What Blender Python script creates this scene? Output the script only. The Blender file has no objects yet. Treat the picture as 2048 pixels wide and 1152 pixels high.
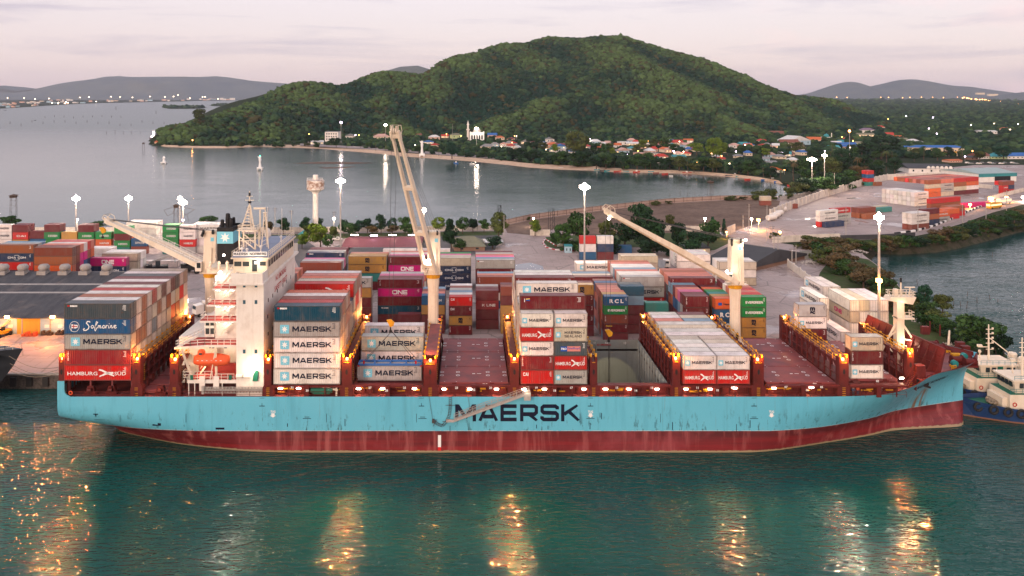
import bpy, math, random
import numpy as np
from mathutils import Vector, Matrix, noise as mnoise
R = math.radians
random.seed(7)
SC = bpy.context.scene
COL = SC.collection

# ------------------------------------------------------------------ camera
CH = 65.5                      # camera height above the water
FP = 1620.0                    # focal length in pixels of the 2048 wide picture
CX, CY = 940.0, 188.0          # vanishing point / horizon
cam = bpy.data.objects.new('camera', bpy.data.cameras.new('camera'))
COL.objects.link(cam)
cam.location = (0, 0, CH)
cam.rotation_euler = (R(90), 0, 0)
cam.data.sensor_width = 36.0
cam.data.lens = FP / 2048 * 36
cam.data.shift_x = (1024 - CX) / 2048
cam.data.shift_y = -(576 - CY) / 2048
cam.data.clip_start = 1.0
cam.data.clip_end = 60000
SC.camera = cam
SC.view_settings.view_transform = 'Standard'
SC.view_settings.look = 'None'
SC.view_settings.gamma = 1.0
SC.view_settings.exposure = 0.58
SC.cycles.use_denoising = True
SC.cycles.max_bounces = 5
SC.cycles.diffuse_bounces = 2
SC.cycles.glossy_bounces = 3
SC.cycles.transmission_bounces = 2
SC.cycles.volume_bounces = 0
SC.cycles.sample_clamp_indirect = 6.0
SC.cycles.sample_clamp_direct = 0.0
SC.cycles.caustics_reflective = False
SC.cycles.caustics_refractive = False

# ------------------------------------------------------------------ sky
W = bpy.data.worlds.new("World"); SC.world = W; W.use_nodes = True
nt = W.node_tree; nt.nodes.clear()
def N(t, typ, **kw):
    n = t.nodes.new(typ)
    for k, v in kw.items():
        if k.startswith('i_'):
            n.inputs[k[2:].replace('_', ' ')].default_value = v
        else:
            setattr(n, k, v)
    return n
def ramp(t, stops, interp='LINEAR'):
    n = t.nodes.new('ShaderNodeValToRGB'); cr = n.color_ramp; cr.interpolation = interp
    while len(cr.elements) < len(stops): cr.elements.new(0.5)
    for e, (p, c) in zip(cr.elements, stops):
        e.position = p; e.color = (c[0], c[1], c[2], 1)
    return n
tc = N(nt, 'ShaderNodeTexCoord'); sep = N(nt, 'ShaderNodeSeparateXYZ')
nt.links.new(tc.outputs['Generated'], sep.inputs[0])
grad = ramp(nt, [(0.0, (0.56, 0.43, 0.45)), (0.03, (0.62, 0.485, 0.495)), (0.09, (0.62, 0.515, 0.535)), (0.25, (0.70, 0.63, 0.68)), (1.0, (0.62, 0.70, 0.84))])
nt.links.new(sep.outputs['Z'], grad.inputs[0])
# warm bright side behind the camera, towards the sunrise
back = N(nt, 'ShaderNodeMapRange'); back.inputs['From Min'].default_value = -0.15; back.inputs['From Max'].default_value = -1.0
back.inputs['To Min'].default_value = 0.0; back.inputs['To Max'].default_value = 1.0
nt.links.new(sep.outputs['Y'], back.inputs['Value'])
warm = N(nt, 'ShaderNodeMix', data_type='RGBA'); warm.inputs[7].default_value = (1.22, 0.92, 0.80, 1)
nt.links.new(back.outputs[0], warm.inputs[0]); nt.links.new(grad.outputs[0], warm.inputs[6])
# long thin cloud streaks, denser to the right
mp = N(nt, 'ShaderNodeMapping'); mp.inputs['Scale'].default_value = (2.2, 2.2, 26)
nt.links.new(tc.outputs['Generated'], mp.inputs[0])
nz = N(nt, 'ShaderNodeTexNoise', i_Scale=1.6, i_Detail=6.0, i_Roughness=0.6, i_Distortion=0.5)
nt.links.new(mp.outputs[0], nz.inputs['Vector'])
cr1 = ramp(nt, [(0.50, (0, 0, 0)), (0.72, (1, 1, 1))])
nt.links.new(nz.outputs['Fac'], cr1.inputs[0])
clm = N(nt, 'ShaderNodeMix', data_type='RGBA'); clm.inputs[7].default_value = (0.40, 0.325, 0.41, 1)
m1 = N(nt, 'ShaderNodeMath', operation='MULTIPLY'); m1.inputs[1].default_value = 0.85
nt.links.new(cr1.outputs[0], m1.inputs[0]); nt.links.new(m1.outputs[0], clm.inputs[0])
nt.links.new(warm.outputs[2], clm.inputs[6])
mp2 = N(nt, 'ShaderNodeMapping'); mp2.inputs['Scale'].default_value = (5, 5, 14); mp2.inputs['Location'].default_value = (3.1, 0, 1.7)
nt.links.new(tc.outputs['Generated'], mp2.inputs[0])
nz2 = N(nt, 'ShaderNodeTexNoise', i_Scale=1.5, i_Detail=7.0, i_Roughness=0.62)
nt.links.new(mp2.outputs[0], nz2.inputs['Vector'])
cr2 = ramp(nt, [(0.52, (0, 0, 0)), (0.70, (1, 1, 1))]); nt.links.new(nz2.outputs['Fac'], cr2.inputs[0])
xr = N(nt, 'ShaderNodeMapRange'); xr.inputs['From Min'].default_value = 0.05; xr.inputs['From Max'].default_value = 0.45
nt.links.new(sep.outputs['X'], xr.inputs['Value'])
m2 = N(nt, 'ShaderNodeMath', operation='MULTIPLY'); nt.links.new(cr2.outputs[0], m2.inputs[0]); nt.links.new(xr.outputs[0], m2.inputs[1])
m3 = N(nt, 'ShaderNodeMath', operation='MULTIPLY'); m3.inputs[1].default_value = 0.7; nt.links.new(m2.outputs[0], m3.inputs[0])
cl2 = N(nt, 'ShaderNodeMix', data_type='RGBA'); cl2.inputs[7].default_value = (0.72, 0.52, 0.53, 1)
nt.links.new(m3.outputs[0], cl2.inputs[0]); nt.links.new(clm.outputs[2], cl2.inputs[6])
bg1 = N(nt, 'ShaderNodeBackground'); bg1.inputs['Strength'].default_value = 0.89
nt.links.new(cl2.outputs[2], bg1.inputs['Color'])
sky = N(nt, 'ShaderNodeTexSky', sky_type='NISHITA'); sky.sun_disc = False
sky.sun_elevation = R(12); sky.sun_rotation = R(200)
bg2 = N(nt, 'ShaderNodeBackground'); bg2.inputs['Strength'].default_value = 0.02
nt.links.new(sky.outputs[0], bg2.inputs['Color'])
ad = N(nt, 'ShaderNodeAddShader'); wo = N(nt, 'ShaderNodeOutputWorld')
nt.links.new(bg1.outputs[0], ad.inputs[0]); nt.links.new(bg2.outputs[0], ad.inputs[1]); nt.links.new(ad.outputs[0], wo.inputs[0])

# soft low sun behind the camera, to the left
sd = bpy.data.lights.new('sun', 'SUN'); sd.energy = 1.3; sd.angle = R(14); sd.color = (1.0, 0.76, 0.60)
so = bpy.data.objects.new('sun', sd); COL.objects.link(so)
d = Vector((math.sin(R(200)) * math.cos(R(12)), math.cos(R(200)) * math.cos(R(12)), math.sin(R(12))))
d = Vector((-0.45, -0.86, 0.24)).normalized()
so.rotation_euler = (-d).to_track_quat('-Z', 'Y').to_euler()

# ------------------------------------------------------------------ helpers
def P(px, py, Y): return Vector(((px - CX) / FP * Y, Y, CH - (py - CY) / FP * Y))
def G(px, py, z=3.0):
    Y = (CH - z) * FP / (py - CY); return Vector(((px - CX) / FP * Y, Y, z))
def X_(px, Y): return (px - CX) / FP * Y
def Z_(py, Y): return CH - (py - CY) / FP * Y
ORD = ['first', 'second', 'third', 'fourth', 'fifth', 'sixth', 'seventh', 'eighth', 'ninth', 'tenth', 'eleventh', 'twelfth', 'thirteenth', 'fourteenth', 'fifteenth', 'sixteenth', 'seventeenth', 'eighteenth', 'nineteenth', 'twentieth']
def od(n):
    if n < 20: return ORD[n]
    if n >= 99: return 'hundredth' if n == 99 else 'hundred and '+od(n-100)
    t = ['twenty', 'thirty', 'forty', 'fifty', 'sixty', 'seventy', 'eighty', 'ninety'][(n + 1) // 10 - 2]
    return t.replace('ty', 'tieth') if (n + 1) % 10 == 0 else t + ' ' + ORD[(n + 1) % 10 - 1]
_seen = {}
def tag(o, label=None, cat=None, group=None, kind=None):
    if label:
        _seen[label] = _seen.get(label, 0) + 1
        o['label'] = label
    if cat: o['category'] = cat
    if group: o['group'] = group
    if kind: o['kind'] = kind
    return o
def empty(name, loc=(0, 0, 0), rz=0, label=None, cat=None, group=None, kind=None):
    o = bpy.data.objects.new(name, None); COL.objects.link(o)
    o.location = loc; o.rotation_euler = (0, 0, rz); o.empty_display_size = 0.5
    return tag(o, label, cat, group, kind)
class MB:
    def __init__(s): s.v = []; s.f = []; s.m = []; s.mi = 0; s.sm = []; s.smooth = False
    def add(s, vs, fs):
        b = len(s.v); s.v += [tuple(p) for p in vs]
        for f in fs: s.f.append([b + i for i in f]); s.m.append(s.mi); s.sm.append(s.smooth)
        return s
    def box(s, x0, x1, y0, y1, z0, z1):
        return s.add([(x0, y0, z0), (x1, y0, z0), (x1, y1, z0), (x0, y1, z0), (x0, y0, z1), (x1, y0, z1), (x1, y1, z1), (x0, y1, z1)],
                     [(0, 3, 2, 1), (4, 5, 6, 7), (0, 1, 5, 4), (1, 2, 6, 5), (2, 3, 7, 6), (3, 0, 4, 7)])
    def beam(s, p, q, w, h=None, up=(0, 0, 1), w2=None, h2=None):
        h = h or w; w2 = w2 or w; h2 = h2 or h
        p = Vector(p); q = Vector(q); d = (q - p)
        if d.length < 1e-6: return s
        d.normalize(); u = Vector(up)
        if abs(d.dot(u)) > 0.98: u = Vector((0, 1, 0))
        a = d.cross(u).normalized(); b = a.cross(d).normalized()
        vs = [p - a*w/2 - b*h/2, p + a*w/2 - b*h/2, p + a*w/2 + b*h/2, p - a*w/2 + b*h/2,
              q - a*w2/2 - b*h2/2, q + a*w2/2 - b*h2/2, q + a*w2/2 + b*h2/2, q - a*w2/2 + b*h2/2]
        return s.add(vs, [(0, 1, 2, 3), (7, 6, 5, 4), (0, 4, 5, 1), (1, 5, 6, 2), (2, 6, 7, 3), (3, 7, 4, 0)])
    def tube(s, p, q, r, r2=None, n=8, cap=True):
        r2 = r if r2 is None else r2; p = Vector(p); q = Vector(q); d = (q - p).normalized()
        u = Vector((0, 0, 1)) if abs(d.z) < 0.95 else Vector((1, 0, 0))
        a = d.cross(u).normalized(); b = a.cross(d)
        vs = []
        for c, rr in ((p, r), (q, r2)):
            for i in range(n):
                t = 2*math.pi*i/n; vs.append(c + a*math.cos(t)*rr + b*math.sin(t)*rr)
        fs = [(i, (i+1) % n, n+(i+1) % n, n+i) for i in range(n)]
        if cap: fs += [tuple(range(n-1, -1, -1)), tuple(range(n, 2*n))]
        return s.add(vs, fs)
    def lathe(s, c, prof, n=16):
        c = Vector(c); vs = []; fs = []
        for r, z in prof:
            for i in range(n):
                t = 2*math.pi*i/n; vs.append(c + Vector((math.cos(t)*r, math.sin(t)*r, z)))
        for k in range(len(prof)-1):
            for i in range(n): fs.append((k*n+i, k*n+(i+1) % n, (k+1)*n+(i+1) % n, (k+1)*n+i))
        fs.append(tuple(range(n-1, -1, -1))); fs.append(tuple(range((len(prof)-1)*n, len(prof)*n)))
        return s.add(vs, fs)
    def prism(s, pts, y0, y1, ax='y'):       # pts in (x,z), extruded along y  (ax='z': pts in (x,y) extruded in z)
        n = len(pts)
        if ax == 'y': vs = [(a, y0, b) for a, b in pts] + [(a, y1, b) for a, b in pts]
        elif ax == 'x': vs = [(y0, a, b) for a, b in pts] + [(y1, a, b) for a, b in pts]
        else: vs = [(a, b, y0) for a, b in pts] + [(a, b, y1) for a, b in pts]
        fs = [tuple(range(n)), tuple(range(2*n-1, n-1, -1))] + [(i, n+i, n+(i+1) % n, (i+1) % n) for i in range(n)]
        return s.add(vs, fs)
    def quad(s, a, b, c, d): return s.add([a, b, c, d], [(0, 1, 2, 3)])
    def rail(s, pts, h=1.05, t=0.07, step=1.8, rows=2):
        for p, q in zip(pts[:-1], pts[1:]):
            p = Vector(p); q = Vector(q); L = (q-p).length; n = max(1, int(L/step))
            for r_ in range(rows):
                o = Vector((0, 0, h*(r_+1)/rows)); s.beam(p+o, q+o, t)
            for i in range(n+1):
                c = p.lerp(q, i/n); s.beam(c, c+Vector((0, 0, h)), t)
        return s
    def stairs(s, p, q, w, n=12, side=(0, 1, 0), th=0.1):
        p = Vector(p); q = Vector(q); sd_ = Vector(side).normalized()*w/2
        s.beam(p-sd_, q-sd_, th, 0.25); s.beam(p+sd_, q+sd_, th, 0.25)
        for i in range(n+1):
            c = p.lerp(q, (i+.5)/(n+1)); s.beam(c-sd_, c+sd_, 0.22, 0.05)
        u = Vector((0, 0, 1)); s.beam(p-sd_+u, q-sd_+u, 0.06); s.beam(p+sd_+u, q+sd_+u, 0.06)
        return s
    def build(s, name, mats, parent=None, loc=None, label=None, cat=None, group=None, kind=None, recalc=False):
        me = bpy.data.meshes.new(name); me.from_pydata(s.v, [], s.f)
        if not isinstance(mats, (list, tuple)): mats = [mats]
        for m in mats: me.materials.append(m)
        if len(mats) > 1: me.polygons.foreach_set('material_index', s.m)
        if any(s.sm): me.polygons.foreach_set('use_smooth', s.sm)
        me.update()
        return link(name, me, parent, loc, label, cat, group, kind)
def link(name, me, parent=None, loc=None, label=None, cat=None, group=None, kind=None, color=None, rot=None):
    o = bpy.data.objects.new(name, me); COL.objects.link(o)
    if parent is not None: o.parent = parent
    if loc is not None: o.location = loc
    if rot is not None: o.rotation_euler = rot
    if color is not None: o.color = (color[0], color[1], color[2], 1)
    return tag(o, label, cat, group, kind)
KIDS = {}
def copy_tree(o, parent=None, loc=None, label=None, color=None):
    c = o.copy(); COL.objects.link(c); c.parent = parent
    if loc is not None: c.location = loc
    if label: tag(c, label)
    for ch in o.children:
        copy_tree(ch, c, color=color)
    if color is not None: c.color = (color[0], color[1], color[2], 1)
    return c

# ------------------------------------------------------------------ materials
def srgb(r, g, b):
    f = lambda c: (c/255/12.92) if c/255 <= 0.04045 else ((c/255+0.055)/1.055)**2.4
    return (f(r), f(g), f(b))
def bsdf(name, col=(.5, .5, .5), rough=0.6, metal=0.0, spec=0.5):
    m = bpy.data.materials.new(name); m.use_nodes = True; t = m.node_tree; b = t.nodes['Principled BSDF']
    b.inputs['Base Color'].default_value = (*col, 1); b.inputs['Roughness'].default_value = rough
    b.inputs['Metallic'].default_value = metal; b.inputs['Specular IOR Level'].default_value = spec
    return m, t, b
def mixc(t, fac, a, b):
    n = t.nodes.new('ShaderNodeMix'); n.data_type = 'RGBA'
    for i, v in ((0, fac), (6, a), (7, b)):
        if isinstance(v, bpy.types.NodeSocket): t.links.new(v, n.inputs[i])
        elif i == 0: n.inputs[0].default_value = v
        else: n.inputs[i].default_value = (*v[:3], 1)
    return n.outputs[2]
def noise(t, scale, detail=4, rough=0.55, vec=None, dist=0.0, mapscale=None, coord='Object', w=None):
    n = t.nodes.new('ShaderNodeTexNoise'); n.inputs['Scale'].default_value = scale; n.inputs['Detail'].default_value = detail
    n.inputs['Roughness'].default_value = rough; n.inputs['Distortion'].default_value = dist
    if vec is None:
        c = t.nodes.new('ShaderNodeTexCoord'); vec = c.outputs[coord]
    if mapscale:
        m_ = t.nodes.new('ShaderNodeMapping'); m_.inputs['Scale'].default_value = mapscale; t.links.new(vec, m_.inputs[0]); vec = m_.outputs[0]
    t.links.new(vec, n.inputs['Vector'])
    if w is not None:
        n.noise_dimensions = '4D'; t.links.new(w, n.inputs['W'])
    return n.outputs['Fac']
def rmp(t, src, lo, hi, a=0.0, b=1.0):
    n = t.nodes.new('ShaderNodeMapRange'); n.inputs['From Min'].default_value = lo; n.inputs['From Max'].default_value = hi
    n.inputs['To Min'].default_value = a; n.inputs['To Max'].default_value = b; t.links.new(src, n.inputs['Value']); return n.outputs[0]
def mul(t, a, b, op='MULTIPLY'):
    n = t.nodes.new('ShaderNodeMath'); n.operation = op
    for i, v in enumerate((a, b)):
        if isinstance(v, bpy.types.NodeSocket): t.links.new(v, n.inputs[i])
        else: n.inputs[i].default_value = v
    return n.outputs[0]
def bump(t, b, h, strength=0.3, dist=0.1):
    n = t.nodes.new('ShaderNodeBump'); n.inputs['Strength'].default_value = strength; n.inputs['Distance'].default_value = dist
    t.links.new(h, n.inputs['Height']); t.links.new(n.outputs[0], b.inputs['Normal'])
def paint(name, col, dirt=(0.12, 0.07, 0.05), amt=0.5, scale=0.6, rough=0.55, streak=True, lo=0.5, hi=0.75):
    m, t, b = bsdf(name, col, rough, spec=.12)
    f = noise(t, scale, 6, 0.62)
    fac = rmp(t, f, lo, hi, 0, amt)
    c = mixc(t, fac, col, dirt)
    if streak:
        f2 = noise(t, 1.0, 4, 0.6, mapscale=(1.6, 1.6, 0.12))
        c = mixc(t, rmp(t, f2, 0.52, 0.8, 0, amt*0.8), c, dirt)
    t.links.new(c, b.inputs['Base Color'])
    bump(t, b, f, 0.15, 0.03)
    return m
def emit(name, col, s, sampling='NONE'):
    m = bpy.data.materials.new(name); m.use_nodes = True; t = m.node_tree; t.nodes.clear()
    e = t.nodes.new('ShaderNodeEmission'); e.inputs[0].default_value = (*col, 1); e.inputs[1].default_value = s
    o = t.nodes.new('ShaderNodeOutputMaterial'); t.links.new(e.outputs[0], o.inputs[0])
    try: m.cycles.emission_sampling = sampling
    except Exception: pass
    return m
M = {}
M['white'] = paint('white_paint', (0.74, 0.68, 0.62), (0.35, 0.24, 0.17), 0.35, 0.35, 0.5)
M['cream'] = paint('cream_paint', (0.70, 0.60, 0.48), (0.4, 0.26, 0.15), 0.35, 0.35, 0.5)
M['oxide'] = paint('red_oxide_paint', (0.115, 0.019, 0.018), (0.045, 0.014, 0.012), 0.7, 0.8, 0.5)
M['oxide_deck'] = paint('red_oxide_deck_paint', (0.235, 0.056, 0.055), (0.12, 0.045, 0.05), 0.8, 0.35, 0.5, streak=False, lo=0.42, hi=0.65)
M['house_deck'] = paint('red_house_deck', (0.36, 0.05, 0.04), (0.15, 0.03, 0.03), 0.4, 0.6, 0.5, streak=False)
M['yellow'] = paint('yellow_paint', (0.62, 0.30, 0.02), (0.2, 0.1, 0.03), 0.4, 1.2, 0.5)
M['black'] = paint('black_steel', (0.018, 0.018, 0.02), (0.05, 0.04, 0.04), 0.4, 1.0, 0.5)
M['grey'] = paint('grey_paint', (0.24, 0.25, 0.25), (0.12, 0.1, 0.09), 0.4, 0.5, 0.55)
M['holdgrey'] = paint('hold_grey_paint', (0.30, 0.315, 0.30), (0.13, 0.11, 0.10), 0.5, 0.12, 0.6)
M['topdeck'] = paint('bluish_deck_paint', (0.22, 0.25, 0.33), (0.13, 0.13, 0.15), 0.5, 0.4, 0.6, streak=False)
M['steel'] = paint('galvanised_steel', (0.36, 0.33, 0.31), (0.2, 0.13, 0.1), 0.4, 1.5, 0.45)
M['green'] = paint('green_paint', (0.015, 0.13, 0.085), (0.03, 0.05, 0.04), 0.4, 0.8, 0.5)
M['orange'] = paint('orange_lifeboat_paint', (0.72, 0.11, 0.04), (0.4, 0.08, 0.04), 0.3, 0.9, 0.35)
M['tealpaint'] = paint('teal_paint', (0.02, 0.2, 0.2), (0.03, 0.08, 0.08), 0.4, 0.8, 0.5)
M['navyletter'] = bsdf('navy_lettering', (0.008, 0.012, 0.03), .6, 0, .08)[0]
M['whiteletter'] = bsdf('white_lettering', (0.78, 0.76, 0.74), .6, 0, .08)[0]
M['redletter'] = bsdf('red_lettering', (0.45, 0.02, 0.02), .6, 0, .08)[0]
M['pinkletter'] = bsdf('magenta_lettering', (0.55, 0.01, 0.16), .6, 0, .08)[0]
M['yellowletter'] = bsdf('yellow_lettering', (0.75, 0.5, 0.04), .6, 0, .08)[0]
M['skyblue'] = bsdf('light_blue_panel', (0.19, 0.50, 0.63), .6, 0, .08)[0]
M['greyletter'] = bsdf('grey_lettering', (0.12, 0.12, 0.13), .6, 0, .08)[0]
M['blueletter'] = bsdf('blue_lettering', (0.02, 0.08, 0.35), .6, 0, .08)[0]
M['glass'] = bsdf('dark_glass', (0.02, 0.03, 0.035), 0.08, 0, 0.8)[0]
M['blueglass'] = bsdf('blue_glass', (0.03, 0.09, 0.13), 0.1, 0, 0.8)[0]
M['rubber'] = bsdf('black_rubber', (0.012, 0.012, 0.013), 0.8)[0]
M['rope'] = bsdf('rope', (0.22, 0.17, 0.12), 0.9)[0]
M['wire'] = bsdf('wire_rope', (0.05, 0.045, 0.045), 0.6)[0]
M['lamp_w'] = emit('white_lamp', (1.0, 0.80, 0.66), 26)
M['lamp_mast'] = emit('floodlight', (1.0, 0.78, 0.62), 60)
M['lamp_o'] = emit('sodium_lamp', (1.0, 0.36, 0.07), 30)
M['lamp_far'] = emit('far_lamp', (1.0, 0.74, 0.5), 9)
M['lamp_faro'] = emit('far_orange_lamp', (1.0, 0.42, 0.12), 10)
M['lamp_violet'] = emit('violet_lamp', (0.92, 0.72, 1.0), 16)
M['lamp_green'] = emit('green_beacon', (0.1, 1.0, 0.5), 6)
M['litwin'] = emit('lit_window', (1.0, 0.62, 0.30), 1.6)

def contmat(name, roof=False):
    m, t, b = bsdf(name, rough=0.5, spec=.12)
    oi = t.nodes.new('ShaderNodeObjectInfo')
    rnd = mul(t, oi.outputs['Random'], 37.0)
    f = noise(t, 0.55, 6, 0.65, w=rnd)
    base = oi.outputs['Color']
    if roof: base = mixc(t, 0.12, base, (0.5, 0.44, 0.42))
    c = mixc(t, rmp(t, f, 0.45, 0.75, 0, 0.42), base, (0.16, 0.11, 0.09))
    fr = noise(t, 2.4, 5, 0.7, w=rnd)
    c = mixc(t, rmp(t, fr, 0.63, 0.70, 0, 0.75 if not roof else 0.9), c, (0.14, 0.05, 0.022))
    fs = noise(t, 1.0, 4, 0.6, mapscale=(2.2, 2.2, 0.18) if not roof else (0.5, 0.5, 0.5), w=rnd)
    c = mixc(t, rmp(t, fs, 0.5, 0.85, 0, 0.4), c, (0.2, 0.15, 0.12))
    t.links.new(c, b.inputs['Base Color'])
    t.links.new(rmp(t, f, 0.3, 0.8, 0.35, 0.65), b.inputs['Roughness'])
    return m
M['cont'] = contmat('container_paint'); M['croof'] = contmat('container_roof_paint', True)
m, t, b = bsdf('container_frame_paint', rough=0.55)
oi = t.nodes.new('ShaderNodeObjectInfo'); fr = noise(t, 1.3, 6, 0.7, w=mul(t, oi.outputs['Random'], 31.0))
c = mixc(t, 0.5, oi.outputs['Color'], (0.035, 0.022, 0.018))
t.links.new(mixc(t, rmp(t, fr, 0.5, 0.62, 0, 0.7), c, (0.12, 0.055, 0.03)), b.inputs['Base Color'])
M['cframe'] = m
m, t, b = bsdf('leaf', rough=0.7, spec=0.12)
oi = t.nodes.new('ShaderNodeObjectInfo'); at = t.nodes.new('ShaderNodeAttribute'); at.attribute_name = 'shade'
c = mixc(t, at.outputs['Fac'], (0.0, 0.0, 0.0), (1, 1, 1))
hs = t.nodes.new('ShaderNodeHueSaturation'); t.links.new(oi.outputs['Color'], hs.inputs['Color'])
t.links.new(rmp(t, at.outputs['Fac'], 0, 1, 0.45, 1.5), hs.inputs['Value']); t.links.new(rmp(t, at.outputs['Fac'], 0, 1, 0.52, 0.485), hs.inputs['Hue'])
t.links.new(hs.outputs[0], b.inputs['Base Color']); M['leaf'] = m
M['bark'] = paint('bark', (0.09, 0.06, 0.045), (0.03, 0.02, 0.02), 0.5, 2.0, 0.9)
M['concrete'] = paint('concrete', (0.34, 0.31, 0.29), (0.14, 0.12, 0.11), 0.6, 0.4, 0.85)
M['wallwhite'] = paint('whitewashed_wall', (0.62, 0.55, 0.48), (0.25, 0.2, 0.16), 0.6, 0.3, 0.85)

def point(name, loc, energy, col=(1, 0.8, 0.62), radius=0.4, parent=None):
    l = bpy.data.lights.new(name, 'POINT'); l.energy = energy; l.color = col; l.shadow_soft_size = radius
    o = bpy.data.objects.new(name, l); COL.objects.link(o); o.location = loc
    if parent is not None: o.parent = parent
    return o

# ------------------------------------------------------------------ lettering
GL = {
 'M': (1.25, [[(.11, 0), (.11, 1)], [(.16, .93), (.62, .22)], [(.62, .22), (1.09, .93)], [(1.14, 0), (1.14, 1)]]),
 'A': (1.2, [[(.1, 0), (.56, .98)], [(.64, .98), (1.1, 0)], [(.3, .28), (.9, .28)]]),
 'E': (1.05, [[(.11, 0), (.11, 1)], [(.11, .9), (.97, .9)], [(.11, .5), (.93, .5)], [(.11, .1), (.97, .1)]]),
 'R': (1.1, [[(.11, 0), (.11, 1)], [(.11, .9), (.86, .9), (.97, .8), (.97, .52), (.86, .42), (.11, .42)], [(.55, .42), (1.0, 0)]]),
 'S': (1.1, [[(1.0, .7), (1.0, .8), (.88, .9), (.2, .9), (.1, .8), (.1, .6), (.2, .51), (.9, .49), (1.0, .39), (1.0, .2), (.9, .1), (.2, .1), (.09, .2), (.09, .3)]]),
 'K': (1.1, [[(.11, 0), (.11, 1)], [(.2, .42), (.98, 1)], [(.45, .6), (1.05, 0)]]),
 'O': (1.15, [[(.2, .1), (.95, .1), (1.05, .2), (1.05, .8), (.95, .9), (.2, .9), (.1, .8), (.1, .2), (.2, .1)]]),
 'N': (1.15, [[(.11, 0), (.11, 1)], [(.14, .93), (1.0, .07)], [(1.04, 0), (1.04, 1)]]),
 'L': (0.95, [[(.11, 0), (.11, 1)], [(.11, .1), (.9, .1)]]), 'D': (1.1, [[(.11, 0), (.11, 1)], [(.11, .9), (.8, .9), (1, .7), (1, .3), (.8, .1), (.11, .1)]]),
 'B': (1.05, [[(.11, 0), (.11, 1)], [(.11, .9), (.8, .9), (.93, .8), (.93, .6), (.8, .51), (.11, .51)], [(.8, .51), (.96, .4), (.96, .2), (.82, .1), (.11, .1)]]),
 'G': (1.1, [[(1, .72), (.98, .82), (.86, .9), (.22, .9), (.1, .78), (.1, .22), (.22, .1), (.88, .1), (1, .22), (1, .48), (.6, .48)]]),
 'C': (1.1, [[(1, .7), (.98, .82), (.86, .9), (.22, .9), (.1, .78), (.1, .22), (.22, .1), (.88, .1), (1, .22), (1, .3)]]),
 'V': (1.15, [[(.06, 1), (.55, .05)], [(.6, .05), (1.1, 1)]]), 'I': (.35, [[(.16, 0), (.16, 1)]]),
 'T': (1.05, [[(.03, .9), (1.0, .9)], [(.52, 0), (.52, .9)]]), 'U': (1.1, [[(.11, 1), (.11, .2), (.22, .1), (.9, .1), (1, .2), (1, 1)]]),
 'H': (1.1, [[(.11, 0), (.11, 1)], [(1, 0), (1, 1)], [(.11, .5), (1, .5)]]), 'P': (1.05, [[(.11, 0), (.11, 1)], [(.11, .9), (.84, .9), (.95, .8), (.95, .52), (.84, .42), (.11, .42)]]),
 'X': (1.05, [[(.06, 0), (1, 1)], [(.06, 1), (1, 0)]]), 'Y': (1.05, [[(.5, 0), (.5, .45)], [(.5, .42), (.05, 1)], [(.5, .42), (1, 1)]]),
 'F': (1.0, [[(.11, 0), (.11, 1)], [(.11, .9), (.95, .9)], [(.11, .48), (.85, .48)]]), ' ': (.55, []),
}
def stroke2d(path, t):
    """mitred strip along a 2-D path -> list of quads"""
    n = len(path); L = []; Rr = []
    closed = path[0] == path[-1] and n > 2
    for i in range(n):
        p = Vector(path[i]).to_2d() if len(path[i]) > 2 else Vector(path[i])
        def dr(a, b):
            d_ = Vector(path[b]) - Vector(path[a]); return d_.normalized()
        if closed: d0 = dr(i-1, i) if i > 0 else dr(n-2, n-1); d1 = dr(i, i+1) if i < n-1 else dr(0, 1)
        else: d0 = dr(i-1, i) if i > 0 else dr(0, 1); d1 = dr(i, i+1) if i < n-1 else dr(n-2, n-1)
        nn = Vector((-(d0.y+d1.y), d0.x+d1.x))
        nn.normalize(); k = nn.dot(Vector((-d0.y, d0.x))); nn *= (t/2)/max(k, 0.5)
        L.append(p+nn); Rr.append(p-nn)
    return [(L[i], Rr[i], Rr[i+1], L[i+1]) for i in range(n-1)]
_tm = {}
def glyphs(text, t=0.2, wide=1.0, gap=0.14):
    """block letters, height 1, starting at x=0, in the x-z plane facing -y; returns (verts, faces, width)"""
    x = 0; V_ = []; F_ = []; k = 0
    for ch in text:
        w, paths = GL.get(ch, GL[' '])
        for pth in paths:
            for q in stroke2d([(a*wide, b_) for a, b_ in pth], t):
                b0 = len(V_); V_ += [(x+p.x, -0.0006*k, min(max(p.y, 0), 1)) for p in q]; F_.append((b0, b0+1, b0+2, b0+3)); k = (k+1) % 9
        x += w*wide + gap
    return V_, F_, x-gap
def textmesh(text, bold=0.0, spacing=1.0):
    key = ('t', text, bold, spacing)
    if key in _tm: return _tm[key]
    cu = bpy.data.curves.new('txt', 'FONT'); cu.body = text; cu.offset = bold; cu.space_character = spacing; cu.resolution_u = 2
    ob = bpy.data.objects.new('txt', cu); COL.objects.link(ob)
    bpy.context.view_layer.update()
    me = bpy.data.meshes.new_from_object(ob.evaluated_get(bpy.context.evaluated_depsgraph_get()))
    V_ = [(v.co.x, v.co.y) for v in me.vertices]; F_ = [tuple(p.vertices) for p in me.polygons]
    bpy.data.objects.remove(ob); bpy.data.curves.remove(cu); bpy.data.meshes.remove(me)
    xs = [v[0] for v in V_]; ys = [v[1] for v in V_]; x0 = min(xs); w = max(xs)-x0; y0 = min(ys); h = max(ys)-y0
    V_ = [((a-x0)/h, 0, (b_-y0)/h) for a, b_ in V_]
    _tm[key] = (V_, F_, w/h); return _tm[key]
def fit(gl, x0, x1, z0, z1, y=0, shear=0.0):
    V_, F_, w = gl
    return [(x0+(a+shear*c_)/w*(x1-x0), y+b_, z0+c_*(z1-z0)) for a, b_, c_ in V_], F_
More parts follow.
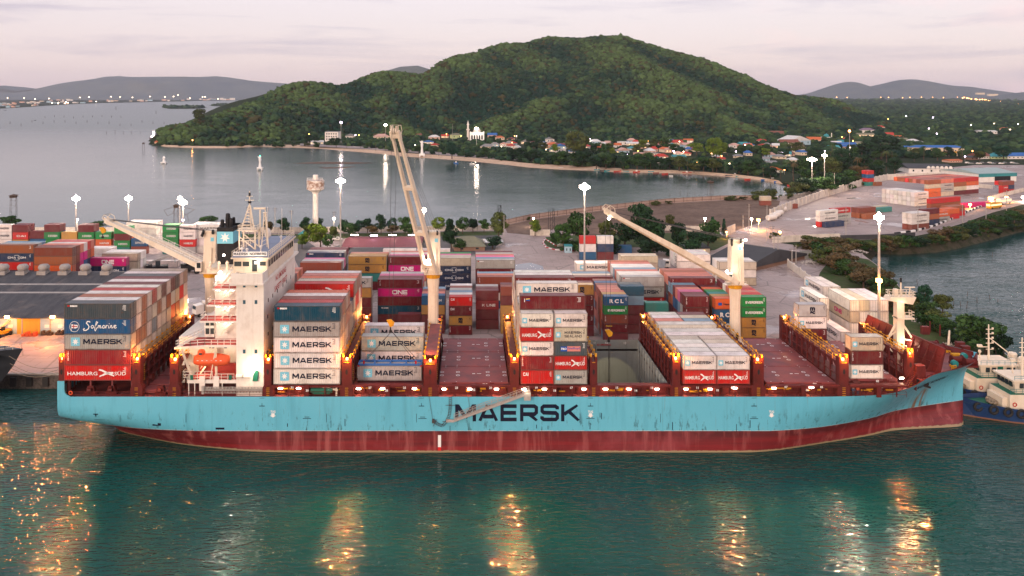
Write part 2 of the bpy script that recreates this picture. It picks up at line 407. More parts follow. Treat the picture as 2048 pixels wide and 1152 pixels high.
def star_pts(cx, cz, r, n=7, inner=0.42, ph=math.pi/2):
    return [(cx+math.cos(ph+math.pi*i/n)*(r if i % 2 == 0 else r*inner), cz+math.sin(ph+math.pi*i/n)*(r if i % 2 == 0 else r*inner)) for i in range(2*n)]
def fan(mb, pts, y):
    cx_ = sum(p[0] for p in pts)/len(pts); cz_ = sum(p[1] for p in pts)/len(pts); n = len(pts)
    mb.add([(cx_, y, cz_)]+[(a, y, b_) for a, b_ in pts], [(0, 1+(i+1) % n, 1+i) for i in range(n)])
def rrect(x0, x1, z0, z1, r=0.15, k=4):
    o = []
    for cx_, cz_, a0 in ((x1-r, z1-r, 0), (x0+r, z1-r, 90), (x0+r, z0+r, 180), (x1-r, z0+r, 270)):
        for i in range(k+1):
            a = R(a0+90*i/k); o.append((cx_+math.cos(a)*r, cz_+math.sin(a)*r))
    return o
# ------------------------------------------------------------------ containers
CC = dict(white=(.72, .65, .60), grey=(.40, .38, .36), maroon=(.13, .014, .018), brown=(.22, .05, .03), red=(.50, .018, .016), darkred=(.24, .016, .02),
          orange=(.62, .11, .03), navy=(.014, .035, .085), blue=(.010, .085, .20), teal=(.03, .22, .19), green=(.008, .20, .045), mustard=(.44, .23, .055),
          magenta=(.55, .008, .17), lightblue=(.16, .27, .36), beige=(.52, .43, .33), rust=(.32, .09, .035), darkgrey=(.06, .075, .085), petrol=(.01, .06, .10),
          pink=(.60, .12, .24), salmon=(.55, .16, .11))
CW = dict(white='white', grey='grey', maroon='maroon', brown='russet', red='scarlet', darkred='crimson', orange='orange', navy='navy', blue='blue', teal='teal',
          green='green', mustard='mustard', magenta='magenta', lightblue='slate', beige='beige', rust='rust', darkgrey='charcoal', petrol='petrol', pink='pink', salmon='salmon')
LG = dict(maersk='with star panel and dark lettering', hamburg='with white capitals and swoosh', one='with big white three letter name', msc='with black two line letters', cma='with white lettering and arc',
          evergreen='with white block name', rcl='with three large white letters', kline='with white serif name', cai='with white letters in the top corner', seaco='with small logo in the top corner',
          safmarine='with white script and round flag', sealand='with star panel and two line lettering', nedlloyd='with blue and pink name panel', hapag='with dark blue logo', apl='with slanted white letters',
          tsline='with small white corner name', shipping='with white faded name', triton='with upright white letters', plain='', tang='with red lettering', florens='with yellow corner name', textlogo='with yellow and blue corner plate', onered='with large red letters')
CH0 = 2.6
_cm = {}
def cont_body(L):
    if ('b', L) in _cm: return _cm[('b', L)]
    mb = MB(); hx = L/2; z0, z1 = 0.15, CH0-0.1; n = int(round((L-0.3)/0.335)); p = (L-0.3)/n; dp = 0.045
    for s in (-1, 1):
        xs = []; x = -hx+0.15
        for i in range(n):
            xs += [(x, 1.2), (x+p*0.28, 1.2), (x+p*0.5, 1.2-dp), (x+p*0.78, 1.2-dp)]; x += p
        xs.append((hx-0.15, 1.2)); vs = [(a, s*b_, z0) for a, b_ in xs]+[(a, s*b_, z1) for a, b_ in xs]; k = len(xs)
        mb.add(vs, [((i, i+1, k+i+1, k+i) if s < 0 else (i+1, i, k+i, k+i+1)) for i in range(k-1)])
    # plain end, corrugated upright
    ys = []; y = -1.1; q = 2.2/8
    for i in range(8): ys += [(y, 0), (y+q*.3, 0), (y+q*.5, dp), (y+q*.8, dp)]; y += q
    ys.append((1.1, 0)); k = len(ys)
    mb.add([(-hx+.03+b_, a, z0) for a, b_ in ys]+[(-hx+.03+b_, a, z1) for a, b_ in ys], [(i+1, i, k+i, k+i+1) for i in range(k-1)])
    mb.mi = 1
    xs = []; x = -hx+0.15; n = int((L-.3)/0.42); p = (L-.3)/n
    for i in range(n): xs += [(x, CH0-.02), (x+p*.6, CH0-.02), (x+p*.7, CH0-.045), (x+p*.9, CH0-.045)]; x += p
    xs.append((hx-.15, CH0-.02)); k = len(xs)
    mb.add([(a, -1.16, b_) for a, b_ in xs]+[(a, 1.16, b_) for a, b_ in xs], [(i, i+1, k+i+1, k+i) for i in range(k-1)])
    me = mesh_only(mb, 'body', [M['cont'], M['croof']]); _cm[('b', L)] = me; return me
def mesh_only(mb, name, mats):
    me = bpy.data.meshes.new(name); me.from_pydata(mb.v, [], mb.f)
    for m_ in mats: me.materials.append(m_)
    if len(mats) > 1: me.polygons.foreach_set('material_index', mb.m)
    me.update(); return me
def cont_frame(L):
    if ('f', L) in _cm: return _cm[('f', L)]
    mb = MB(); hx = L/2; H = CH0
    for sx in (-1, 1):
        for sy in (-1, 1):
            mb.box(sx*hx-(.16 if sx > 0 else 0), sx*hx+(.16 if sx < 0 else 0), sy*1.22-(.16 if sy > 0 else 0), sy*1.22+(.16 if sy < 0 else 0), 0.02, H)
        mb.box(sx*hx-(.1 if sx > 0 else -.012), sx*hx+(.1 if sx < 0 else -.012), -1.06, 1.06, H-.13, H-.004)
        mb.box(sx*hx-(.1 if sx > 0 else -.012), sx*hx+(.1 if sx < 0 else -.012), -1.06, 1.06, .03, .17)
    for sy in (-1, 1):
        a, b_ = sorted((sy*1.215, sy*1.13)); mb.box(-hx+.16, hx-.16, a, b_, H-.11, H-.008); mb.box(-hx+.16, hx-.16, a, b_, .03, .18)
    mb.box(-hx+.2, hx-.2, -1.1, 1.1, .05, .12)
    me = mesh_only(mb, 'frame', [M['cframe']]); _cm[('f', L)] = me; return me
def cont_door(L):
    if ('d', L) in _cm: return _cm[('d', L)]
    mb = MB(); hx = L/2-.03; H = CH0
    for s in (-1, 1):
        a, b_ = sorted((s*.02, s*1.06)); mb.box(hx-.05, hx, a, b_, .17, H-.13)
        for i in range(4):
            z = .3+i*.56; a, b_ = sorted((s*.12, s*.98)); mb.box(hx, hx+.025, a, b_, z, z+.42)
    mb.mi = 1
    for y in (-.85, -.32, .32, .85):
        mb.beam((hx+.05, y, .1), (hx+.05, y, H-.05), .06); mb.box(hx+.03, hx+.08, y-.07, y+.07, 1.0, 1.12)
        mb.box(hx+.03, hx+.08, y-.08, y+.08, .12, .24); mb.box(hx+.03, hx+.08, y-.08, y+.08, H-.24, H-.14)
    me = mesh_only(mb, 'door', [M['cont'], M['steel']]); _cm[('d', L)] = me; return me
def reefer_unit(L):
    if ('r', L) in _cm: return _cm[('r', L)]
    mb = MB(); hx = -L/2-.01
    mb.box(hx-.02, hx+.02, -1.02, 1.02, 1.05, 2.35); mb.mi = 1; mb.box(hx-.04, hx-.02, -.85, -.1, 1.3, 1.75); mb.box(hx-.04, hx-.02, .2, .8, 1.35, 1.7)
    mb.box(hx-.04, hx+.02, -.9, .9, .3, .9); mb.mi = 0; mb.box(hx-.06, hx-.04, -.6, .6, .42, .8)
    me = mesh_only(mb, 'cooling_unit', [M['white'], M['greyletter']]); _cm[('r', L)] = me; return me
def logo_meshes(kind, L):
    """[(part name, mesh)] laid just proud of the long side that faces -y"""
    key = ('l', kind, L)
    if key in _cm: return _cm[key]
    y = -1.232; H = CH0; out = []
    def u(a): return -L/2+a*L
    def txt(gl, a0, a1, z0, z1, mat, name='lettering', shear=0.0, yy=None):
        mb = MB(); v, f = fit(gl, u(a0), u(a1), z0*H, z1*H, y-.004 if yy is None else yy, shear); mb.add(v, f); out.append((name, mesh_only(mb, name, [M[mat]])))
    big = L > 8
    if kind in ('maersk', 'sealand'):
        a, b_ = ((.10, .235) if big else (.055, .2)); mb = MB(); z0, z1 = (.24, .80) if big else (.3, .68)
        fan(mb, rrect(u(a), u(b_), z0*H, z1*H, .13), y); mb.mi = 1; fan(mb, star_pts((u(a)+u(b_))/2, (z0+z1)/2*H, (z1-z0)*H*.42), y-.006)
        out.append(('emblem', mesh_only(mb, 'emblem', [M['skyblue'], M['whiteletter']])))
        if kind == 'maersk': txt(glyphs('MAERSK', .25, 1.12, .14), .285 if big else .26, .87 if big else .86, .36 if big else .41, .70 if big else .62, 'navyletter')
        else:
            txt(glyphs('MAERSK', .2, 1.1), .32, .84, .56, .74, 'navyletter'); txt(glyphs('SEALAND', .16, 1.05), .32, .84, .30, .48, 'navyletter')
    elif kind == 'hamburg':
        txt(textmesh('HAMBURG', .012), .05, .50, .34, .58, 'whiteletter'); txt(textmesh('SÜD', .012), .755, .93, .34, .62, 'whiteletter')
        mb = MB()
        def sw(pts, w):
            for q in stroke2d(pts, w): mb.add([(u(.5)+p.x*L, y-.004, p.y*H) for p in q], [(0, 1, 2, 3)])
        P1 = [(.02, .68), (.03, .70), (.07, .66), (.12, .55), (.17, .45), (.22, .37), (.25, .30)]
        P2 = [(.03, .27), (.08, .36), (.13, .46), (.18, .5), (.24, .5)]
        for path, w0 in ((P1, .055), (P2, .06)):
            n = len(path)
            for i in range(n-1):
                ww = w0*(0.35+0.9*math.sin(math.pi*(i+.7)/(n)))
                (x0_, z0_), (x1_, z1_) = path[i], path[i+1]
                mb.add([(u(.5+x0_), y-.004, (z0_+ww)*H), (u(.5+x0_), y-.004, (z0_-ww)*H), (u(.5+x1_), y-.004, (z1_-ww)*H), (u(.5+x1_), y-.004, (z1_+ww)*H)], [(0, 1, 2, 3)])
        out.append(('emblem', mesh_only(mb, 'emblem', [M['whiteletter']])))
    elif kind == 'one': txt(glyphs('ONE', .24, 1.0, .12), .33, .67, .30, .78, 'whiteletter'); txt(textmesh('OCEAN NETWORK EXPRESS', .02), .34, .66, .17, .215, 'whiteletter')
    elif kind == 'onered': txt(glyphs('ONE', .24, 1.0, .12), .30, .66, .34, .72, 'pinkletter')
    elif kind == 'msc':
        w = .055 if big else .09; txt(textmesh('m', .06), .5-w, .5+w, .5, .80, 'navyletter'); txt(textmesh('sc', .06), .5-w, .5+w, .22, .48, 'navyletter')
    elif kind == 'cma':
        a0, a1 = (.32, .80) if big else (.2, .86); txt(glyphs('CMA CGM', .2, 1.1, .14), a0, a1, .40, .62, 'whiteletter')
        mb = MB(); c0 = (a0+a1)/2*L-L/2
        for s, q0 in ((1, 50), (-1, 230)):
            pts = [(c0+math.cos(R(q0+i*12))*1.25, .51*H+math.sin(R(q0+i*12))*.75) for i in range(8)]
            for q in stroke2d(pts, .09): mb.add([(p.x, y-.004, p.y) for p in q], [(0, 1, 2, 3)])
        out.append(('emblem', mesh_only(mb, 'emblem', [M['whiteletter']])))
    elif kind == 'evergreen': txt(glyphs('EVERGREEN', .26, .95, .12), .16 if not big else .3, .86 if not big else .8, .36, .60, 'whiteletter')
    elif kind == 'rcl': txt(textmesh('R C L', .05), .22, .80, .28, .72, 'whiteletter')
    elif kind == 'kline': txt(textmesh("K' LINE", .02), .26, .78, .36, .62, 'whiteletter')
    elif kind == 'cai': txt(glyphs('CAI', .26, 1.0, .08), .08, .24 if not big else .17, .60, .84, 'whiteletter')
    elif kind == 'seaco': txt(textmesh('seaco', .05), .09, .20, .78, .90, 'whiteletter'); mb = MB(); mb.quad((u(.05), y, .8*H), (u(.085), y, .8*H), (u(.085), y, .9*H), (u(.05), y, .9*H)); out.append(('emblem', mesh_only(mb, 'emblem', [M['redletter']])))
    elif kind == 'safmarine':
        mb = MB(); cx_, cz_ = u(.155), .5*H
        ring = [(cx_+math.cos(R(a))*.88, cz_+math.sin(R(a))*.88) for a in range(0, 361, 20)]; ring[-1] = ring[0]
        for q in stroke2d(ring, .07): mb.add([(p.x, y-.004, p.y) for p in q], [(0, 1, 2, 3)])
        mb.quad((cx_-.62, y-.008, cz_-.8), (cx_-.54, y-.008, cz_-.8), (cx_-.54, y-.008, cz_+.4), (cx_-.62, y-.008, cz_+.4))
        mb.add([(cx_-.5, y-.006, cz_-.25), (cx_+.2, y-.006, cz_-.32), (cx_+.62, y-.006, cz_-.15), (cx_+.62, y-.006, cz_+.3), (cx_+.2, y-.006, cz_+.3), (cx_-.5, y-.006, cz_+.42)], [(0, 1, 2, 3, 4, 5)])
        mb.mi = 1; mb.quad((cx_-.2, y-.012, cz_-.28), (cx_-.05, y-.012, cz_-.28), (cx_-.05, y-.012, cz_+.36), (cx_-.2, y-.012, cz_+.36)); mb.quad((cx_-.5, y-.012, cz_-.02), (cx_+.5, y-.012, cz_-.04), (cx_+.5, y-.012, cz_+.12), (cx_-.5, y-.012, cz_+.14))
        out.append(('emblem', mesh_only(mb, 'emblem', [M['whiteletter'], M['redletter']])))
        # brush script built from tapering strokes
        mb = MB()
        def scr(pts, w):
            for q in stroke2d([(u(.29+a*.50), H*(.14+b_*.72)) for a, b_ in pts], w): mb.add([(p.x, y-.004, p.y) for p in q], [(0, 1, 2, 3)])
        scr([(.2, .88), (.18, .97), (.12, .97), (.09, .82), (.14, .66), (.17, .5), (.15, .3), (.08, .16), (.02, .16), (.0, .26), (.04, .34)], .17)
        for k_, (a0, kind_) in enumerate(((.24, 'a'), (.36, 'f'), (.44, 'm'), (.58, 'a'), (.68, 'r'), (.76, 'i'), (.81, 'n'), (.92, 'e'))):
            if kind_ == 'a': scr([(a0+.07, .55), (a0+.03, .62), (a0-.01, .52), (a0, .38), (a0+.04, .36), (a0+.075, .55), (a0+.075, .4), (a0+.11, .38)], .13)
            if kind_ == 'f': scr([(a0-.02, .4), (a0+.04, .75), (a0+.07, .9), (a0+.03, .95), (a0+.0, .6), (a0-.02, .2), (a0, .12), (a0+.03, .3), (a0+.06, .45)], .13)
            if kind_ == 'm': scr([(a0, .38), (a0+.01, .6), (a0+.035, .6), (a0+.04, .38), (a0+.05, .6), (a0+.075, .6), (a0+.08, .38), (a0+.11, .4)], .13)
            if kind_ == 'n': scr([(a0, .38), (a0+.01, .6), (a0+.04, .6), (a0+.05, .38), (a0+.08, .42)], .13)
            if kind_ == 'r': scr([(a0, .38), (a0+.01, .6), (a0+.05, .6)], .13)
            if kind_ == 'i': scr([(a0, .6), (a0, .38), (a0+.03, .4)], .13); scr([(a0+.01, .78), (a0+.02, .74)], .12)
            if kind_ == 'e': scr([(a0, .48), (a0+.06, .58), (a0+.03, .64), (a0-.01, .56), (a0, .42), (a0+.04, .36), (a0+.08, .44)], .13)
        out.append(('lettering', mesh_only(mb, 'lettering', [M['whiteletter']])))
    elif kind == 'nedlloyd':
        mb = MB(); mb.quad((u(.2), y, .32*H), (u(.4), y, .32*H), (u(.4), y, .66*H), (u(.2), y, .66*H)); mb.mi = 1; mb.quad((u(.4), y, .32*H), (u(.8), y, .32*H), (u(.8), y, .68*H), (u(.4), y, .68*H))
        out.append(('emblem', mesh_only(mb, 'emblem', [M['blueletter'], bsdf('salmon_panel', (.6, .2, .17), .5)[0]])))
        txt(textmesh('P&O', .03), .22, .38, .42, .58, 'whiteletter'); txt(textmesh('Nedlloyd', .01), .42, .78, .42, .62, 'blueletter')
    elif kind == 'hapag':
        txt(textmesh('Hapag-Lloyd', .03), .36, .92, .36, .56, 'navyletter'); mb = MB(); fan(mb, rrect(u(.14), u(.30), .36*H, .62*H, .2), y); out.append(('emblem', mesh_only(mb, 'emblem', [M['blueletter']])))
    elif kind == 'apl': txt(glyphs('APL', .28, 1.1, .1), .34, .70, .22, .56, 'whiteletter', shear=.25)
    elif kind == 'tsline': txt(textmesh('TS LINES', .04), .08, .42 if not big else .24, .68, .80, 'whiteletter')
    elif kind == 'shipping': txt(glyphs('K', .2), .26, .31, .3, .55, 'whiteletter'); txt(glyphs('SHIPPING', .18, .9), .44, .88, .26, .56, 'whiteletter')
    elif kind == 'tang': txt(textmesh('TANG', .03), .28, .56, .38, .58, 'redletter'); txt(textmesh('WANG', .03), .6, .88, .38, .58, 'redletter'); mb = MB(); mb.quad((u(.1), y, .34*H), (u(.2), y, .34*H), (u(.2), y, .62*H), (u(.1), y, .62*H)); out.append(('emblem', mesh_only(mb, 'emblem', [M['navyletter']])))
    elif kind == 'florens': txt(textmesh('Florens', .05), .08, .34, .72, .86, 'yellowletter')
    elif kind == 'textlogo':
        mb = MB(); mb.quad((u(.09), y, .64*H), (u(.15), y, .62*H), (u(.15), y, .82*H), (u(.09), y, .82*H)); mb.mi = 1; mb.quad((u(.09), y-.003, .72*H), (u(.15), y-.003, .76*H), (u(.15), y-.003, .82*H), (u(.09), y-.003, .80*H))
        out.append(('emblem', mesh_only(mb, 'emblem', [M['blueletter'], M['yellowletter']]))); mb = MB(); mb.quad((u(.065), y, .55*H), (u(.075), y, .55*H), (u(.075), y, .8*H), (u(.065), y, .8*H)); out.append(('lettering', mesh_only(mb, 'lettering', [M['whiteletter']])))
    elif kind == 'triton':
        mb = MB()
        for i, ch in enumerate('TRITON'):
            v, f, w = glyphs(ch, .24, .8); vv = [(u(.06)+a*.22-.1, y-.004, (.80-i*.10)*H+c_*.2) for a, b_, c_ in v]; mb.add(vv, f)
        out.append(('lettering', mesh_only(mb, 'lettering', [M['whiteletter']])))
    # the small code block in the upper right corner
    rr = random.Random(hash(kind) % 97 if False else len(kind)*7)
    mb = MB(); dark = kind in ('maersk', 'sealand', 'msc', 'hapag', 'tang', 'onered', 'plainw')
    if kind not in ('plain',):
        for i in range(5):
            w = rr.uniform(.25, .75); z = (.86-i*.075)*H; mb.quad((u(.93)-w*(.6 if not big else 1), y, z), (u(.93), y, z), (u(.93), y, z+.07), (u(.93)-w*(.6 if not big else 1), y, z+.07))
        out.append(('code_marking', mesh_only(mb, 'code_marking', [M['navyletter' if dark else 'whiteletter']])))
    _cm[key] = out; return out

CREC = []
def cont(cx, cy, z, L, H, col, logo, label, group, w=1.0, rz=0.0, reefer=False, vis='front', jit=0.04):
    CREC.append(dict(cx=cx+random.uniform(-jit, jit), cy=cy+random.uniform(-jit, jit), z=z, L=L, H=H, col=col, logo=logo, label=label, group=group, w=w, rz=rz, reefer=reefer, vis=vis))
def vary(c, k=.12):
    f = 1+random.uniform(-k, k); return tuple(min(.95, x*f*(1+random.uniform(-.04, .04))) for x in c)
def flush_containers(maxn=296):
    for r_ in CREC:
        r_['score'] = r_['w']*r_['L']/max(r_['cy'], 100)**2
    CREC.sort(key=lambda r_: -r_['score'])
    for i, r_ in enumerate(CREC[:maxn]):
        col = vary(CC[r_['col']])
        root = empty('shipping_container', (r_['cx'], r_['cy'], r_['z']), r_['rz'], r_['label'], 'shipping container', r_['group'])
        root.scale = (1, 1, (r_['H']-.02)/CH0)
        link('body', cont_body(r_['L']), root, color=col); link('frame', cont_frame(r_['L']), root, color=col)
        link('door', cont_door(r_['L']), root, color=col)
        if r_['reefer']: link('cooling_unit', reefer_unit(r_['L']), root)
        if r_['logo'] != 'plain' and r_['w'] > .35:
            for nm, me in logo_meshes(r_['logo'], r_['L']): link(nm, me, root)
        if abs(r_['rz'])<.01 and r_['vis'] == 'L' and random.random() < .5:   # doors towards the visible end
            for ch in root.children:
                if ch.name.startswith('door') or ch.name.startswith('body'): ch.rotation_euler = (0, 0, math.pi)
    rest = CREC[maxn:]
    if rest:
        mb = MB(); cols = []
        for r_ in rest:
            n0 = len(mb.f); L = r_['L']/2; c0, s0 = math.cos(r_['rz']), math.sin(r_['rz'])
            b0 = len(mb.v); mb.box(-L, L, -1.16, 1.16, 0.06, r_['H']-.06)
            for k in range(b0, len(mb.v)):
                x, y, z = mb.v[k]; mb.v[k] = (r_['cx']+x*c0-y*s0, r_['cy']+x*s0+y*c0, r_['z']+z)
            cols += [vary(CC[r_['col']])]*(len(mb.f)-n0)
            if r_['logo'] in ('maersk', 'hamburg', 'evergreen', 'one', 'cma', 'safmarine', 'hapag', 'rcl', 'kline', 'cai'):
                dk = r_['logo'] == 'maersk'
                v, f, w = glyphs({'maersk': 'MAERSK', 'hamburg': 'HAMBURG', 'evergreen': 'EVERGREEN', 'one': 'ONE', 'cma': 'CMA CGM', 'safmarine': 'SAFMARINE', 'hapag': 'HAPAG', 'rcl': 'R C L', 'kline': 'K LINE', 'cai': 'CAI'}[r_['logo']], .22, 1.0)
                vv, f = fit((v, f, w), -L*.45, L*.72, .36*r_['H'], .62*r_['H'], -1.24)
                vv = [(r_['cx']+x*c0-y*s0, r_['cy']+x*s0+y*c0, r_['z']+z) for x, y, z in vv]
                mb.add(vv, f); cols += [(.02, .02, .04) if dk else (.75, .73, .7)]*len(f)
        me = bpy.data.meshes.new('stacked_containers'); me.from_pydata(mb.v, [], mb.f)
        ca = me.color_attributes.new('Col', 'FLOAT_COLOR', 'CORNER'); k = 0; buf = []
        for p_, c_ in zip(me.polygons, cols): buf += [c_[0], c_[1], c_[2], 1]*p_.loop_total
        ca.data.foreach_set('color', buf)
        m_, t_, b_ = bsdf('distant_container_paint', rough=.6); a_ = t_.nodes.new('ShaderNodeAttribute'); a_.attribute_name = 'Col'
        f_ = noise(t_, .4, 5, .65); t_.links.new(mixc(t_, rmp(t_, f_, .45, .75, 0, .4), a_.outputs['Color'], (.16, .11, .09)), b_.inputs['Base Color'])
        wv = t_.nodes.new('ShaderNodeTexWave'); wv.inputs['Scale'].default_value = 3.0; tc_ = t_.nodes.new('ShaderNodeTexCoord'); t_.links.new(tc_.outputs['Object'], wv.inputs[0]); bump(t_, b_, wv.outputs['Fac'], .5, .05)
        me.materials.append(m_); link('distant_containers', me, label='far rows of stacked containers in many colours across the yards', cat='shipping containers', kind='stuff')
    print('containers', len(CREC), 'as things', min(maxn, len(CREC)))
FT = 12.19; TW = 6.058
MIX_STERN = ['white', 'white', 'grey', 'maroon', 'brown', 'lightblue', 'beige', 'white', 'white', 'red', 'rust', 'navy']
MIX_YARD = ['maroon', 'brown', 'salmon', 'navy', 'maroon', 'grey', 'blue', 'rust', 'darkred', 'orange', 'magenta', 'white', 'mustard']
TIER = ['bottom tier', 'second tier', 'third tier', 'fourth tier', 'fifth tier', 'sixth tier']
def lab(col, L, logo, tier, n, row, where, extra=''):
    s = ('long ' if L > 8 else 'short ')+CW[col]+' container'
    t_ = 'top tier' if tier == n-1 and n > 1 else TIER[tier]
    s += ', '+t_+', '+od(row)+' row'+extra+', '+where
    return s
def ship_stack(xpx, Yf, z0, H, rows, front, side, where, group, mix, topcols=None, pitch=2.49):
    """rows: list of (ntiers, '40'|'20', extra z) from the water side; front: tiers top->bottom, each (col,logo) or [(col,logo),(col,logo)]"""
    Xl = X_(xpx, Yf)
    for r_, spec in enumerate(rows):
        if spec is None: continue
        n, sz = spec[0], spec[1]; cy = Yf+1.22+r_*pitch
        for k in range(n):
            tier = k; z = z0+k*H; top = k == n-1
            if r_ == 0:
                fr = front[n-1-k]
            elif len(spec) > 2 and (n-1-k) in spec[2]: fr = spec[2][n-1-k]
            else:
                c_ = topcols[r_] if top and topcols and topcols[r_] else random.choice(mix)
                if isinstance(c_, tuple): fr = [(c_[0], 'plain'), (c_[1], 'plain')]
                else: fr = (c_, 'plain') if sz == '40' else [(c_, 'plain'), (random.choice(mix), 'plain')]
            if isinstance(fr, tuple): cs = [(Xl+FT/2, FT, fr[0], fr[1], '')]
            else: cs = [(Xl+TW/2, TW, fr[0][0], fr[0][1], ', aft half'), (Xl+FT-TW/2, TW, fr[1][0], fr[1][1], ', forward half')]
            for i, (cx, L, col, lg, ex) in enumerate(cs):
                hidden = r_ > 0 and not top and ((side == 'L' and i == 1) or (side == 'R' and len(cs) > 1 and i == 0))
                if hidden: continue
                w = 3.0 if r_ == 0 or lg != 'plain' else (1.2 if top else .3)
                cont(cx, cy, z, L, H, col, lg, lab(col, L, lg, k, n, r_, where, ex), group, w, vis='front' if r_ == 0 else side)
S = 'container stacks on the ship'
# stern stack
ship_stack(128.6, 148.3, 13.05, 2.82, [(5, '40')]*12,
           [('darkgrey', 'seaco'), ('blue', 'safmarine'), ('grey', 'maersk'), ('darkred', 'triton'), ('red', 'hamburg')], 'R', 'stern stack', S, MIX_STERN,
           [None, 'white', 'rust', 'white', 'red', 'white', 'maroon', 'white', 'maroon', 'darkgrey', 'white', 'beige'])
# stack in front of the house
ship_stack(547.2, 148.3, 12.35, 2.87, [(5, '40')]*5+[(4, '40')]*2+[(5, '40', {0: ('red', 'hamburg')})]+[(5, '40')]*4,
           [('petrol', 'seaco'), ('grey', 'maersk'), ('white', 'maersk'), ('white', 'maersk'), ('white', 'maersk')], 'R', 'stack just forward of the bridge house', S,
           ['white', 'red', 'brown', 'grey', 'white', 'red', 'maroon', 'navy', 'beige'],
           [None, 'red', 'brown', 'white', 'orange', 'beige', 'navy', 'orange', 'beige', 'orange', 'salmon', 'white'])
# next hatch: two separate rows and the lifted one
Y5 = 148.3+4*2.49; Y8 = 148.3+7*2.49
for (y_, xp, r_, cs) in ((Y5, 722.0, 4, [('white', 'maersk'), ('grey', 'maersk')]), (Y8, 729.0, 7, [('white', 'plain'), ('white', 'maersk')])):
    for k, (c_, l_) in enumerate(cs):
        cont(X_(xp, y_)+FT/2, y_+1.22, 12.4+k*2.87, FT, 2.87, c_, l_, lab(c_, FT, l_, k, 2, r_, 'stack behind the lifted container'), S, 3)
cont(X_(717.6, 155.4)+FT/2, 155.4-1.3, 11.35, FT, 2.87, 'grey', 'maersk', 'pale grey container hanging from the blue spreader frame over the hatch', 'lifted container', 9, jit=0)
# tall stack amidships
m2 = [('white', 'maersk'), ('white', 'maersk')]
ship_stack(1041.3, 148.3, 12.35, 2.6, [(5, '20')]+[(6, '40', {0: ('maroon', 'textlogo')})]+[(5, '40')]*3+[(6, '40', {0: ('white', 'maersk')})]+[(5, '40')]+[(6, '40', {0: ('maroon', 'triton')})]+[(6, '40')]*2+[(5, '40')]*2,
           [m2, [('red', 'hamburg'), ('beige', 'sealand')], [('white', 'maersk'), ('darkgrey', 'nedlloyd')], [('darkred', 'triton'), ('red', 'hamburg')], [('red', 'cai'), ('grey', 'maersk')]],
           'L', 'tall midship stack', S, ['beige', 'white', 'beige', 'white', 'grey', 'rust'], [None]*8+['white', 'white', None, None])
# low stack forward of the open hold
W2 = ('white', 'white')
ship_stack(1366.6, 148.3, 12.35, 2.64, [(2, '20'), (2, '20'), (2, '20'), (2, '20'), (2, '20'), (2, '40'), (2, '40'), (1, '40'), (2, '40'), (2, '20'), (2, '20'), (2, '20')],
           [m2, [('red', 'hamburg'), ('red', 'hamburg')]], 'L', 'low stack forward of the open hold', S, ['white', 'beige', 'white', 'grey', 'red'],
           [None, W2, ('white', 'white'), ('white', 'beige'), ('beige', 'beige'), 'white', 'white', 'white', 'white', ('salmon', 'lightblue'), ('white', 'beige'), ('white', 'maroon')])
# forward hatch
for k, (c_, l_) in enumerate([('white', 'maersk'), ('maroon', 'triton'), ('beige', 'maersk')]):
    cont(X_(1701.5, 151.2)+TW/2, 152.4, 12.35+k*2.6, TW, 2.6, c_, l_, lab(c_, TW, l_, k, 3, 0, 'column beside the bow breakwater'), S, 4)
for k, (c_, l_) in enumerate([('maroon', 'triton'), ('white', 'maersk'), ('grey', 'msc')]):
    cont(X_(1596.5, 172)+TW/2, 173.2, 13.0+k*2.6, TW, 2.6, c_, l_, lab(c_, TW, l_, k, 3, 9, 'far side column near the bow'), S, 4)

# ------------------------------------------------------------------ yard stacks on the quay
def yard(xl, xr, L, ytop, n, front, rows, where, group, Y=None, side=None, zg=3.0, mix=None, allrows=True, reefer=False):
    Y = Y or L*FP/(xr-xl); Xl = (xr-CX)/FP*Y-L; zt = Z_(ytop, Y); H = max(2.3, min(3.0, (zt-zg)/n)); mix = mix or MIX_YARD
    side = side or ('L' if (xl+xr)/2 > CX else 'R')
    for r_ in range(len(rows)+1):
        for k in range(n):
            top = k == n-1
            if r_ == 0: fr = front[n-1-k] if n-1-k < len(front) else (random.choice(mix), 'plain')
            elif top: fr = (rows[r_-1], 'plain')
            else:
                if not allrows: continue
                fr = (random.choice(mix), 'plain')
            if fr is None: continue
            w = (1.0 if n-1-k < 4 else .4) if r_ == 0 else (.28 if top else .1)
            cont(Xl+L/2, Y+1.22+r_*2.52, zg+k*H, L, H, fr[0], fr[1], lab(fr[0], L, fr[1], k, n, r_, where), group, w, vis='front' if r_ == 0 else side, reefer=reefer)
YG = 'container stacks on the quay'; c = lambda *a: list(a)
PL = lambda *a: [(x, 'plain') for x in a]
yard(754, 844.5, FT, 558.8, 5, [('maroon', 'triton'), ('magenta', 'one'), ('maroon', 'plain'), ('petrol', 'tsline'), ('maroon', 'plain')], ['maroon', 'pink', 'grey'], 'quay stack with the magenta container', YG, Y=221)
yard(797, 841.5, TW, 629, 2, [('maroon', 'triton'), ('maroon', 'plain')], [], 'small stack before the magenta one', YG, Y=213)
yard(497, 590, FT, 514, 5, PL('maroon', 'navy', 'maroon', 'navy', 'maroon'), ['salmon', 'rust', 'salmon'], 'stack half hidden behind the bridge house', YG)
yard(600, 683, FT, 525, 5, [('brown', 'plain'), ('brown', 'triton')], ['grey', 'pink'], 'brown stack right of the bridge house', YG, mix=['navy', 'maroon', 'grey', 'brown', 'blue'])
yard(611.5, 688, FT, 505.5, 5, [('navy', 'seaco'), ('navy', 'plain')], ['grey', 'maroon', 'maroon'], 'navy stack behind the brown one', YG, Y=258, mix=['navy', 'maroon', 'navy', 'grey'])
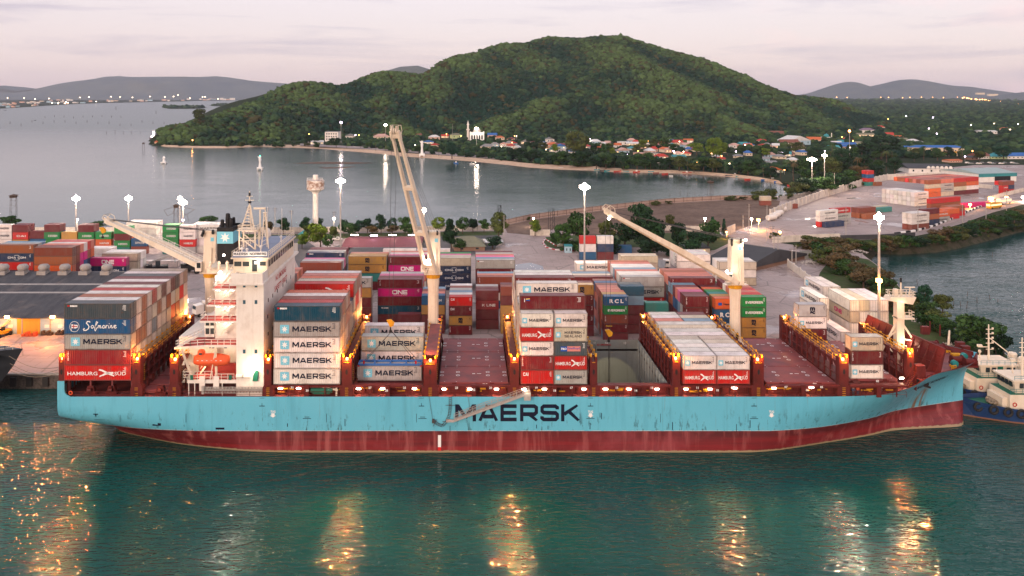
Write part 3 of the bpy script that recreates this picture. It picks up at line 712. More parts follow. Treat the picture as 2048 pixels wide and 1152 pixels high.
yard(697, 773, FT, 512.5, 4, [('mustard', 'msc'), ('mustard', 'msc'), ('teal', 'plain'), ('maroon', 'plain')], ['mustard', 'salmon'], 'mustard stack by the crane wires', YG, Y=258)
yard(777.5, 853, FT, 513.5, 4, [('maroon', 'triton'), ('magenta', 'one')], ['pink', 'white', 'salmon'], 'far stack behind the magenta one', YG, Y=259)
yard(765, 832, FT, 498.5, 2, PL('white', 'white'), [], 'white pair behind the crane, left one', YG, Y=300, mix=['white'])
yard(833, 900, FT, 498.5, 2, PL('white', 'white'), [], 'white pair behind the crane, right one', YG, Y=300, mix=['white'])
yard(866, 942, FT, 516, 4, [('beige', 'plain'), ('navy', 'cma'), ('navy', 'cma'), ('navy', 'cma')], ['beige', 'pink', 'green'], 'stack with navy containers right of the crane', YG, Y=258)
yard(951.5, 1030, FT, 520, 4, [('grey', 'seaco'), ('maroon', 'triton'), ('maroon', 'plain')], ['lightblue', 'pink', 'salmon', 'grey', 'maroon'], 'tall far stack left of the puddles', YG, Y=252)
yard(955, 1038, FT, 560, 4, [('brown', 'triton'), ('maroon', 'plain')], ['salmon', 'lightblue'], 'maroon stack behind the midship stack', YG, Y=236)
yard(951, 997.5, TW, 581, 4, [('maroon', 'triton'), ('darkred', 'kline'), ('maroon', 'triton'), ('maroon', 'triton')], ['maroon', 'grey'], 'dark short stack on the quay', YG, Y=215)
yard(898.7, 944.5, TW, 593.5, 4, [('red', 'cai'), ('maroon', 'cai'), ('mustard', 'msc'), ('maroon', 'triton')], ['white', 'lightblue', 'grey', 'brown', 'white'], 'short stack behind the empty hatch covers', YG, Y=210)
yard(842.5, 889.5, TW, 591, 4, [('blue', 'cma'), ('mustard', 'plain'), ('maroon', 'cai'), ('maroon', 'plain')], ['salmon', 'brown', 'lightblue'], 'short stack behind the crane post', YG, Y=211)
yard(1001, 1048, TW, 573, 5, [('brown', 'plain'), ('maroon', 'triton'), ('mustard', 'msc'), ('mustard', 'plain'), ('mustard', 'plain')], ['maroon'], 'short stack left of the midship stack', YG, Y=211)
yard(652, 743, FT, 556, 5, [('grey', 'maersk'), ('mustard', 'plain'), ('maroon', 'plain'), ('maroon', 'plain'), ('maroon', 'plain')], [], 'pale stack right of the forward stack', YG, Y=217)
yard(1141, 1226.5, FT, 554, 4, PL('maroon', 'maroon', 'maroon', 'brown'), ['beige', 'lightblue'], 'maroon stack beside the blue column', YG, Y=231)
yard(1141, 1188, TW, 569.5, 5, [('mustard', 'msc'), ('maroon', 'triton'), ('maroon', 'triton'), ('maroon', 'triton'), ('maroon', 'plain')], ['maroon'], 'mustard topped short stack', YG, Y=209)
yard(1209, 1256.4, TW, 596.7, 5, [('blue', 'rcl'), ('green', 'evergreen'), ('brown', 'triton'), ('maroon', 'florens'), ('maroon', 'plain')], ['mustard', 'salmon', 'salmon', 'salmon', 'brown', 'blue', 'brown'], 'blue topped short stack', YG, Y=204, mix=['orange', 'lightblue', 'rust', 'beige', 'maroon', 'brown', 'salmon'])
yard(1240.5, 1288, TW, 572.5, 5, [('petrol', 'tsline'), ('lightblue', 'triton'), ('maroon', 'plain'), ('maroon', 'plain')], ['darkgrey'], 'petrol topped short stack', YG, Y=211)
yard(1241.5, 1329.5, FT, 553.5, 4, [('grey', 'seaco'), ('grey', 'maersk'), ('red', 'hamburg'), ('grey', 'plain')], ['white', 'white', 'salmon', 'lightblue', 'white', 'white', 'salmon', 'rust'], 'pale grey quay stack', YG, Y=226, mix=['white', 'lightblue', 'navy', 'rust', 'grey', 'white'])
yard(1291.5, 1337, TW, 606, 3, [('teal', 'shipping')], [], 'green short stack', YG, Y=213)
yard(1340, 1431, FT, 556, 5, [('maroon', 'triton')], ['salmon', 'salmon', 'rust', 'salmon'], 'brownish red long stack', YG, Y=219, mix=['navy', 'maroon', 'maroon', 'darkgrey'])
yard(1370, 1418.5, TW, 592.5, 4, [('maroon', 'triton'), ('maroon', 'triton')], ['maroon', 'pink', 'salmon', 'maroon', 'lightblue', 'lightblue', 'grey'], 'maroon short stack', YG, Y=204, mix=['grey', 'lightblue', 'maroon', 'blue', 'rust'])
yard(1429, 1478, TW, 597, 4, [('orange', 'hapag'), ('blue', 'rcl'), ('blue', 'rcl')], ['mustard', 'teal', 'green', 'orange', 'maroon', 'maroon', 'green'], 'orange topped short stack', YG, Y=204, mix=['lightblue', 'navy', 'grey', 'rust'])
yard(1483, 1532.5, TW, 594, 5, [('green', 'evergreen'), ('green', 'evergreen'), ('mustard', 'msc'), ('mustard', 'msc')], ['red', 'salmon', 'red', 'salmon', 'white', 'maroon', 'maroon'], 'green topped short stack', YG, Y=199)
yard(1159, 1192, TW, 459, 3, [('red', 'seaco'), ('white', 'tang'), ('blue', 'seaco')], [], 'three high column by the garden, left one', 'containers by the roundabout garden', Y=305)
yard(1193.5, 1227, TW, 459, 3, [('white', 'tang'), ('navy', 'seaco'), ('maroon', 'triton')], [], 'three high column by the garden, right one', 'containers by the roundabout garden', Y=305)
yard(1232.5, 1264, TW, 484.5, 1, [('blue', 'apl')], [], 'alone beside the garden trees', 'containers by the roundabout garden', Y=318)
WG = 'white refrigerated containers'
yard(1338, 1421, FT, 509, 2, PL('white', 'white'), ['white']*3, 'white block near the truck', WG, Y=290, mix=['white'], reefer=True)
yard(1438, 1513, FT, 524, 3, PL('beige', 'white', 'beige'), ['white', 'white'], 'pale block behind the forward crane', WG, Y=264, mix=['white', 'beige'])
yard(1241.5, 1316, FT, 512, 4, PL('beige', 'beige', 'beige', 'beige'), ['beige'], 'beige wall left of the truck', WG, Y=266, mix=['beige'])
yard(1153, 1228, FT, 527, 3, [('white', 'maersk'), ('white', 'plain'), ('white', 'plain')], ['white'], 'white stack behind the mast pole', WG, Y=262, mix=['white'])
# end-on white stacks at the right, long axis along the view
def endon(xl, xr, ytop, Y, n, ncol, deep, where, cols, logos, group, zg=3.0, alltiers=True):
    Xl = X_(xl, Y); H = min(2.95, (Z_(ytop, Y)-zg)/n); wcol = (X_(xr, Y)-Xl)/ncol
    for dd in range(deep):
        for q in range(ncol):
            for k in range(n):
                if dd > 0 and k < n-1: continue
                if 0 < q < 0: continue
                col = cols[(k*3+q*5+dd) % len(cols)]; lg = logos[(n-1-k) % len(logos)] if q == 0 and dd == 0 else 'plain'
                t_ = ('top tier' if k == n-1 else TIER[k])
                cont(Xl+wcol*(q+.5), Y+FT/2+dd*12.4, zg+k*H, FT, H, col, lg, 'end-on '+CW[col]+' container, '+t_+', '+od(q)+' column, '+where, group,
                     1.2 if dd == 0 else .4, rz=-math.pi/2, reefer=True)
endon(1700, 1777, 600, 201, 4, 4, 1, 'white block behind the bow breakwater', ['white', 'white', 'beige', 'white'], ['plain', 'onered', 'plain', 'maersk'], WG)
endon(1635.5, 1660.5, 596, 203, 4, 1, 1, 'single white column left of the bow block', ['white'], ['maersk', 'plain'], WG)
endon(1646, 1681, 573, 218, 4, 2, 1, 'white pair furthest back near the bow', ['white'], ['maersk', 'plain'], WG)
endon(1681, 1700.5, 645, 193, 2, 1, 1, 'low white column below the bow block', ['white'], ['maersk'], WG)
# left yard behind the warehouse
LGp = 'container stacks in the left yard'
yard(68, 145, FT, 495, 5, PL('brown', 'rust', 'orange', 'brown', 'brown'), ['brown', 'salmon', 'white', 'red', 'salmon'], 'orange brown stack behind the warehouse vents', LGp, Y=256, mix=['brown', 'blue', 'magenta', 'navy', 'orange', 'maroon', 'navy'])
yard(-9, 67, FT, 490, 5, [('rust', 'triton'), ('navy', 'cma'), ('red', 'cai'), ('navy', 'plain')], ['grey', 'lightblue'], 'navy and red stack at the left edge', LGp, Y=262)
yard(-90, -14, FT, 492, 5, [('navy', 'plain'), ('orange', 'plain'), ('navy', 'plain')], ['navy'], 'stack cut by the left edge', LGp, Y=262)
yard(180, 253, FT, 516, 3, [('magenta', 'one'), ('navy', 'cma'), ('navy', 'plain')], [], 'magenta pair behind the warehouse', LGp, Y=268)
yard(200, 275, FT, 507, 3, PL('beige', 'beige', 'beige'), ['white', 'white'], 'white stack behind the magenta pair', LGp, Y=276, mix=['white'])
yard(172, 222, TW*1.6, 500, 3, PL('white', 'white', 'white'), ['white'], 'white stack left of the jib', LGp, Y=292, mix=['white'])
yard(288, 355, FT, 525, 1, PL('white'), [], 'white container on the ground under the jib', LGp, Y=292)
FR = 'far row of short containers along the left quay'
for i, (a, y0, tiers) in enumerate([(-8, 449, [('white', 'maersk'), ('white', 'maersk'), ('white', 'plain'), ('mustard', 'plain')]), (25, 450, [('maroon', 'triton'), ('red', 'cai'), ('mustard', 'plain'), ('maroon', 'plain')]),
        (60, 461, [('maroon', 'plain'), ('blue', 'rcl'), ('navy', 'plain')]), (88, 449.5, [('maroon', 'triton'), ('green', 'evergreen'), ('green', 'plain'), ('brown', 'plain')]), (123, 464, [('mustard', 'msc'), ('navy', 'seaco'), ('maroon', 'plain')]),
        (156, 450, [('maroon', 'triton'), ('green', 'evergreen'), ('brown', 'plain'), ('maroon', 'plain')]), (191, 464, [('green', 'evergreen'), ('orange', 'hapag'), ('maroon', 'plain')]), (228, 454, [('green', 'plain'), ('maroon', 'plain'), ('green', 'evergreen'), ('teal', 'plain')]),
        (262, 477, [('blue', 'safmarine'), ('brown', 'plain')]), (325, 450, [('green', 'evergreen'), ('green', 'evergreen'), ('green', 'evergreen'), ('teal', 'plain')]), (359, 450, [('white', 'maersk'), ('white', 'maersk'), ('red', 'hamburg'), ('grey', 'plain')])]):
    yard(a, a+31, TW, y0, len(tiers), tiers, [tiers[0][0]] if i % 2 else [], od(i)+' column of the far left row', FR, Y=316)
yard(396, 446, FT, 449, 4, [('white', 'maersk'), ('white', 'maersk'), ('white', 'plain'), ('white', 'plain')], ['white', 'white'], 'white stack left of the funnel', FR, Y=318, mix=['white'])
yard(262, 312, FT, 445, 4, PL('white', 'white', 'white', 'white'), ['white', 'white'], 'white stack above the jib', FR, Y=330, mix=['white'])
# upper right yard: blocks turned towards the camera
def block(px, py, ncol, tiers, depth, rz, where, L=FT, zg=3.0, face='side', logo='plain', group='containers in the upper right yard', seed=0):
    """px,py ground corner nearest; columns run along the local x axis, rows along local y"""
    g = G(px, py, zg); c0, s0 = math.cos(rz), math.sin(rz); rr = random.Random(seed+int(px))
    for q in range(depth):
        for a in range(ncol):
            n = len(tiers)
            for k in range(n):
                if q > 0 and k < n-1 and a < ncol-1: continue
                opt = tiers[n-1-k]
                col, lg = rr.choice(opt)
                lx = a*(L+.15)+L/2; ly = q*2.55+1.22
                cont(g.x+lx*c0-ly*s0, g.y+lx*s0+ly*c0, zg+k*2.6, L, 2.6, col, lg, CW[col]+' container, '+(('top tier' if k == n-1 and n > 1 else TIER[k]))+', '+od(q)+' row, '+od(a)+' along, '+where, group, .5 if q == 0 else .3, rz=rz, reefer=col == 'white' and face == 'end')
WH = [('white', 'plain')]; WM = [('white', 'maersk')]
RD = [('red', 'plain'), ('brown', 'plain'), ('orange', 'plain'), ('rust', 'plain'), ('salmon', 'plain')]
MX = [('maroon', 'plain'), ('rust', 'plain'), ('white', 'plain'), ('grey', 'maersk'), ('orange', 'plain'), ('beige', 'plain')]
# reefer wall (ends towards us) : long side faces right-front
def yblock(px, py, nx, ny, tiers, rz, where, seed, L=FT):
    """px,py = ground point of the corner nearest the camera; long sides face the -y' direction"""
    block(px, py, nx, tiers, ny, rz, where, L=L, seed=seed)
A0 = R(26)
yblock(1835-6, 413, 1, 8, [WM, WM, WM], A0, 'white refrigerated block in the upper yard', 1)
yblock(1856, 395, 4, 9, [RD, MX, MX, MX], A0, 'big red block in the upper yard', 2)
yblock(1824, 461, 1, 2, [[('white', 'maersk')], [('white', 'maersk')], [('white', 'maersk'), ('brown', 'plain')]], A0, 'white stack at the yard corner', 3)
yblock(1846, 452, 1, 1, [[('maroon', 'plain')], [('rust', 'plain')], [('navy', 'plain')]], A0, 'rust stack by the yard corner', 4)
yblock(1868, 446, 1, 1, [[('orange', 'hamburg')], [('grey', 'maersk')]], A0, 'orange pair in the yard corner row', 5)
yblock(1888, 440, 1, 2, [[('orange', 'plain')], [('red', 'plain')]], A0, 'red pair in the yard corner row', 6)
yblock(1900, 434, 1, 2, [[('rust', 'plain')], [('red', 'plain')]], A0, 'last red pair in the yard corner row', 7)
yblock(1862, 428, 2, 1, [[('red', 'plain')], [('rust', 'plain')], [('salmon', 'plain')]], A0, 'tall red row behind the yard corner', 8)
yblock(1652, 456, 1, 1, [[('navy', 'plain')]], A0, 'navy one at the near left group', 9)
yblock(1640, 455, 1, 1, [[('white', 'maersk')], [('white', 'maersk')], [('red', 'plain')]], A0, 'left group near the road', 10)
yblock(1666, 450, 1, 1, [[('red', 'hamburg')], [('grey', 'maersk')], [('grey', 'maersk')]], A0, 'left group second column', 11)
yblock(1731, 439, 1, 1, [[('rust', 'plain')]], A0, 'brown pair in the middle of the yard', 12)
yblock(1719, 437, 1, 2, [[('brown', 'plain')], [('rust', 'plain')]], A0, 'brown stack in the middle of the yard', 13)
yblock(1753, 426, 1, 1, [[('teal', 'plain')]], A0, 'single teal box in the yard', 14); yblock(1745, 423, 1, 1, [[('beige', 'plain')]], A0, 'single beige box in the yard', 15)
yblock(1736, 372, 1, 2, [[('red', 'plain')], [('blue', 'plain')], [('red', 'plain')], [('teal', 'plain')]], A0, 'tall stack by the yard wall', 16, L=TW)
yblock(1752, 372, 1, 1, [[('rust', 'plain')]], A0, 'rust box by the yard wall', 17, L=TW)
yblock(1915, 416, 3, 1, [[('orange', 'plain'), ('magenta', 'plain'), ('white', 'plain')]], R(17), 'low line behind the striped kerb', 18, L=TW*1.5)
yblock(2005, 388, 2, 2, [[('red', 'plain'), ('brown', 'plain')], [('red', 'hamburg'), ('navy', 'plain')], [('red', 'plain')]], A0, 'red stack at the right edge', 19, L=TW)
yblock(1521, 411, 1, 1, [[('beige', 'plain')], [('brown', 'plain')]], R(0), 'by the brown fence', 20, L=TW)
yblock(1578, 418, 1, 1, [[('brown', 'plain')]], R(20), 'behind the tanks', 21, L=TW)
# ------------------------------------------------------------------ the ship
YC = 163.0; YP = 148.0
ship = empty('container_ship', (0, YC, 0), 0, 'long light blue hulled container ship with three white deck cranes lying along the quay', 'container ship')
def at_ship(o): o.parent = ship; o.location = (0, -YC, 0); return o
def SB(mb, name, mats, parent=None, **kw):
    """part of the ship, built in world coordinates"""
    o = mb.build(name, mats, parent or ship, **kw)
    if parent is None: o.location = (0, -YC, 0)
    return o
ST = [  # X, [(half breadth, z)] x7, stem x shift per level
 (-75.4, [(0.5, 5.3), (5, 5.35), (9, 5.5), (12.6, 5.8), (14.5, 6.6), (15, 8.4), (15, 10.2)]),
 (-72, [(0.5, 2.6), (4, 2.8), (8, 3.4), (11.6, 4.4), (14.5, 6.0), (15, 8.4), (15, 10.2)]),
 (-68, [(4.0, -1.5), (5.5, 0), (8.2, 2), (12.0, 3.9), (14.7, 6.0), (15, 8.4), (15, 10.2)]),
 (-62, [(7.2, -1.5), (8.4, 0), (11.0, 2), (13.6, 3.9), (15, 6.2), (15, 8.4), (15, 10.2)]),
 (-55, [(10.4, -1.5), (11.2, 0), (13.1, 2), (14.6, 3.9), (15, 6.2), (15, 8.4), (15, 10.2)]),
 (-47, [(12.7, -1.5), (13.2, 0), (14.4, 2), (15, 3.9), (15, 6.2), (15, 8.4), (15, 10.2)]),
 (-37, [(14.5, -1.5), (14.8, 0), (15, 2), (15, 3.9), (15, 6.2), (15, 8.4), (15, 10.2)]),
 (-20, [(15, -1.5), (15, 0), (15, 2), (15, 3.9), (15, 6.2), (15, 8.4), (15, 10.2)]),
 (10, [(15, -1.5), (15, 0), (15, 2), (15, 3.9), (15, 6.2), (15, 8.4), (15, 10.2)]),
 (44, [(15, -1.5), (15, 0), (15, 2), (15, 3.9), (15, 6.2), (15, 8.4), (15, 10.2)]),
 (54.5, [(14.0, -1.5), (14.5, 0), (14.9, 2), (15, 3.9), (15, 6.2), (15, 8.4), (15, 10.2)]),
 (65, [(11.0, -1.5), (11.5, 0), (12.4, 2), (13.2, 3.9), (14.3, 6.2), (14.9, 8.4), (15, 10.2)]),
 (75.7, [(8.0, -1.5), (8.0, 0), (8.4, 2), (9.3, 3.9), (11.2, 6.2), (13.2, 8.6), (14.5, 10.4)]),
 (81.5, [(5.8, -1.5), (5.6, 0), (5.4, 2), (6.1, 3.9), (8.1, 6.2), (10.7, 8.9), (13.5, 11.4)]),
 (86.5, [(5.0, -1.5), (4.6, 0), (3.9, 2), (4.1, 3.9), (5.5, 6.4), (8.0, 9.4), (11.9, 13.1)]),
 (92, [(4.6, -1.5), (4.0, 0), (2.6, 2), (2.3, 3.9), (2.9, 6.6), (4.8, 9.6), (9.3, 13.3)]),
 (97, [(3.7, -1.5), (3.1, 0), (1.4, 2), (.75, 3.9), (0.8, 6.8), (1.8, 9.6), (5.2, 13.4)]),
 (99.2, [(0, -1.5), (0, 0), (0, 2), (0, 3.9), (0, 6.8), (0, 9.6), (0, 13.5)])]
XSH = {17: [0, 0, 0, 0, 0, .5, 2.8], 16: [0, 0, 0, 0, 0, .2, 1.6], 15: [0, 0, 0, 0, 0, 0, .5]}
raw = np.array([[[ (x+XSH.get(i, [0]*7)[j]), hb, z] for j, (hb, z) in enumerate(sec)] for i, (x, sec) in enumerate(ST)])
def catmull(A, sub=4):
    out = []
    for i in range(len(A)-1):
        p0, p1, p2, p3 = A[max(i-1, 0)], A[i], A[i+1], A[min(i+2, len(A)-1)]
        for k in range(sub):
            t = k/sub; out.append(0.5*((2*p1)+(-p0+p2)*t+(2*p0-5*p1+4*p2-p3)*t*t+(-p0+3*p1-3*p2+p3)*t**3))
    out.append(A[-1]); return np.array(out)
HG = catmull(raw, 4); HG[:, :, 1] = np.clip(HG[:, :, 1], 0, 15)
HG = np.transpose(catmull(np.transpose(HG, (1, 0, 2)), 2), (1, 0, 2)); HG[:, :, 1] = np.clip(HG[:, :, 1], 0, 15)
NSx, NLv = HG.shape[:2]
def hull_hb(X, z):
    """half breadth of the hull at X and height z"""
    zz = [np.interp(X, HG[:, j, 0], HG[:, j, 2]) for j in range(NLv)]; hh = [np.interp(X, HG[:, j, 0], HG[:, j, 1]) for j in range(NLv)]
    return float(np.interp(z, zz, hh))
def top_hb(X):
    xs = HG[:, -1, 0]; return float(np.interp(X, xs, HG[:, -1, 1])), float(np.interp(X, xs, HG[:, -1, 2]))
mb = MB(); mb.smooth = True
vid = {}
for sgn in (-1, 1):
    for i in range(NSx):
        for j in range(NLv):
            x, hb, z = HG[i, j]
            vid[(sgn, i, j)] = len(mb.v); mb.v.append((x, YC+sgn*hb, z))
for sgn in (-1, 1):
    for i in range(NSx-1):
        for j in range(NLv-1):
            q = [vid[(sgn, i, j)], vid[(sgn, i+1, j)], vid[(sgn, i+1, j+1)], vid[(sgn, i, j+1)]]
            mb.f.append(q if sgn < 0 else q[::-1]); mb.m.append(0); mb.sm.append(True)
tr = [vid[(-1, 0, j)] for j in range(NLv)]+[vid[(1, 0, j)] for j in range(NLv-1, -1, -1)]
mb.f.append(tr); mb.m.append(0); mb.sm.append(False)
bt = [vid[(-1, i, 0)] for i in range(NSx)]; br = [vid[(1, i, 0)] for i in range(NSx)]
for i in range(NSx-1): mb.f.append([bt[i], br[i], br[i+1], bt[i+1]]); mb.m.append(0); mb.sm.append(False)
m, t, b = bsdf('hull_paint', rough=0.42, spec=.35)
tcn = t.nodes.new('ShaderNodeTexCoord'); sp = t.nodes.new('ShaderNodeSeparateXYZ'); t.links.new(tcn.outputs['Object'], sp.inputs[0])
Zc = sp.outputs['Z']
big = noise(t, .06, 5, .6); streak = noise(t, 1.0, 5, .65, mapscale=(.55, .55, .05)); fine = noise(t, 1.0, 6, .7, mapscale=(1.2, 1.2, .35)); hor = noise(t, 1.0, 5, .6, mapscale=(.05, .05, 1.3))
blue = mixc(t, rmp(t, big, .35, .65, 0, .8), (.11, .42, .555), (.135, .46, .585))
blue = mixc(t, rmp(t, streak, .52, .72, 0, .45), blue, (.07, .28, .37))
scuff = mul(t, rmp(t, fine, .57, .64, 0, 1), mul(t, rmp(t, Zc, 8.8, 4.2, 0, 1), .9))
blue = mixc(t, scuff, blue, (.03, .10, .12))
# plate seams every 2.4 m upright and two long ones
wv = t.nodes.new('ShaderNodeMath'); wv.operation = 'FRACT'; t.links.new(mul(t, sp.outputs['X'], .085), wv.inputs[0])
seam = rmp(t, wv.outputs[0], .98, .99, 0, .4); blue = mixc(t, seam, blue, (.09, .33, .42))
# rust runs near the anchor
dx = rmp(t, mul(t, mul(t, sp.outputs['X'], 87.6, 'SUBTRACT'), 0, 'ADD'), -2.2, 2.2, -1, 1); ax_ = mul(t, dx, dx); ax_ = rmp(t, ax_, 1.0, 0.1, 0, 1)
rz_ = rmp(t, Zc, 9.2, 8.0, 0, 1); run = noise(t, 1.0, 4, .6, mapscale=(1.5, .2, .06)); rf = mul(t, mul(t, ax_, rz_), rmp(t, run, .42, .58, 0, .9))
blue = mixc(t, rf, blue, (.20, .09, .02))
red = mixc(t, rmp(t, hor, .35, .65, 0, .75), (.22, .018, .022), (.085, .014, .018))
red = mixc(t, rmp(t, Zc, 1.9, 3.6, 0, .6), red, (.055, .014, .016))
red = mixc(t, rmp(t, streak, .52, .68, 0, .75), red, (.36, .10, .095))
red = mixc(t, rmp(t, big, .5, .62, 0, .6), red, (.30, .06, .07))
run2 = noise(t, 1.0, 5, .7, mapscale=(2.2, .2, .10)); blue = mixc(t, mul(t, rmp(t, run2, .63, .73, 0, .5), rmp(t, Zc, 4.0, 10.0, .15, 1.0)), blue, (.16, .09, .05))
foot = rmp(t, mul(t, Zc, rmp(t, fine, .3, .7, -.12, .12), 'ADD'), .38, .30, 0, 1)
red = mixc(t, foot, red, (.30, .22, .13))
above = t.nodes.new('ShaderNodeMath'); above.operation = 'GREATER_THAN'; above.inputs[1].default_value = 3.92; t.links.new(Zc, above.inputs[0])
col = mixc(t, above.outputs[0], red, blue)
ln = mul(t, rmp(t, Zc, 3.93, 3.94, 0, 1), rmp(t, Zc, 4.03, 4.04, 1, 0)); ln = mul(t, ln, rmp(t, fine, .42, .5, 0, .6))
col = mixc(t, ln, col, (.55, .58, .55))
t.links.new(col, b.inputs['Base Color']); bump(t, b, noise(t, .35, 3, .5, mapscale=(1, 1, .5)), .25, .06)
t.links.new(rmp(t, fine, .4, .7, .35, .6), b.inputs['Roughness'])
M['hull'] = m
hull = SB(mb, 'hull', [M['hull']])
# stern side plating standing above the deck edge, with its rounded corner
mb = MB(); prof = [(-75.4, 9.6), (-73.2, 9.6), (-73.2, 10.28), (-73.6, 10.4), (-74.0, 10.8), (-74.15, 11.4), (-74.15, 13.0), (-75.4, 13.0)]
mb.prism(prof, 147.97, 148.2); mb.prism(prof, 177.8, 178.02); mb.box(-75.43, -75.2, 148.2, 177.8, 9.6, 12.2)
SB(mb, 'stern_bulwark', [M['hull']])
def deck_poly(x0, x1, z, inset, name, mat, n=40):
    xs = [x0+(x1-x0)*i/n for i in range(n+1)]; hb_ = [max(min(hull_hb(x, z), top_hb(x)[0])-inset, .03) for x in xs]; L = [(x, YC-h_, z) for x, h_ in zip(xs, hb_)]; Rr = [(x, YC+h_, z) for x, h_ in zip(xs, hb_)]
    mb = MB(); mb.add(L+Rr, [(i, i+1, n+1+i+1, n+1+i) for i in range(n)])
    return SB(mb, name, [mat])
# main deck aft and forward of the open hold, so the hold is a real hole
HX0, HX1, HY0, HY1 = 23.4, 36.6, 149.7, 176.3
mb = MB()
mb.box(-75.2, HX0, 148.05, 177.95, 9.6, 10.0); mb.box(HX1, 62, 148.05, 177.95, 9.6, 10.0); mb.box(HX0, HX1, 148.05, HY0, 9.6, 10.0); mb.box(HX0, HX1, HY1, 177.95, 9.6, 10.0)
SB(mb, 'main_deck', [M['oxide_deck']])
deck_poly(61.9, 84, 9.97, .25, 'fore_well_deck', M['oxide_deck'], 30)
deck_poly(83.5, 101.7, 12.3, .12, 'forecastle_deck', M['oxide_deck'])
mb = MB(); xs = [77+24.7*i/60 for i in range(61)]
for s_ in (-1, 1):
    for k in (0.02, .16):
        pass
    inn = [(x-(.18 if x > 99 else 0), YC+s_*max(top_hb(x)[0]-.16, 0), top_hb(x)[1]+.01) for x in xs]; inb = [(x-(.3 if x > 99 else 0), YC+s_*max(min(top_hb(x)[0]-.3, hull_hb(x, 10.0 if x < 83.5 else 12.3)-.35), 0), 10.0 if x < 83.5 else 12.3) for x in xs]
    out = [(x, YC+s_*(top_hb(x)[0]+.03), top_hb(x)[1]+.01) for x in xs]
    k = len(xs); mb.add(inn+inb, [(i, i+1, k+i+1, k+i) for i in range(k-1)])
    mb.add(out+[(a, b_, c_+.06) for a, b_, c_ in out]+inn+[(a, b_, c_+.05) for a, b_, c_ in inn], [(i, i+1, k+i+1, k+i) for i in range(k-1)]+[(k+i, k+i+1, 3*k+i+1, 3*k+i) for i in range(k-1)])
    for i in range(18, 58, 2):
        x = xs[i]; hb, zt = top_hb(x); h2_ = hull_hb(x, 12.3); mb.beam((x, YC+s_*max(hb-.4, .1), zt-.1), (x, YC+s_*max(min(hb, h2_)-.8, .1), 12.4), .12, .1)
mb.box(83.4, 83.55, 151.5, 174.5, 10, 12.3)
SB(mb, 'bow_bulwark', [M['oxide']])

# ---- lettering and marks on the hull side, wrapped to the plating
def hull_letters(name, gl, x0, x1, z0, z1, mat, off=.03, shear=0.0, rise=0.0, wrap=True):
    v, f = fit(gl, x0, x1, z0, z1, 0, shear); mb = MB(); vv = []
    for x, y, z in v:
        z += rise*(x-x0); hb = hull_hb(x, z) if wrap else 15
        vv.append((x, YC-hb-off+y, z))
    mb.add(vv, f); return SB(mb, name, [mat])
hull_letters('hull_lettering', glyphs('MAERSK', .235, 1.2, .13), X_(910, 148), X_(1159, 148), Z_(842.5, 148), Z_(808.5, 148), M['navyletter'], wrap=False)
v_, f_, w_ = textmesh('MAERSK NORBERG', .02, 1.1)
hull_letters('bow_name', (v_, f_, w_), 84.6, 92.2, 9.3, 10.4, M['navyletter'], .12, 0, .12)
for px in (546, 1181, 1543):
    hull_letters('tug_mark', textmesh('TUG', .03), X_(px-5, 148), X_(px+5, 148), Z_(825.5, 148), Z_(821, 148), M['whiteletter'])
    x = X_(px, 148); mb = MB(); pts = [(x-.3, Z_(826.5, 148)), (x-.3, Z_(831, 148)), (x-.55, Z_(831, 148)), (x, Z_(835, 148)), (x+.55, Z_(831, 148)), (x+.3, Z_(831, 148)), (x+.3, Z_(826.5, 148))]
    mb.add([(a, YC-hull_hb(a, b_)-.03, b_) for a, b_ in pts], [(0, 6, 5, 1), (2, 1, 5, 4), (2, 4, 3)][0:1]+[(1, 5, 4, 2), (2, 4, 3)]); SB(mb, 'tug_arrow', [M['whiteletter']])
mb = MB()
def mark(px, py, w, h):
    x = X_(px, 148); z = Z_(py, 148); y = YC-hull_hb(x, z)-.025; SB(MB().quad((x-w/2, y, z-h/2), (x+w/2, y, z-h/2), (x+w/2, y, z+h/2), (x-w/2, y, z+h/2)), 'hull_mark', [M['navyletter']])
for px in (524, 843, 1181, 1508): mark(px, 812, 1.0, .14); mark(px, 809, .08, .5); mark(px, 796, .9, .07)
for px in (845, 1181, 1508, 614): mark(px, 837, 1.5, .1); mark(px, 834, .9, .1)
for px in (653, 833, 1160, 1321, 1496, 240, 372): mark(px, 836, .07, 1.6)
mark(191, 828.5, .9, .16); mark(191, 828.5, .16, .9); mark(197, 842, 2.0, .08); mark(312, 851, 1.5, .3); mark(318, 849, .6, .5); mark(440, 857, 1.6, .35); mark(1280, 795, 1.2, .06)
for px, py in ((1310, 850), (1345, 852), (1096, 855), (1073, 853), (1473, 856), (900, 858), (662, 848), (575, 850), (1180, 852), (1200, 830), (1203, 832), (1500, 848), (690, 845)): mark(px, py, .07+random.random()*.1, .4+random.random()*1.1)
mb = MB()
x = X_(879, 148)
mb.quad((x-.28, 147.96, Z_(894, 148)), (x+.28, 147.96, Z_(894, 148)), (x+.28, 147.96, Z_(870, 148)), (x-.28, 147.96, Z_(870, 148))); mb.mi = 1
mb.quad((x-.28, 147.96, Z_(901, 148)), (x+.28, 147.96, Z_(901, 148)), (x+.28, 147.96, Z_(894, 148)), (x-.28, 147.96, Z_(894, 148)))
SB(mb, 'draught_board', [M['whiteletter'], bsdf('signal_red', (.6, .01, .01), .5)[0]])
mb = MB(); x = 86.9; z = 10.3; mb.tube((x, YC-hull_hb(x, z)-.1, z), (x, YC-hull_hb(x, z)+.5, z), .5, n=12); mb.beam((x-.2, YC-hull_hb(x, z-.6)-.15, z-.5), (x+1.2, YC-hull_hb(x, z-1)-.25, z-1.0), .35); SB(mb, 'anchor', [M['black']])

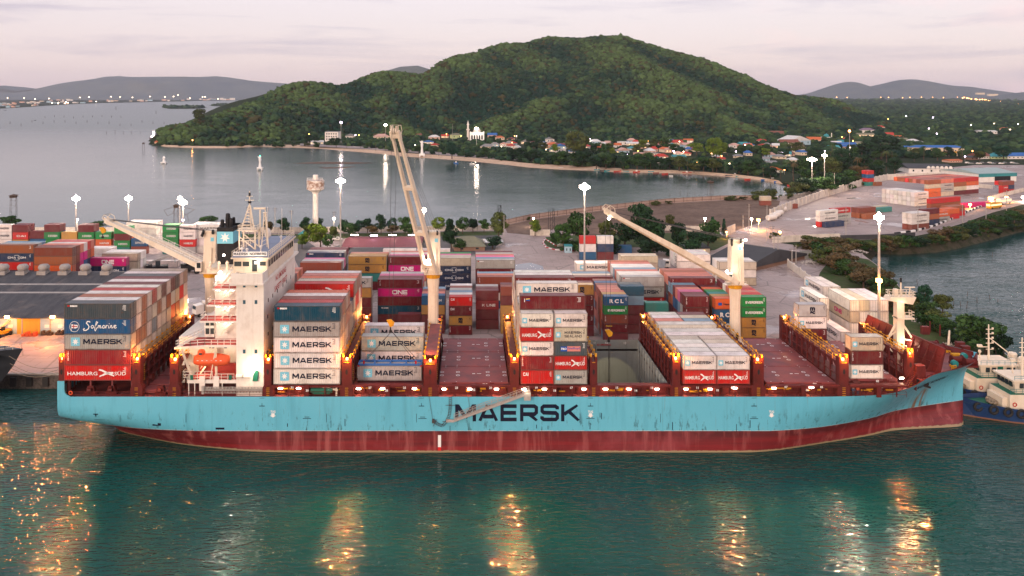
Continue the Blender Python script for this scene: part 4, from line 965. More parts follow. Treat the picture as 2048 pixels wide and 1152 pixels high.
# ---- coamings, open hold, hatch covers
BX = {30: (-36.1, -23.7), 26: (-21.4, -8.8), 22: (-5.75, 7.15), 18: (9.25, 21.7), 14: (23.3, 36.6), 10: (38.9, 51.5), 6: (54.6, 67.5), 2: (69.8, 79.9)}
mb = MB()
for k, (a, b_) in BX.items():
    y0 = 149.9 if k != 2 else 151.4; y1 = 176.0 if k != 2 else 174.2
    if k == 14: y0 = 149.4
    mb.box(a, b_, y0, y0+.25, 10, 11.85)
    if k != 14: mb.box(a, b_, y1-.25, y1, 10, 11.85); mb.box(a, a+.25, y0+.25, y1-.25, 10, 11.85); mb.box(b_-.25, b_, y0+.25, y1-.25, 10, 11.85)
    for i in range(9):
        x = a+.5+(b_-a-1)*i/8; mb.box(x-.05, x+.05, y0-.35, y0-.003, 10.3, 11.8)
    # overhead girder along the ship's side with stools
    mb.box(a-.2, b_+.2, 148.25, 148.75, 11.75, 12.15)
    xm = (a+b_)/2
    mb.box(xm-.4, xm+.4, 148.12, 149.2, 10.0, 12.25); mb.box(xm-3.4, xm-3.25, 148.3, 148.5, 10, 11.75); mb.box(xm+3.25, xm+3.4, 148.3, 148.5, 10, 11.75)
    mb.box(a, b_, 148.75, 149.85, 11.95, 12.1)
SB(mb, 'hatch_coamings', [M['oxide']])
mb = MB()   # the side rail and small gear in the walkway below the girders
mb.rail([(-73, 148.25, 10), (-38, 148.25, 10)], 1.0, .06, 2.2)
for a, b_ in BX.values(): mb.rail([(a, 148.2, 10), (b_, 148.2, 10)], 1.0, .05, 2.2)
mb.rail([(78, 149.2, 10.2), (80.5, 149.7, 11.2)], 1, .05)
SB(mb, 'side_railing', [M['oxide']])
mb = MB()
rr = random.Random(3)
for a, b_ in BX.values():
    for i in range(7):
        x = a+rr.uniform(.6, b_-a-.6); z = rr.uniform(10.5, 11.4); w = rr.uniform(.3, 1.6)
        if abs(x-(a+b_)/2) < .6: continue
        SB(MB().box(x-w/2, x+w/2, 149.3, 149.4+rr.random()*.2, z, z+rr.uniform(.05, .3)), 'walkway_pipe', [M['yellow']])
# bay numbers
def num(s, px, py, h=.42, mat='whiteletter', Y=148.1):
    v, f, w = glyphs_num(s); x = X_(px, Y); z = Z_(py, Y); mb = MB(); mb.add([(x+(a-w/2)*h, Y-.02, z+(c_-.5)*h) for a, b__, c_ in v], f); return SB(mb, 'bay_number', [M[mat]])
def glyphs_num(s):
    v, f, w = textmesh(s, .03); return v, f, w
for s_, px, py in (('31', 584, 775), ('30', 614.5, 781), ('27', 740, 775.5), ('28', 773, 781), ('25', 809, 775.5), ('23', 913, 775.5), ('22', 947.5, 779.5), ('21', 981, 775.5), ('19', 1073, 775.5), ('18', 1109.5, 781), ('17', 1143, 775.5),
                   ('15', 1234, 775.5), ('14', 1272, 781), ('13', 1304, 775.5), ('11', 1395, 775.5), ('10', 1435, 780.5), ('09', 1465, 775.5), ('07', 1572, 774), ('06', 1614.5, 780), ('05', 1643, 774), ('02', 1755, 762)):
    num(s_, px, py, Y=148.1 if px not in (584, 740, 809, 913, 981, 1073, 1143, 1234, 1304, 1395, 1465, 1572, 1643) else 148.22)
num('SAC', 970, 768.6, .36, Y=149.2); num('SAI', 1629, 767.5, .36, Y=149.2); num('NO SMOKING', 1207, 689.5, .4, 'redletter', Y=176.0)
hold = MB()
x0, x1, y0, y1, zb = HX0, HX1, HY0, HY1, -1.0
hold.quad((x0, y1, zb), (x1, y1, zb), (x1, y1, 12.0), (x0, y1, 12.0)); hold.quad((x1, y0, zb), (x1, y1, zb), (x1, y1, 12.0), (x1, y0, 12.0))
hold.quad((x0, y0, zb), (x0, y1, zb), (x0, y1, 12.0), (x0, y0, 12.0)); hold.quad((x0, y0, zb), (x1, y0, zb), (x1, y0, 12.0), (x0, y0, 12.0)); hold.quad((x0, y0, zb), (x1, y0, zb), (x1, y1, zb), (x0, y1, zb))
for i in range(11):
    y = y0+1.2+i*2.45; hold.box(x1-.3, x1-.003, y-.12, y+.12, zb, 11.6); hold.box(x0+.003, x0+.3, y-.12, y+.12, zb, 11.6)
for z in (4.6, 7.6, 10.6): hold.box(x1-.12, x1-.002, y0, y1, z, z+.12)
hold.box(x0+3.9, x0+4.15, y1-.35, y1-.002, zb, 11.9)
for s_, px in (('15', 1190), ('14', 1213), ('13', 1250)): num(s_, px, 686, .5, Y=176.1)
SB(hold, 'open_hold', [M['holdgrey']])
hl = bpy.data.lights.new('hold_light', 'SPOT'); hl.energy = 1900; hl.color = (1, .82, .42); hl.spot_size = R(36); hl.spot_blend = .25; hl.shadow_soft_size = .15
ho = bpy.data.objects.new('hold_light', hl); COL.objects.link(ho); ho.location = (25.2, 162-YC, 9.5); ho.parent = ship; ho.rotation_euler = (Vector((30.5, 176.3, 3.4))-Vector((25.2, 162, 9.5))).to_track_quat('-Z', 'Y').to_euler()
def hatch(k, a, b_, y0, y1, z1=12.3, n=3, skip=()):
    w = (y1-y0)/n
    for i in range(n):
        if i in skip: continue
        ya, yb = y0+i*w+.04, y0+(i+1)*w-.04
        mb = MB(); mb.box(a+.1, b_-.1, ya, yb, z1-.4, z1)
        mb.box(a+.1, b_-.1, ya+.01, ya+.18, z1+.002, z1+.05); mb.box(a+.1, b_-.1, yb-.18, yb-.01, z1+.002, z1+.05)
        for f in (.32, .68): mb.box(a+(b_-a)*f-.03, a+(b_-a)*f+.03, ya+.2, yb-.2, z1+.002, z1+.03)
        h_ = SB(mb, 'hatch_cover', [M['oxide_deck']])
        mk = MB()
        for fx in (.035, .27, .71, .955):
            for dy in (.42, .62):
                cx_, cy_ = a+(b_-a)*fx, ya+(yb-ya)*dy
                ring = [(cx_+math.cos(R(q))*.34, cy_+math.sin(R(q))*.34) for q in range(20, 341, 40)]
                for q in stroke2d(ring, .14): mk.add([(p.x, p.y, z1+.055) for p in q], [(0, 1, 2, 3)])
        for fx in (.49, .51): mk.box(a+(b_-a)*fx-.12, a+(b_-a)*fx+.12, ya+(yb-ya)*.5, ya+(yb-ya)*.53, z1+.05, z1+.07)
        mk.box(a+(b_-a)*.55, a+(b_-a)*.61, ya+(yb-ya)*.51, ya+(yb-ya)*.525, z1+.05, z1+.07)
        for fx in (.08, .25, .74, .9): mk.box(a+(b_-a)*fx-.1, a+(b_-a)*fx+.1, ya+.35, ya+.45, z1+.055, z1+.065); mk.box(a+(b_-a)*fx-.1, a+(b_-a)*fx+.1, yb-.5, yb-.4, z1+.055, z1+.065)
        mk.build('marking', [M['whiteletter']], h_)
        if i == 0:
            lug = MB(); 
            for fx in (.22, .76): lug.box(a+(b_-a)*fx-.4, a+(b_-a)*fx+.4, ya-.06, ya-.003, z1-.38, z1-.02)
            lug.box(a+.1, b_-.1, ya-.05, ya-.003, z1-.62, z1-.41); lug.build('cover_lug', [M['oxide']], h_)
for k, (a, b_) in BX.items():
    if k == 14: continue
    if k == 2: hatch(k, a, b_, 151.2, 174.6, 12.3)
    elif k == 26: hatch(k, a, b_, 149.4, 176.2, 12.3, 6, skip=(0, 1))
    else: hatch(k, a, b_, 149.3, 176.2)
mb = MB(); a, b_ = BX[26]; mb.quad((a, 149.7, 9), (b_, 149.7, 9), (b_, 158, 9), (a, 158, 9)); mb.quad((a, 158.3, 9), (b_, 158.3, 9), (b_, 158.3, 11.9), (a, 158.3, 11.9)); SB(mb, 'small_hold', [M['redletter']])

# ---- lashing bridges
def lashing(xa, xb, y0, y1, ztop=17.2, zb=10.0, ped=True, lamp=True, energy=380):
    mb = MB(); w = xb-xa
    for s_, yy in ((1, y0), (-1, y1)):
        ya, yb = sorted((yy, yy+s_*1.5))
        mb.box(xa, xb, ya, yb, 12.3, ztop-.7); mb.box(xa, xa+.35, ya, yb, ztop-.7, ztop); mb.box(xb-.35, xb, ya, yb, ztop-.7, ztop)
        if ped: mb.prism([(xa-.35, 9.95), (xb+.35, 9.95), (xb+.35, 11.6), (xb, 12.3), (xa, 12.3), (xa-.35, 11.6)], ya+.1, yb-.1)
    n = int((y1-y0-3)/2.49)
    for i in range(n+1):
        y = y0+1.5+(y1-y0-3)*i/n
        for x in (xa+.12, xb-.12): mb.box(x-.12, x+.12, y-.14, y+.14, zb, ztop-.9)
        if i < n:
            yn = y0+1.5+(y1-y0-3)*(i+1)/n
            for x in (xa+.12, xb-.12): mb.add([(x, y+.14, ztop-1.2), (x, yn-.14, ztop-1.2), (x, y+.14, ztop-2.2)], [(0, 1, 2)])
    for z in (ztop-1.25, ztop-3.6, 12.2): mb.box(xa+.02, xb-.02, y0+1.5, y1-1.5, z, z+.18)
    lb = SB(mb, 'lashing_bridge', [M['oxide']])
    mb = MB()
    mb.rail([(xa+.05, y0+.4, ztop-1.05), (xa+.05, y1-.4, ztop-1.05)], 1.05, .07, 2.49); mb.rail([(xb-.05, y0+.4, ztop-1.05), (xb-.05, y1-.4, ztop-1.05)], 1.05, .07, 2.49)
    for i in range(n+1):
        y = y0+1.5+(y1-y0-3)*i/n
        for x in (xa-.02, xb+.02): mb.box(x-.15, x+.15, y-.17, y+.17, ztop-.1, ztop+.2)
    for x in (xa+.2, xb-.2):
        mb.lathe((x, y0+.3, ztop), [(.16, 0), (.2, .2), (.12, .55), (.03, .62)], 8)
    mb.box(xa+.35, xb-.35, y0-.05, y0-.003, ztop-1.0, ztop-.9)
    mb.build('yellow_railing', [M['yellow']], lb)
    mb = MB()
    for z in [12.6+.35*i for i in range(9)]: mb.box(xb-.05, xb+.06, y0+1.7, y0+2.1, z, z+.05)
    for z in [10.2+.35*i for i in range(5)]: mb.box((xa+xb)/2-.3, (xa+xb)/2+.3, y0+.02, y0+.08, z, z+.06)
    mb.build('ladder', [M['yellow']], lb)
    mb = MB(); xm = (xa+xb)/2; pts = [(xm+math.cos(R(q))*.22, 14.6+math.sin(R(q))*.5) for q in range(0, 360, 30)]; fan(mb, pts, y0-.01); mb.build('cutout_shade', [M['black']], lb)  # flat black oval painting the dark of the post's cutout
    if lamp:
        for yy in (y0+.6, y1-.6):
            mb = MB(); mb.box(xm-.16, xm+.16, yy-.16, yy+.16, ztop-.62, ztop-.3); mb.build('lamp', [M['lamp_o']], lb)
        point('lashing_lamp_light', (xm, y0-.25-YC, ztop+.1), energy*2.6, (1, .34, .06), .18, ship)
        point('lashing_lamp_light', (xm, y1-.2-YC, ztop+.1), energy*2.2, (1, .36, .07), .18, ship)
    return lb
lashing(-75.3, -74.3, 148.3, 177.7, 17.4, ped=False, energy=150)
lashing(-61.9, -60.4, 148.35, 177.6, 17.3, energy=520); lashing(-55.0, -53.4, 148.35, 177.6, 17.2, energy=420)
lashing(-37.7, -36.4, 148.35, 177.6, 17.2, energy=120)
lashing(-23.5, -21.7, 148.3, 177.6, 17.3, energy=620); lashing(-8.5, -6.1, 148.3, 177.6, 17.0, energy=520)
lashing(7.3, 9.0, 148.3, 177.6, 17.3, energy=300); lashing(22.0, 23.3, 148.3, 177.6, 17.3, lamp=False); lashing(37.1, 38.5, 148.3, 177.6, 17.4, energy=620)
lashing(51.9, 53.8, 148.3, 177.6, 17.2, energy=200); lashing(67.7, 69.4, 148.4, 177.4, 17.2, energy=500); lashing(82.2, 83.4, 152.2, 171.5, 17.1, ped=False, energy=520)

# ---- walkway lamps
lampspots = [(561, 776.5), (597, 776.5), (717, 777.5), (765, 777.5), (829, 777.5), (888, 778), (939, 778), (993, 778), (1048, 778), (1089, 778), (1168, 778), (1211, 778), (1258, 778), (1314, 778), (1372, 778), (1420, 778), (1470, 776), (1548, 776), (1623, 775)]
for i, (px, py) in enumerate(lampspots):
    Y = 148.15; x = X_(px, Y); z = Z_(py, Y); mb = MB(); mb.box(x-.38, x+.38, Y-.1, Y+.12, z-.11, z+.07); SB(mb, 'deck_lamp', [M['lamp_w']])
    point('deck_lamp_light', (x, 148.9-YC, 11.3), 70, (1, .50, .18), .1, ship)
for px, py, Y in ((1803, 756, 151.5), (1803, 771, 151.3)):
    x = X_(px, Y); z = Z_(py, Y); mb = MB(); mb.box(x-.35, x+.35, Y-.12, Y, z-.15, z+.12); SB(mb, 'deck_lamp', [M['lamp_w']]); point('deck_lamp_light', (x-.3, Y-.8-YC, z), 40, (1, .66, .35), .15, ship)

# ---- platform under the stern stack and gear on the mooring deck
mb = MB(); mb.box(-74.2, -61.95, 149.2, 177.4, 12.7, 13.0)
for x in (-74, -70, -66, -62.4): mb.box(x-.15, x+.15, 149.4, 149.9, 10, 12.7); mb.box(x-.15, x+.15, 160, 160.4, 10, 12.7)
mb.box(-74.2, -62, 158, 158.2, 10, 12.7); mb.box(-60.2, -55.2, 149.5, 176.5, 10.3, 10.9)
for i in range(5): mb.box(-60.2, -55.2, 152+i*5, 152.2+i*5, 10.9, 11.1)
mb.box(-53.2, -44, 150, 176, 10.0, 10.4)
SB(mb, 'stern_platform', [M['oxide_deck']])
for x, y in ((-70.0, 149.6), (-66.2, 149.7), (-57, 149.3)):
    mb = MB(); mb.box(x-1, x+1, y-.4, y+.7, 10, 10.6); mb.prism([(x-.8, 10.6), (x+.8, 10.6), (x+.5, 11.7), (x-.5, 11.7)], y-.3, y+.6); mb.tube((x-.3, y-.5, 11), (x+.3, y-.5, 11), .4, n=10); SB(mb, 'mooring_winch', [M['oxide']])
mb = MB()
for k in range(14):
    a, b_ = R(k*360/14), R((k+1)*360/14); x = X_(141, 148.2); z = Z_(786, 148.2); mb.tube((x+math.cos(a)*.3, 148.25, z+math.sin(a)*.3), (x+math.cos(b_)*.3, 148.25, z+math.sin(b_)*.3), .09, n=6)
SB(mb, 'lifebuoy', [M['orange']])

# ---- bridge house
hs_ = MB(); hs_.box(-43.0, -37.95, 149.0, 175.5, 10.0, 30.9)
for z in (13.5, 16.6, 20, 23.4, 26.7): hs_.box(-43.01, -37.94, 148.99, 149.03, z, z+.03)
hs_.box(-48.4, -43.0, 153.6, 172, 18, 31.0); hs_.box(-55.5, -43.0, 154.5, 173, 10.4, 19.2)
house = SB(hs_, 'accommodation_block', [M['white']])
def HB(mb, name, mats, **kw): return mb.build(name, mats, house, **kw)
mb = MB(); mb.box(-43.7, -37.9, 147.9, 178.1, 30.9, 31.05)
mb.box(-43.7, -37.9, 147.9, 148.05, 31.05, 32.7); mb.box(-43.7, -37.9, 177.95, 178.1, 31.05, 32.7); mb.box(-38.05, -37.9, 148.05, 151.8, 31.05, 32.7); mb.box(-43.7, -43.55, 148.05, 152, 31.05, 32.2); mb.box(-43.9, -37.7, 147.8, 178.2, 30.55, 30.9)
HB(mb, 'bridge_wing', [M['white']])
mb = MB(); mb.box(-44.4, -38.0, 152.0, 174.5, 31.1, 34.6); mb.box(-44.8, -37.6, 151.6, 175, 34.6, 34.85)
wh = HB(mb, 'wheelhouse', [M['cream']])
mb = MB(); mb.box(-44.7, -37.7, 151.7, 174.9, 34.853, 34.9); mb.build('top_deck', [M['topdeck']], house)
for px0, px1, py0, py1 in ((468.5, 483, 523, 532.5), (485.5, 498.5, 523, 532.5), (519.5, 532, 523, 531.5), (504, 514.5, 519, 543)):
    mb = MB(); Y = 151.95; x0, x1 = X_(px0, Y), X_(px1, Y); z0, z1 = Z_(py1, Y), Z_(py0, Y); mb.box(x0, x1, Y-.02, Y+.02, z0, z1); o = HB(mb, 'window', [M['glass']])
    mb = MB()
    for a in ((x0-.08, x0, z0-.08, z1+.08), (x1, x1+.08, z0-.08, z1+.08), (x0, x1, z0-.08, z0), (x0, x1, z1, z1+.08)): mb.box(a[0], a[1], Y-.06, Y+.03, a[2], a[3])
    mb.build('window_frame', [M['cream']], house)
for i in range(11):
    y = 152.8+i*1.95; mb = MB(); mb.box(-38.02, -37.96, y, y+1.45, 32.9, 34.1); HB(mb, 'window', [M['glass']])
for px in (488.5, 512):
    for py in (571, 604, 703):
        Y = 148.98; mb = MB(); x = X_(px, Y); z = Z_(py, Y); mb.box(x-.24, x+.24, Y-.05, Y+.01, z-.35, z+.35); HB(mb, 'window', [M['blueglass']])
rr = random.Random(5)
for z in (13.5, 16.8, 20.1, 23.4, 26.4):
    for i in range(6):
        y = 152+i*3.9+rr.uniform(-.5, .5); mb = MB(); mb.box(-37.96, -37.92, y, y+.45, z, z+.7); HB(mb, 'window', [M['glass']])
# warning lettering on the forward wall
def side_text(gl, y0, y1, z0, z1, X):
    v, f, w = gl; mb = MB(); mb.add([(X, y0+a/w*(y1-y0), z0+c_*(z1-z0)) for a, b__, c_ in v], f); return mb
HB(side_text(textmesh('NO SMOKING', .015), 158.2, 167.0, 28.9, 30.0, -37.93), 'wall_lettering', [M['redletter']]); HB(side_text(textmesh('SAFETY FIRST', .015), 157.2, 168.0, 27.0, 28.1, -37.93), 'wall_lettering', [M['redletter']])
# name board
mb = MB(); Yb = 151.5; x0, x1 = X_(466, Yb), X_(534, Yb); z0, z1 = Z_(512, Yb), Z_(503.5, Yb); mb.box(x0, x1, Yb, Yb+.06, z0, z1); nb = HB(mb, 'name_board', [M['whiteletter']])
v, f = fit(glyphs('MAERSK NORBERG', .24, .9, .2), x0+.15, x1-.15, z0+.17, z1-.17, Yb-.03); mb = MB(); mb.add(v, f); HB(mb, 'name_lettering', [M['navyletter']])
# open stair decks
DZ = [(29.4, -47.8), (26.4, -48.9), (23.4, -50.2)]
for i, (z, xl) in enumerate(DZ):
    mb = MB(); mb.box(xl, -43.0, 150.3, 154, z-.35, z); mb.mi = 1; mb.box(xl+.05, -43.0, 150.35, 154, z+.002, z+.03); HB(mb, 'stair_deck', [M['white'], M['house_deck']])
    mb = MB(); mb.rail([(xl+.1, 153.5, z), (xl+.1, 150.4, z), (-43.2, 150.4, z)], 1.0, .07, 1.3); HB(mb, 'railing', [M['white']])
    mb = MB(); mb.stairs((-46.7, 152.2, z-3.0), (-44.4, 152.2, z-.05), .8, 11, (0, 1, 0)); HB(mb, 'stairs', [M['cream']])
    for x in (-47.0, -44.4):
        mb = MB(); mb.box(x-.38, x+.38, 151.0, 151.2, z-.55, z-.37); HB(mb, 'lamp', [M['lamp_w']])
    point('stair_light', (-45.8, 151.6-YC, z-.8), 150, (1, .80, .55), .25, ship)
mb = MB(); mb.stairs((-46.7, 152.2, 29.4), (-44.6, 152.2, 32.2), .8, 11); HB(mb, 'stairs', [M['cream']])
mb = MB()
for x in (-43.5,):
    for z in (24.2, 27.2, 30.2): mb.box(x-.45, x+.1, 153.3, 153.58, z-.3, z+.9)
HB(mb, 'fire_cabinet', [M['redletter']])
mb = MB(); mb.box(-50.2, -48.41, 153.2, 160, 19.5, 23.0); HB(mb, 'deck_cabin', [M['white']])
for xw in (-50.0, -49.1):
    for zw in (20.1, 21.7): mb = MB(); mb.box(xw, xw+.7, 153.14, 153.19, zw, zw+1.1); HB(mb, 'window', [M['glass']])
# boat deck with its flared corner
mb = MB(); mb.prism([(-54.2, 148.4), (-51.5, 149.0), (-49.0, 149.6), (-43, 149.6), (-43, 158), (-52, 158)], 18.7, 19.1, 'z'); mb.mi = 1; mb.prism([(-54.0, 148.6), (-51.5, 149.2), (-49.0, 149.8), (-43, 149.8), (-43, 157.9), (-51.9, 157.9)], 19.103, 19.13, 'z')
HB(mb, 'boat_deck', [M['white'], M['house_deck']])
mb = MB(); mb.rail([(-51.5, 157.5, 19.1), (-54.0, 148.6, 19.1), (-51.5, 149.1, 19.1), (-49, 149.7, 19.1), (-43.1, 149.7, 19.1)], 1.05, .09, 1.1); mb.beam((-54, 148.6, 18.9), (-50.6, 150.2, 20.6), .5, .35); HB(mb, 'railing', [M['white']])
HB(MB().beam((-53.2, 149.2, 18.6), (-51.8, 150.2, 13.6), .4, .4), 'davit', [M['cream']]); mb = MB(); mb.beam((-47.0, 149.4, 18.6), (-46.9, 149.9, 12.9), .35, .35); mb.beam((-47.9, 149.3, 12.9), (-47.0, 149.3, 18), .16); HB(mb, 'davit', [M['cream']])
for px, py in ((414, 688), (469, 687)):
    mb = MB(); x = X_(px, 151); z = Z_(py, 151); mb.box(x-.5, x+.5, 150.9, 151.1, z-.12, z+.1); HB(mb, 'lamp', [M['lamp_w']]); point('boat_deck_light', (x, 151.6-YC, z-.6), 190, (1, .78, .5), .25, ship)
for px in (421, 427, 451): mb = MB(); x = X_(px, 154.4); z = Z_(693, 154.4); mb.box(x-.25, x+.25, 154.4, 154.49, z-.35, z+.35); HB(mb, 'window', [M['blueglass']])
mb = MB(); mb.stairs((-49.5, 153.4, 15.8), (-47.2, 153.4, 18.7), .8, 10); mb.stairs((-51.0, 153.4, 12.6), (-48.9, 153.4, 15.6), .8, 10); HB(mb, 'stairs', [M['cream']])
# lower boat platform
mb = MB(); mb.box(-52.0, -37.6, 149.1, 149.45, 12.25, 12.85); mb.box(X_(399, 149), X_(410, 149), 148.85, 149.08, 10.9, 13.6); mb.box(X_(427, 149), X_(438, 149), 148.85, 149.08, 10.9, 13.6)
for px in (376, 388, 443, 518): mb.box(X_(px, 149), X_(px, 149)+.14, 149.15, 149.35, 10, 12.25)
HB(mb, 'platform_beam', [M['white']])
mb = MB(); mb.box(-52.0, -38.0, 149.46, 154.4, 12.4, 12.7); mb.box(-51.5, -43, 153.9, 154.45, 12.7, 14.3); HB(mb, 'lower_deck', [M['house_deck']])
mb = MB(); mb.rail([(-53, 151, 12.7), (-53, 149.3, 12.7), (-47.5, 149.3, 12.8)], 1.6, .08, 1.2, 3); mb.rail([(-47, 149.3, 12.8), (-43.5, 149.3, 12.8)], 1.1, .08, 1.1); mb.rail([(-40, 149.2, 12.8), (-38, 149.2, 12.8)], 1.1, .08, 1.0); HB(mb, 'railing', [M['white']])
mb = MB()
for px in (479, 494): x = X_(px, 149); mb.tube((x-.6, 149, 13.6), (x+.6, 149, 13.6), .36, n=10)
HB(mb, 'life_raft', [M['white']])
mb = MB(); mb.prism([(-39.9, 12.8), (-39.0, 12.8), (-38.9, 14.6), (-39.4, 14.7), (-39.8, 13.8)], 148.6, 148.95)
for px in (383, 460): x = X_(px, 149); mb.box(x-.25, x+.25, 149, 149.3, 12.9, 13.7)
HB(mb, 'green_cover', [M['green']])
for px, py, Y, e in ((508, 733, 148.8, 330), (512, 525, 151.5, 170), (448, 510, 156, 300)):
    mb = MB(); x = X_(px, Y); z = Z_(py, Y); mb.box(x-.18, x+.18, Y-.2, Y-.02, z-.15, z+.15); HB(mb, 'lamp', [M['lamp_w']]); point('house_light', (x, Y-.9-YC, z), e, (1, .80, .56), .25, ship)
point('glow_under_boat', (-50.5, 152-YC, 14.0), 160, (1, .72, .4), .3, ship)
for x, y, e in ((-39.5, 147-YC, 70),): point('house_light', (x, y, 14), e, (1, .78, .5), .3, ship)
# stowed gangway below
mb = MB(); x0, x1 = X_(408, 148.5), X_(535, 148.5)
for z in (10.7, 11.75): mb.beam((x0, 148.5, z), (x1, 148.5, z), .1)
mb.beam((x0, 148.7, 11.2), (x1, 148.7, 11.2), .1, .5); n = 40
for i in range(n): a = x0+(x1-x0)*i/n; b_ = x0+(x1-x0)*(i+1)/n; mb.beam((a, 148.5, 10.7 if i % 2 else 11.75), (b_, 148.5, 11.75 if i % 2 else 10.7), .06)
mb.box(x0-.4, x0, 148.3, 149, 10.5, 11.9); SB(mb, 'stowed_gangway', [M['steel']])
# funnel
mb = MB(); fx0, fx1, fy0, fy1 = -50.9, -47.7, 163, 169; mb.box(fx0, fx1, fy0, fy1, 30.0, 35.4); mb.mi = 1; mb.box(fx0-.02, fx1+.02, fy0-.02, fy1+.02, 35.4, 37.8); mb.mi = 2; mb.box(fx0-.03, fx1+.03, fy0-.03, fy1+.03, 37.8, 38.6); mb.mi = 2
fn = SB(mb, 'funnel', [M['black'], M['skyblue'], M['black']])
mb = MB(); fan(mb, star_pts((fx0+fx1)/2, 36.6, 1.05), fy0-.035); mb.build('emblem', [M['whiteletter']], fn)
mb = MB()
for dx, dy, r_, h in ((.7, 1.2, .42, 1.4), (1.7, 1.6, .5, 2.6), (2.5, 1.0, .38, 1.7), (1.3, 3.2, .5, 2.2), (2.3, 3.6, .36, 1.5)):
    mb.lathe((fx0+dx, fy0+dy, 38.6), [(r_, 0), (r_, h*.6), (r_*.8, h), (r_*.3, h+.1)], 10)
mb.box(fx0-.5, fx1+2.6, fy0+3, fy1, 38.2, 38.6); mb.build('exhaust_pipe', [M['black']], fn)
mb = MB(); mb.box(-52, -44.8, 160, 172, 30.0, 31.2)
for dx in (-51.0, -49.2, -47.6): mb.lathe((dx, 158.8, 31), [(.3, 0), (.3, 1.2), (.38, 1.3), (.2, 1.7), (.02, 1.8)], 10)
SB(mb, 'engine_casing', [M['cream']])
# masts on the top deck
mb = MB(); zt = 38.6
for x in (-45.4, -42.3):
    for y in (159.5, 162.5): mb.beam((x, y, 34.8), (x, y, zt), .28)
for y in (159.5, 162.5): mb.beam((-45.4, y, 37.4), (-42.3, y, 34.9), .2); mb.beam((-45.4, y, 36.6), (-42.3, y, 36.6), .15)
mb.box(-45.8, -41.9, 159.1, 162.9, zt, zt+.15); mb.rail([(-45.7, 162.8, zt), (-45.7, 159.2, zt), (-42, 159.2, zt), (-42, 162.8, zt)], 1.0, .07, .8)
for a, b_ in (((-45.2, 160, zt), (-43.9, 161, 43.4)), ((-42.6, 160, zt), (-43.7, 161, 43.4)), ((-43.9, 162.4, zt), (-43.8, 161, 43.4))): mb.beam(a, b_, .2)
for i in range(7): z = zt+.6*i+.3; f = i/8; mb.beam((-45.2+1.3*f, 160+f, z), (-42.6-1.1*f, 160+f, z+.3), .09); mb.beam((-45.2+1.3*f, 160+f, z+.3), (-42.6-1.1*f, 160+f, z-.2), .07)
mb.tube((-43.8, 161, 43.3), (-43.8, 161, 46.2), .1); mb.beam((-44.7, 161, 44.4), (-42.9, 161, 44.4), .1); mb.beam((-44.4, 161, 45.2), (-43.2, 161, 45.2), .1)
mb.tube((-41.7, 161, zt-2), (-41.7, 161, 42.5), .16); mb.box(-43.0, -40.7, 160.9, 161.15, 42.6, 42.95)
for a, b_ in (((-41.3, 160.4, 34.9), (-40.9, 161, 42)), ((-39.9, 160.4, 34.9), (-40.6, 161, 42)), ((-40.6, 162, 34.9), (-40.7, 161, 42))): mb.beam(a, b_, .16)
for i in range(8): z = 35.4+.8*i; f = i/9; mb.beam((-41.3+.4*f, 160.4+.6*f, z), (-39.9-.6*f, 160.4+.6*f, z+.7), .08)
mb.box(-41.1, -40.3, 160.6, 161.4, 41.9, 42.0); mb.tube((-40.7, 161, 42), (-40.7, 161, 43), .08)
mb.mi = 1; mb.box(-44.1, -43.5, 160.8, 161.2, 43.8, 44.2); mb.box(-43.98, -43.62, 160.9, 161.1, 45.2, 45.9)
SB(mb, 'radar_mast', [M['cream'], M['black']])
mb = MB(); x, y = -41.2, 165; mb.tube((x, y, 34.9), (x, y, 36.5), .12); mb.lathe((x, y, 36.3), [(.45, 0), (.66, .5), (.66, 1.1), (.5, 1.6), (.25, 1.85), (.02, 1.93)], 14)
for xx, yy, h in ((-43.5, 154.5, .9), (-42.6, 154.8, .7), (-40.3, 156, 1.0), (-39.2, 168, .8)): mb.lathe((xx, yy, 34.9), [(.3, 0), (.12, .2), (.12, h), (.3, h+.05), (.3, h+.35), (.05, h+.5)], 8)
for xx, yy in ((-41.2, 164.7), (-39.5, 170), (-43, 172)): mb.tube((xx, yy, 34.9), (xx, yy, 41.5), .04, n=5)
SB(mb, 'antenna_dome', [M['white']])
mb = MB(); mb.rail([(-44.6, 174.5, 34.9), (-44.6, 151.8, 34.9)], 1.1, .07, 1.6); mb.rail([(-37.8, 151.8, 34.9), (-37.8, 174.6, 34.9), (-44.6, 174.6, 34.9)], 1.1, .08, 1.5, 3); mb.rail([(-37.98, 152, 31.1), (-37.98, 153, 31.1)], 1.1, .07); SB(mb, 'top_railing', [M['cream']])
mb = MB(); 
for px in (483, 489, 492): x = X_(px, 150); mb.box(x-.25, x+.25, 149.8, 150.2, 31.1, 32.0+.3*(px % 2))
HB(mb, 'wing_console', [M['grey']])

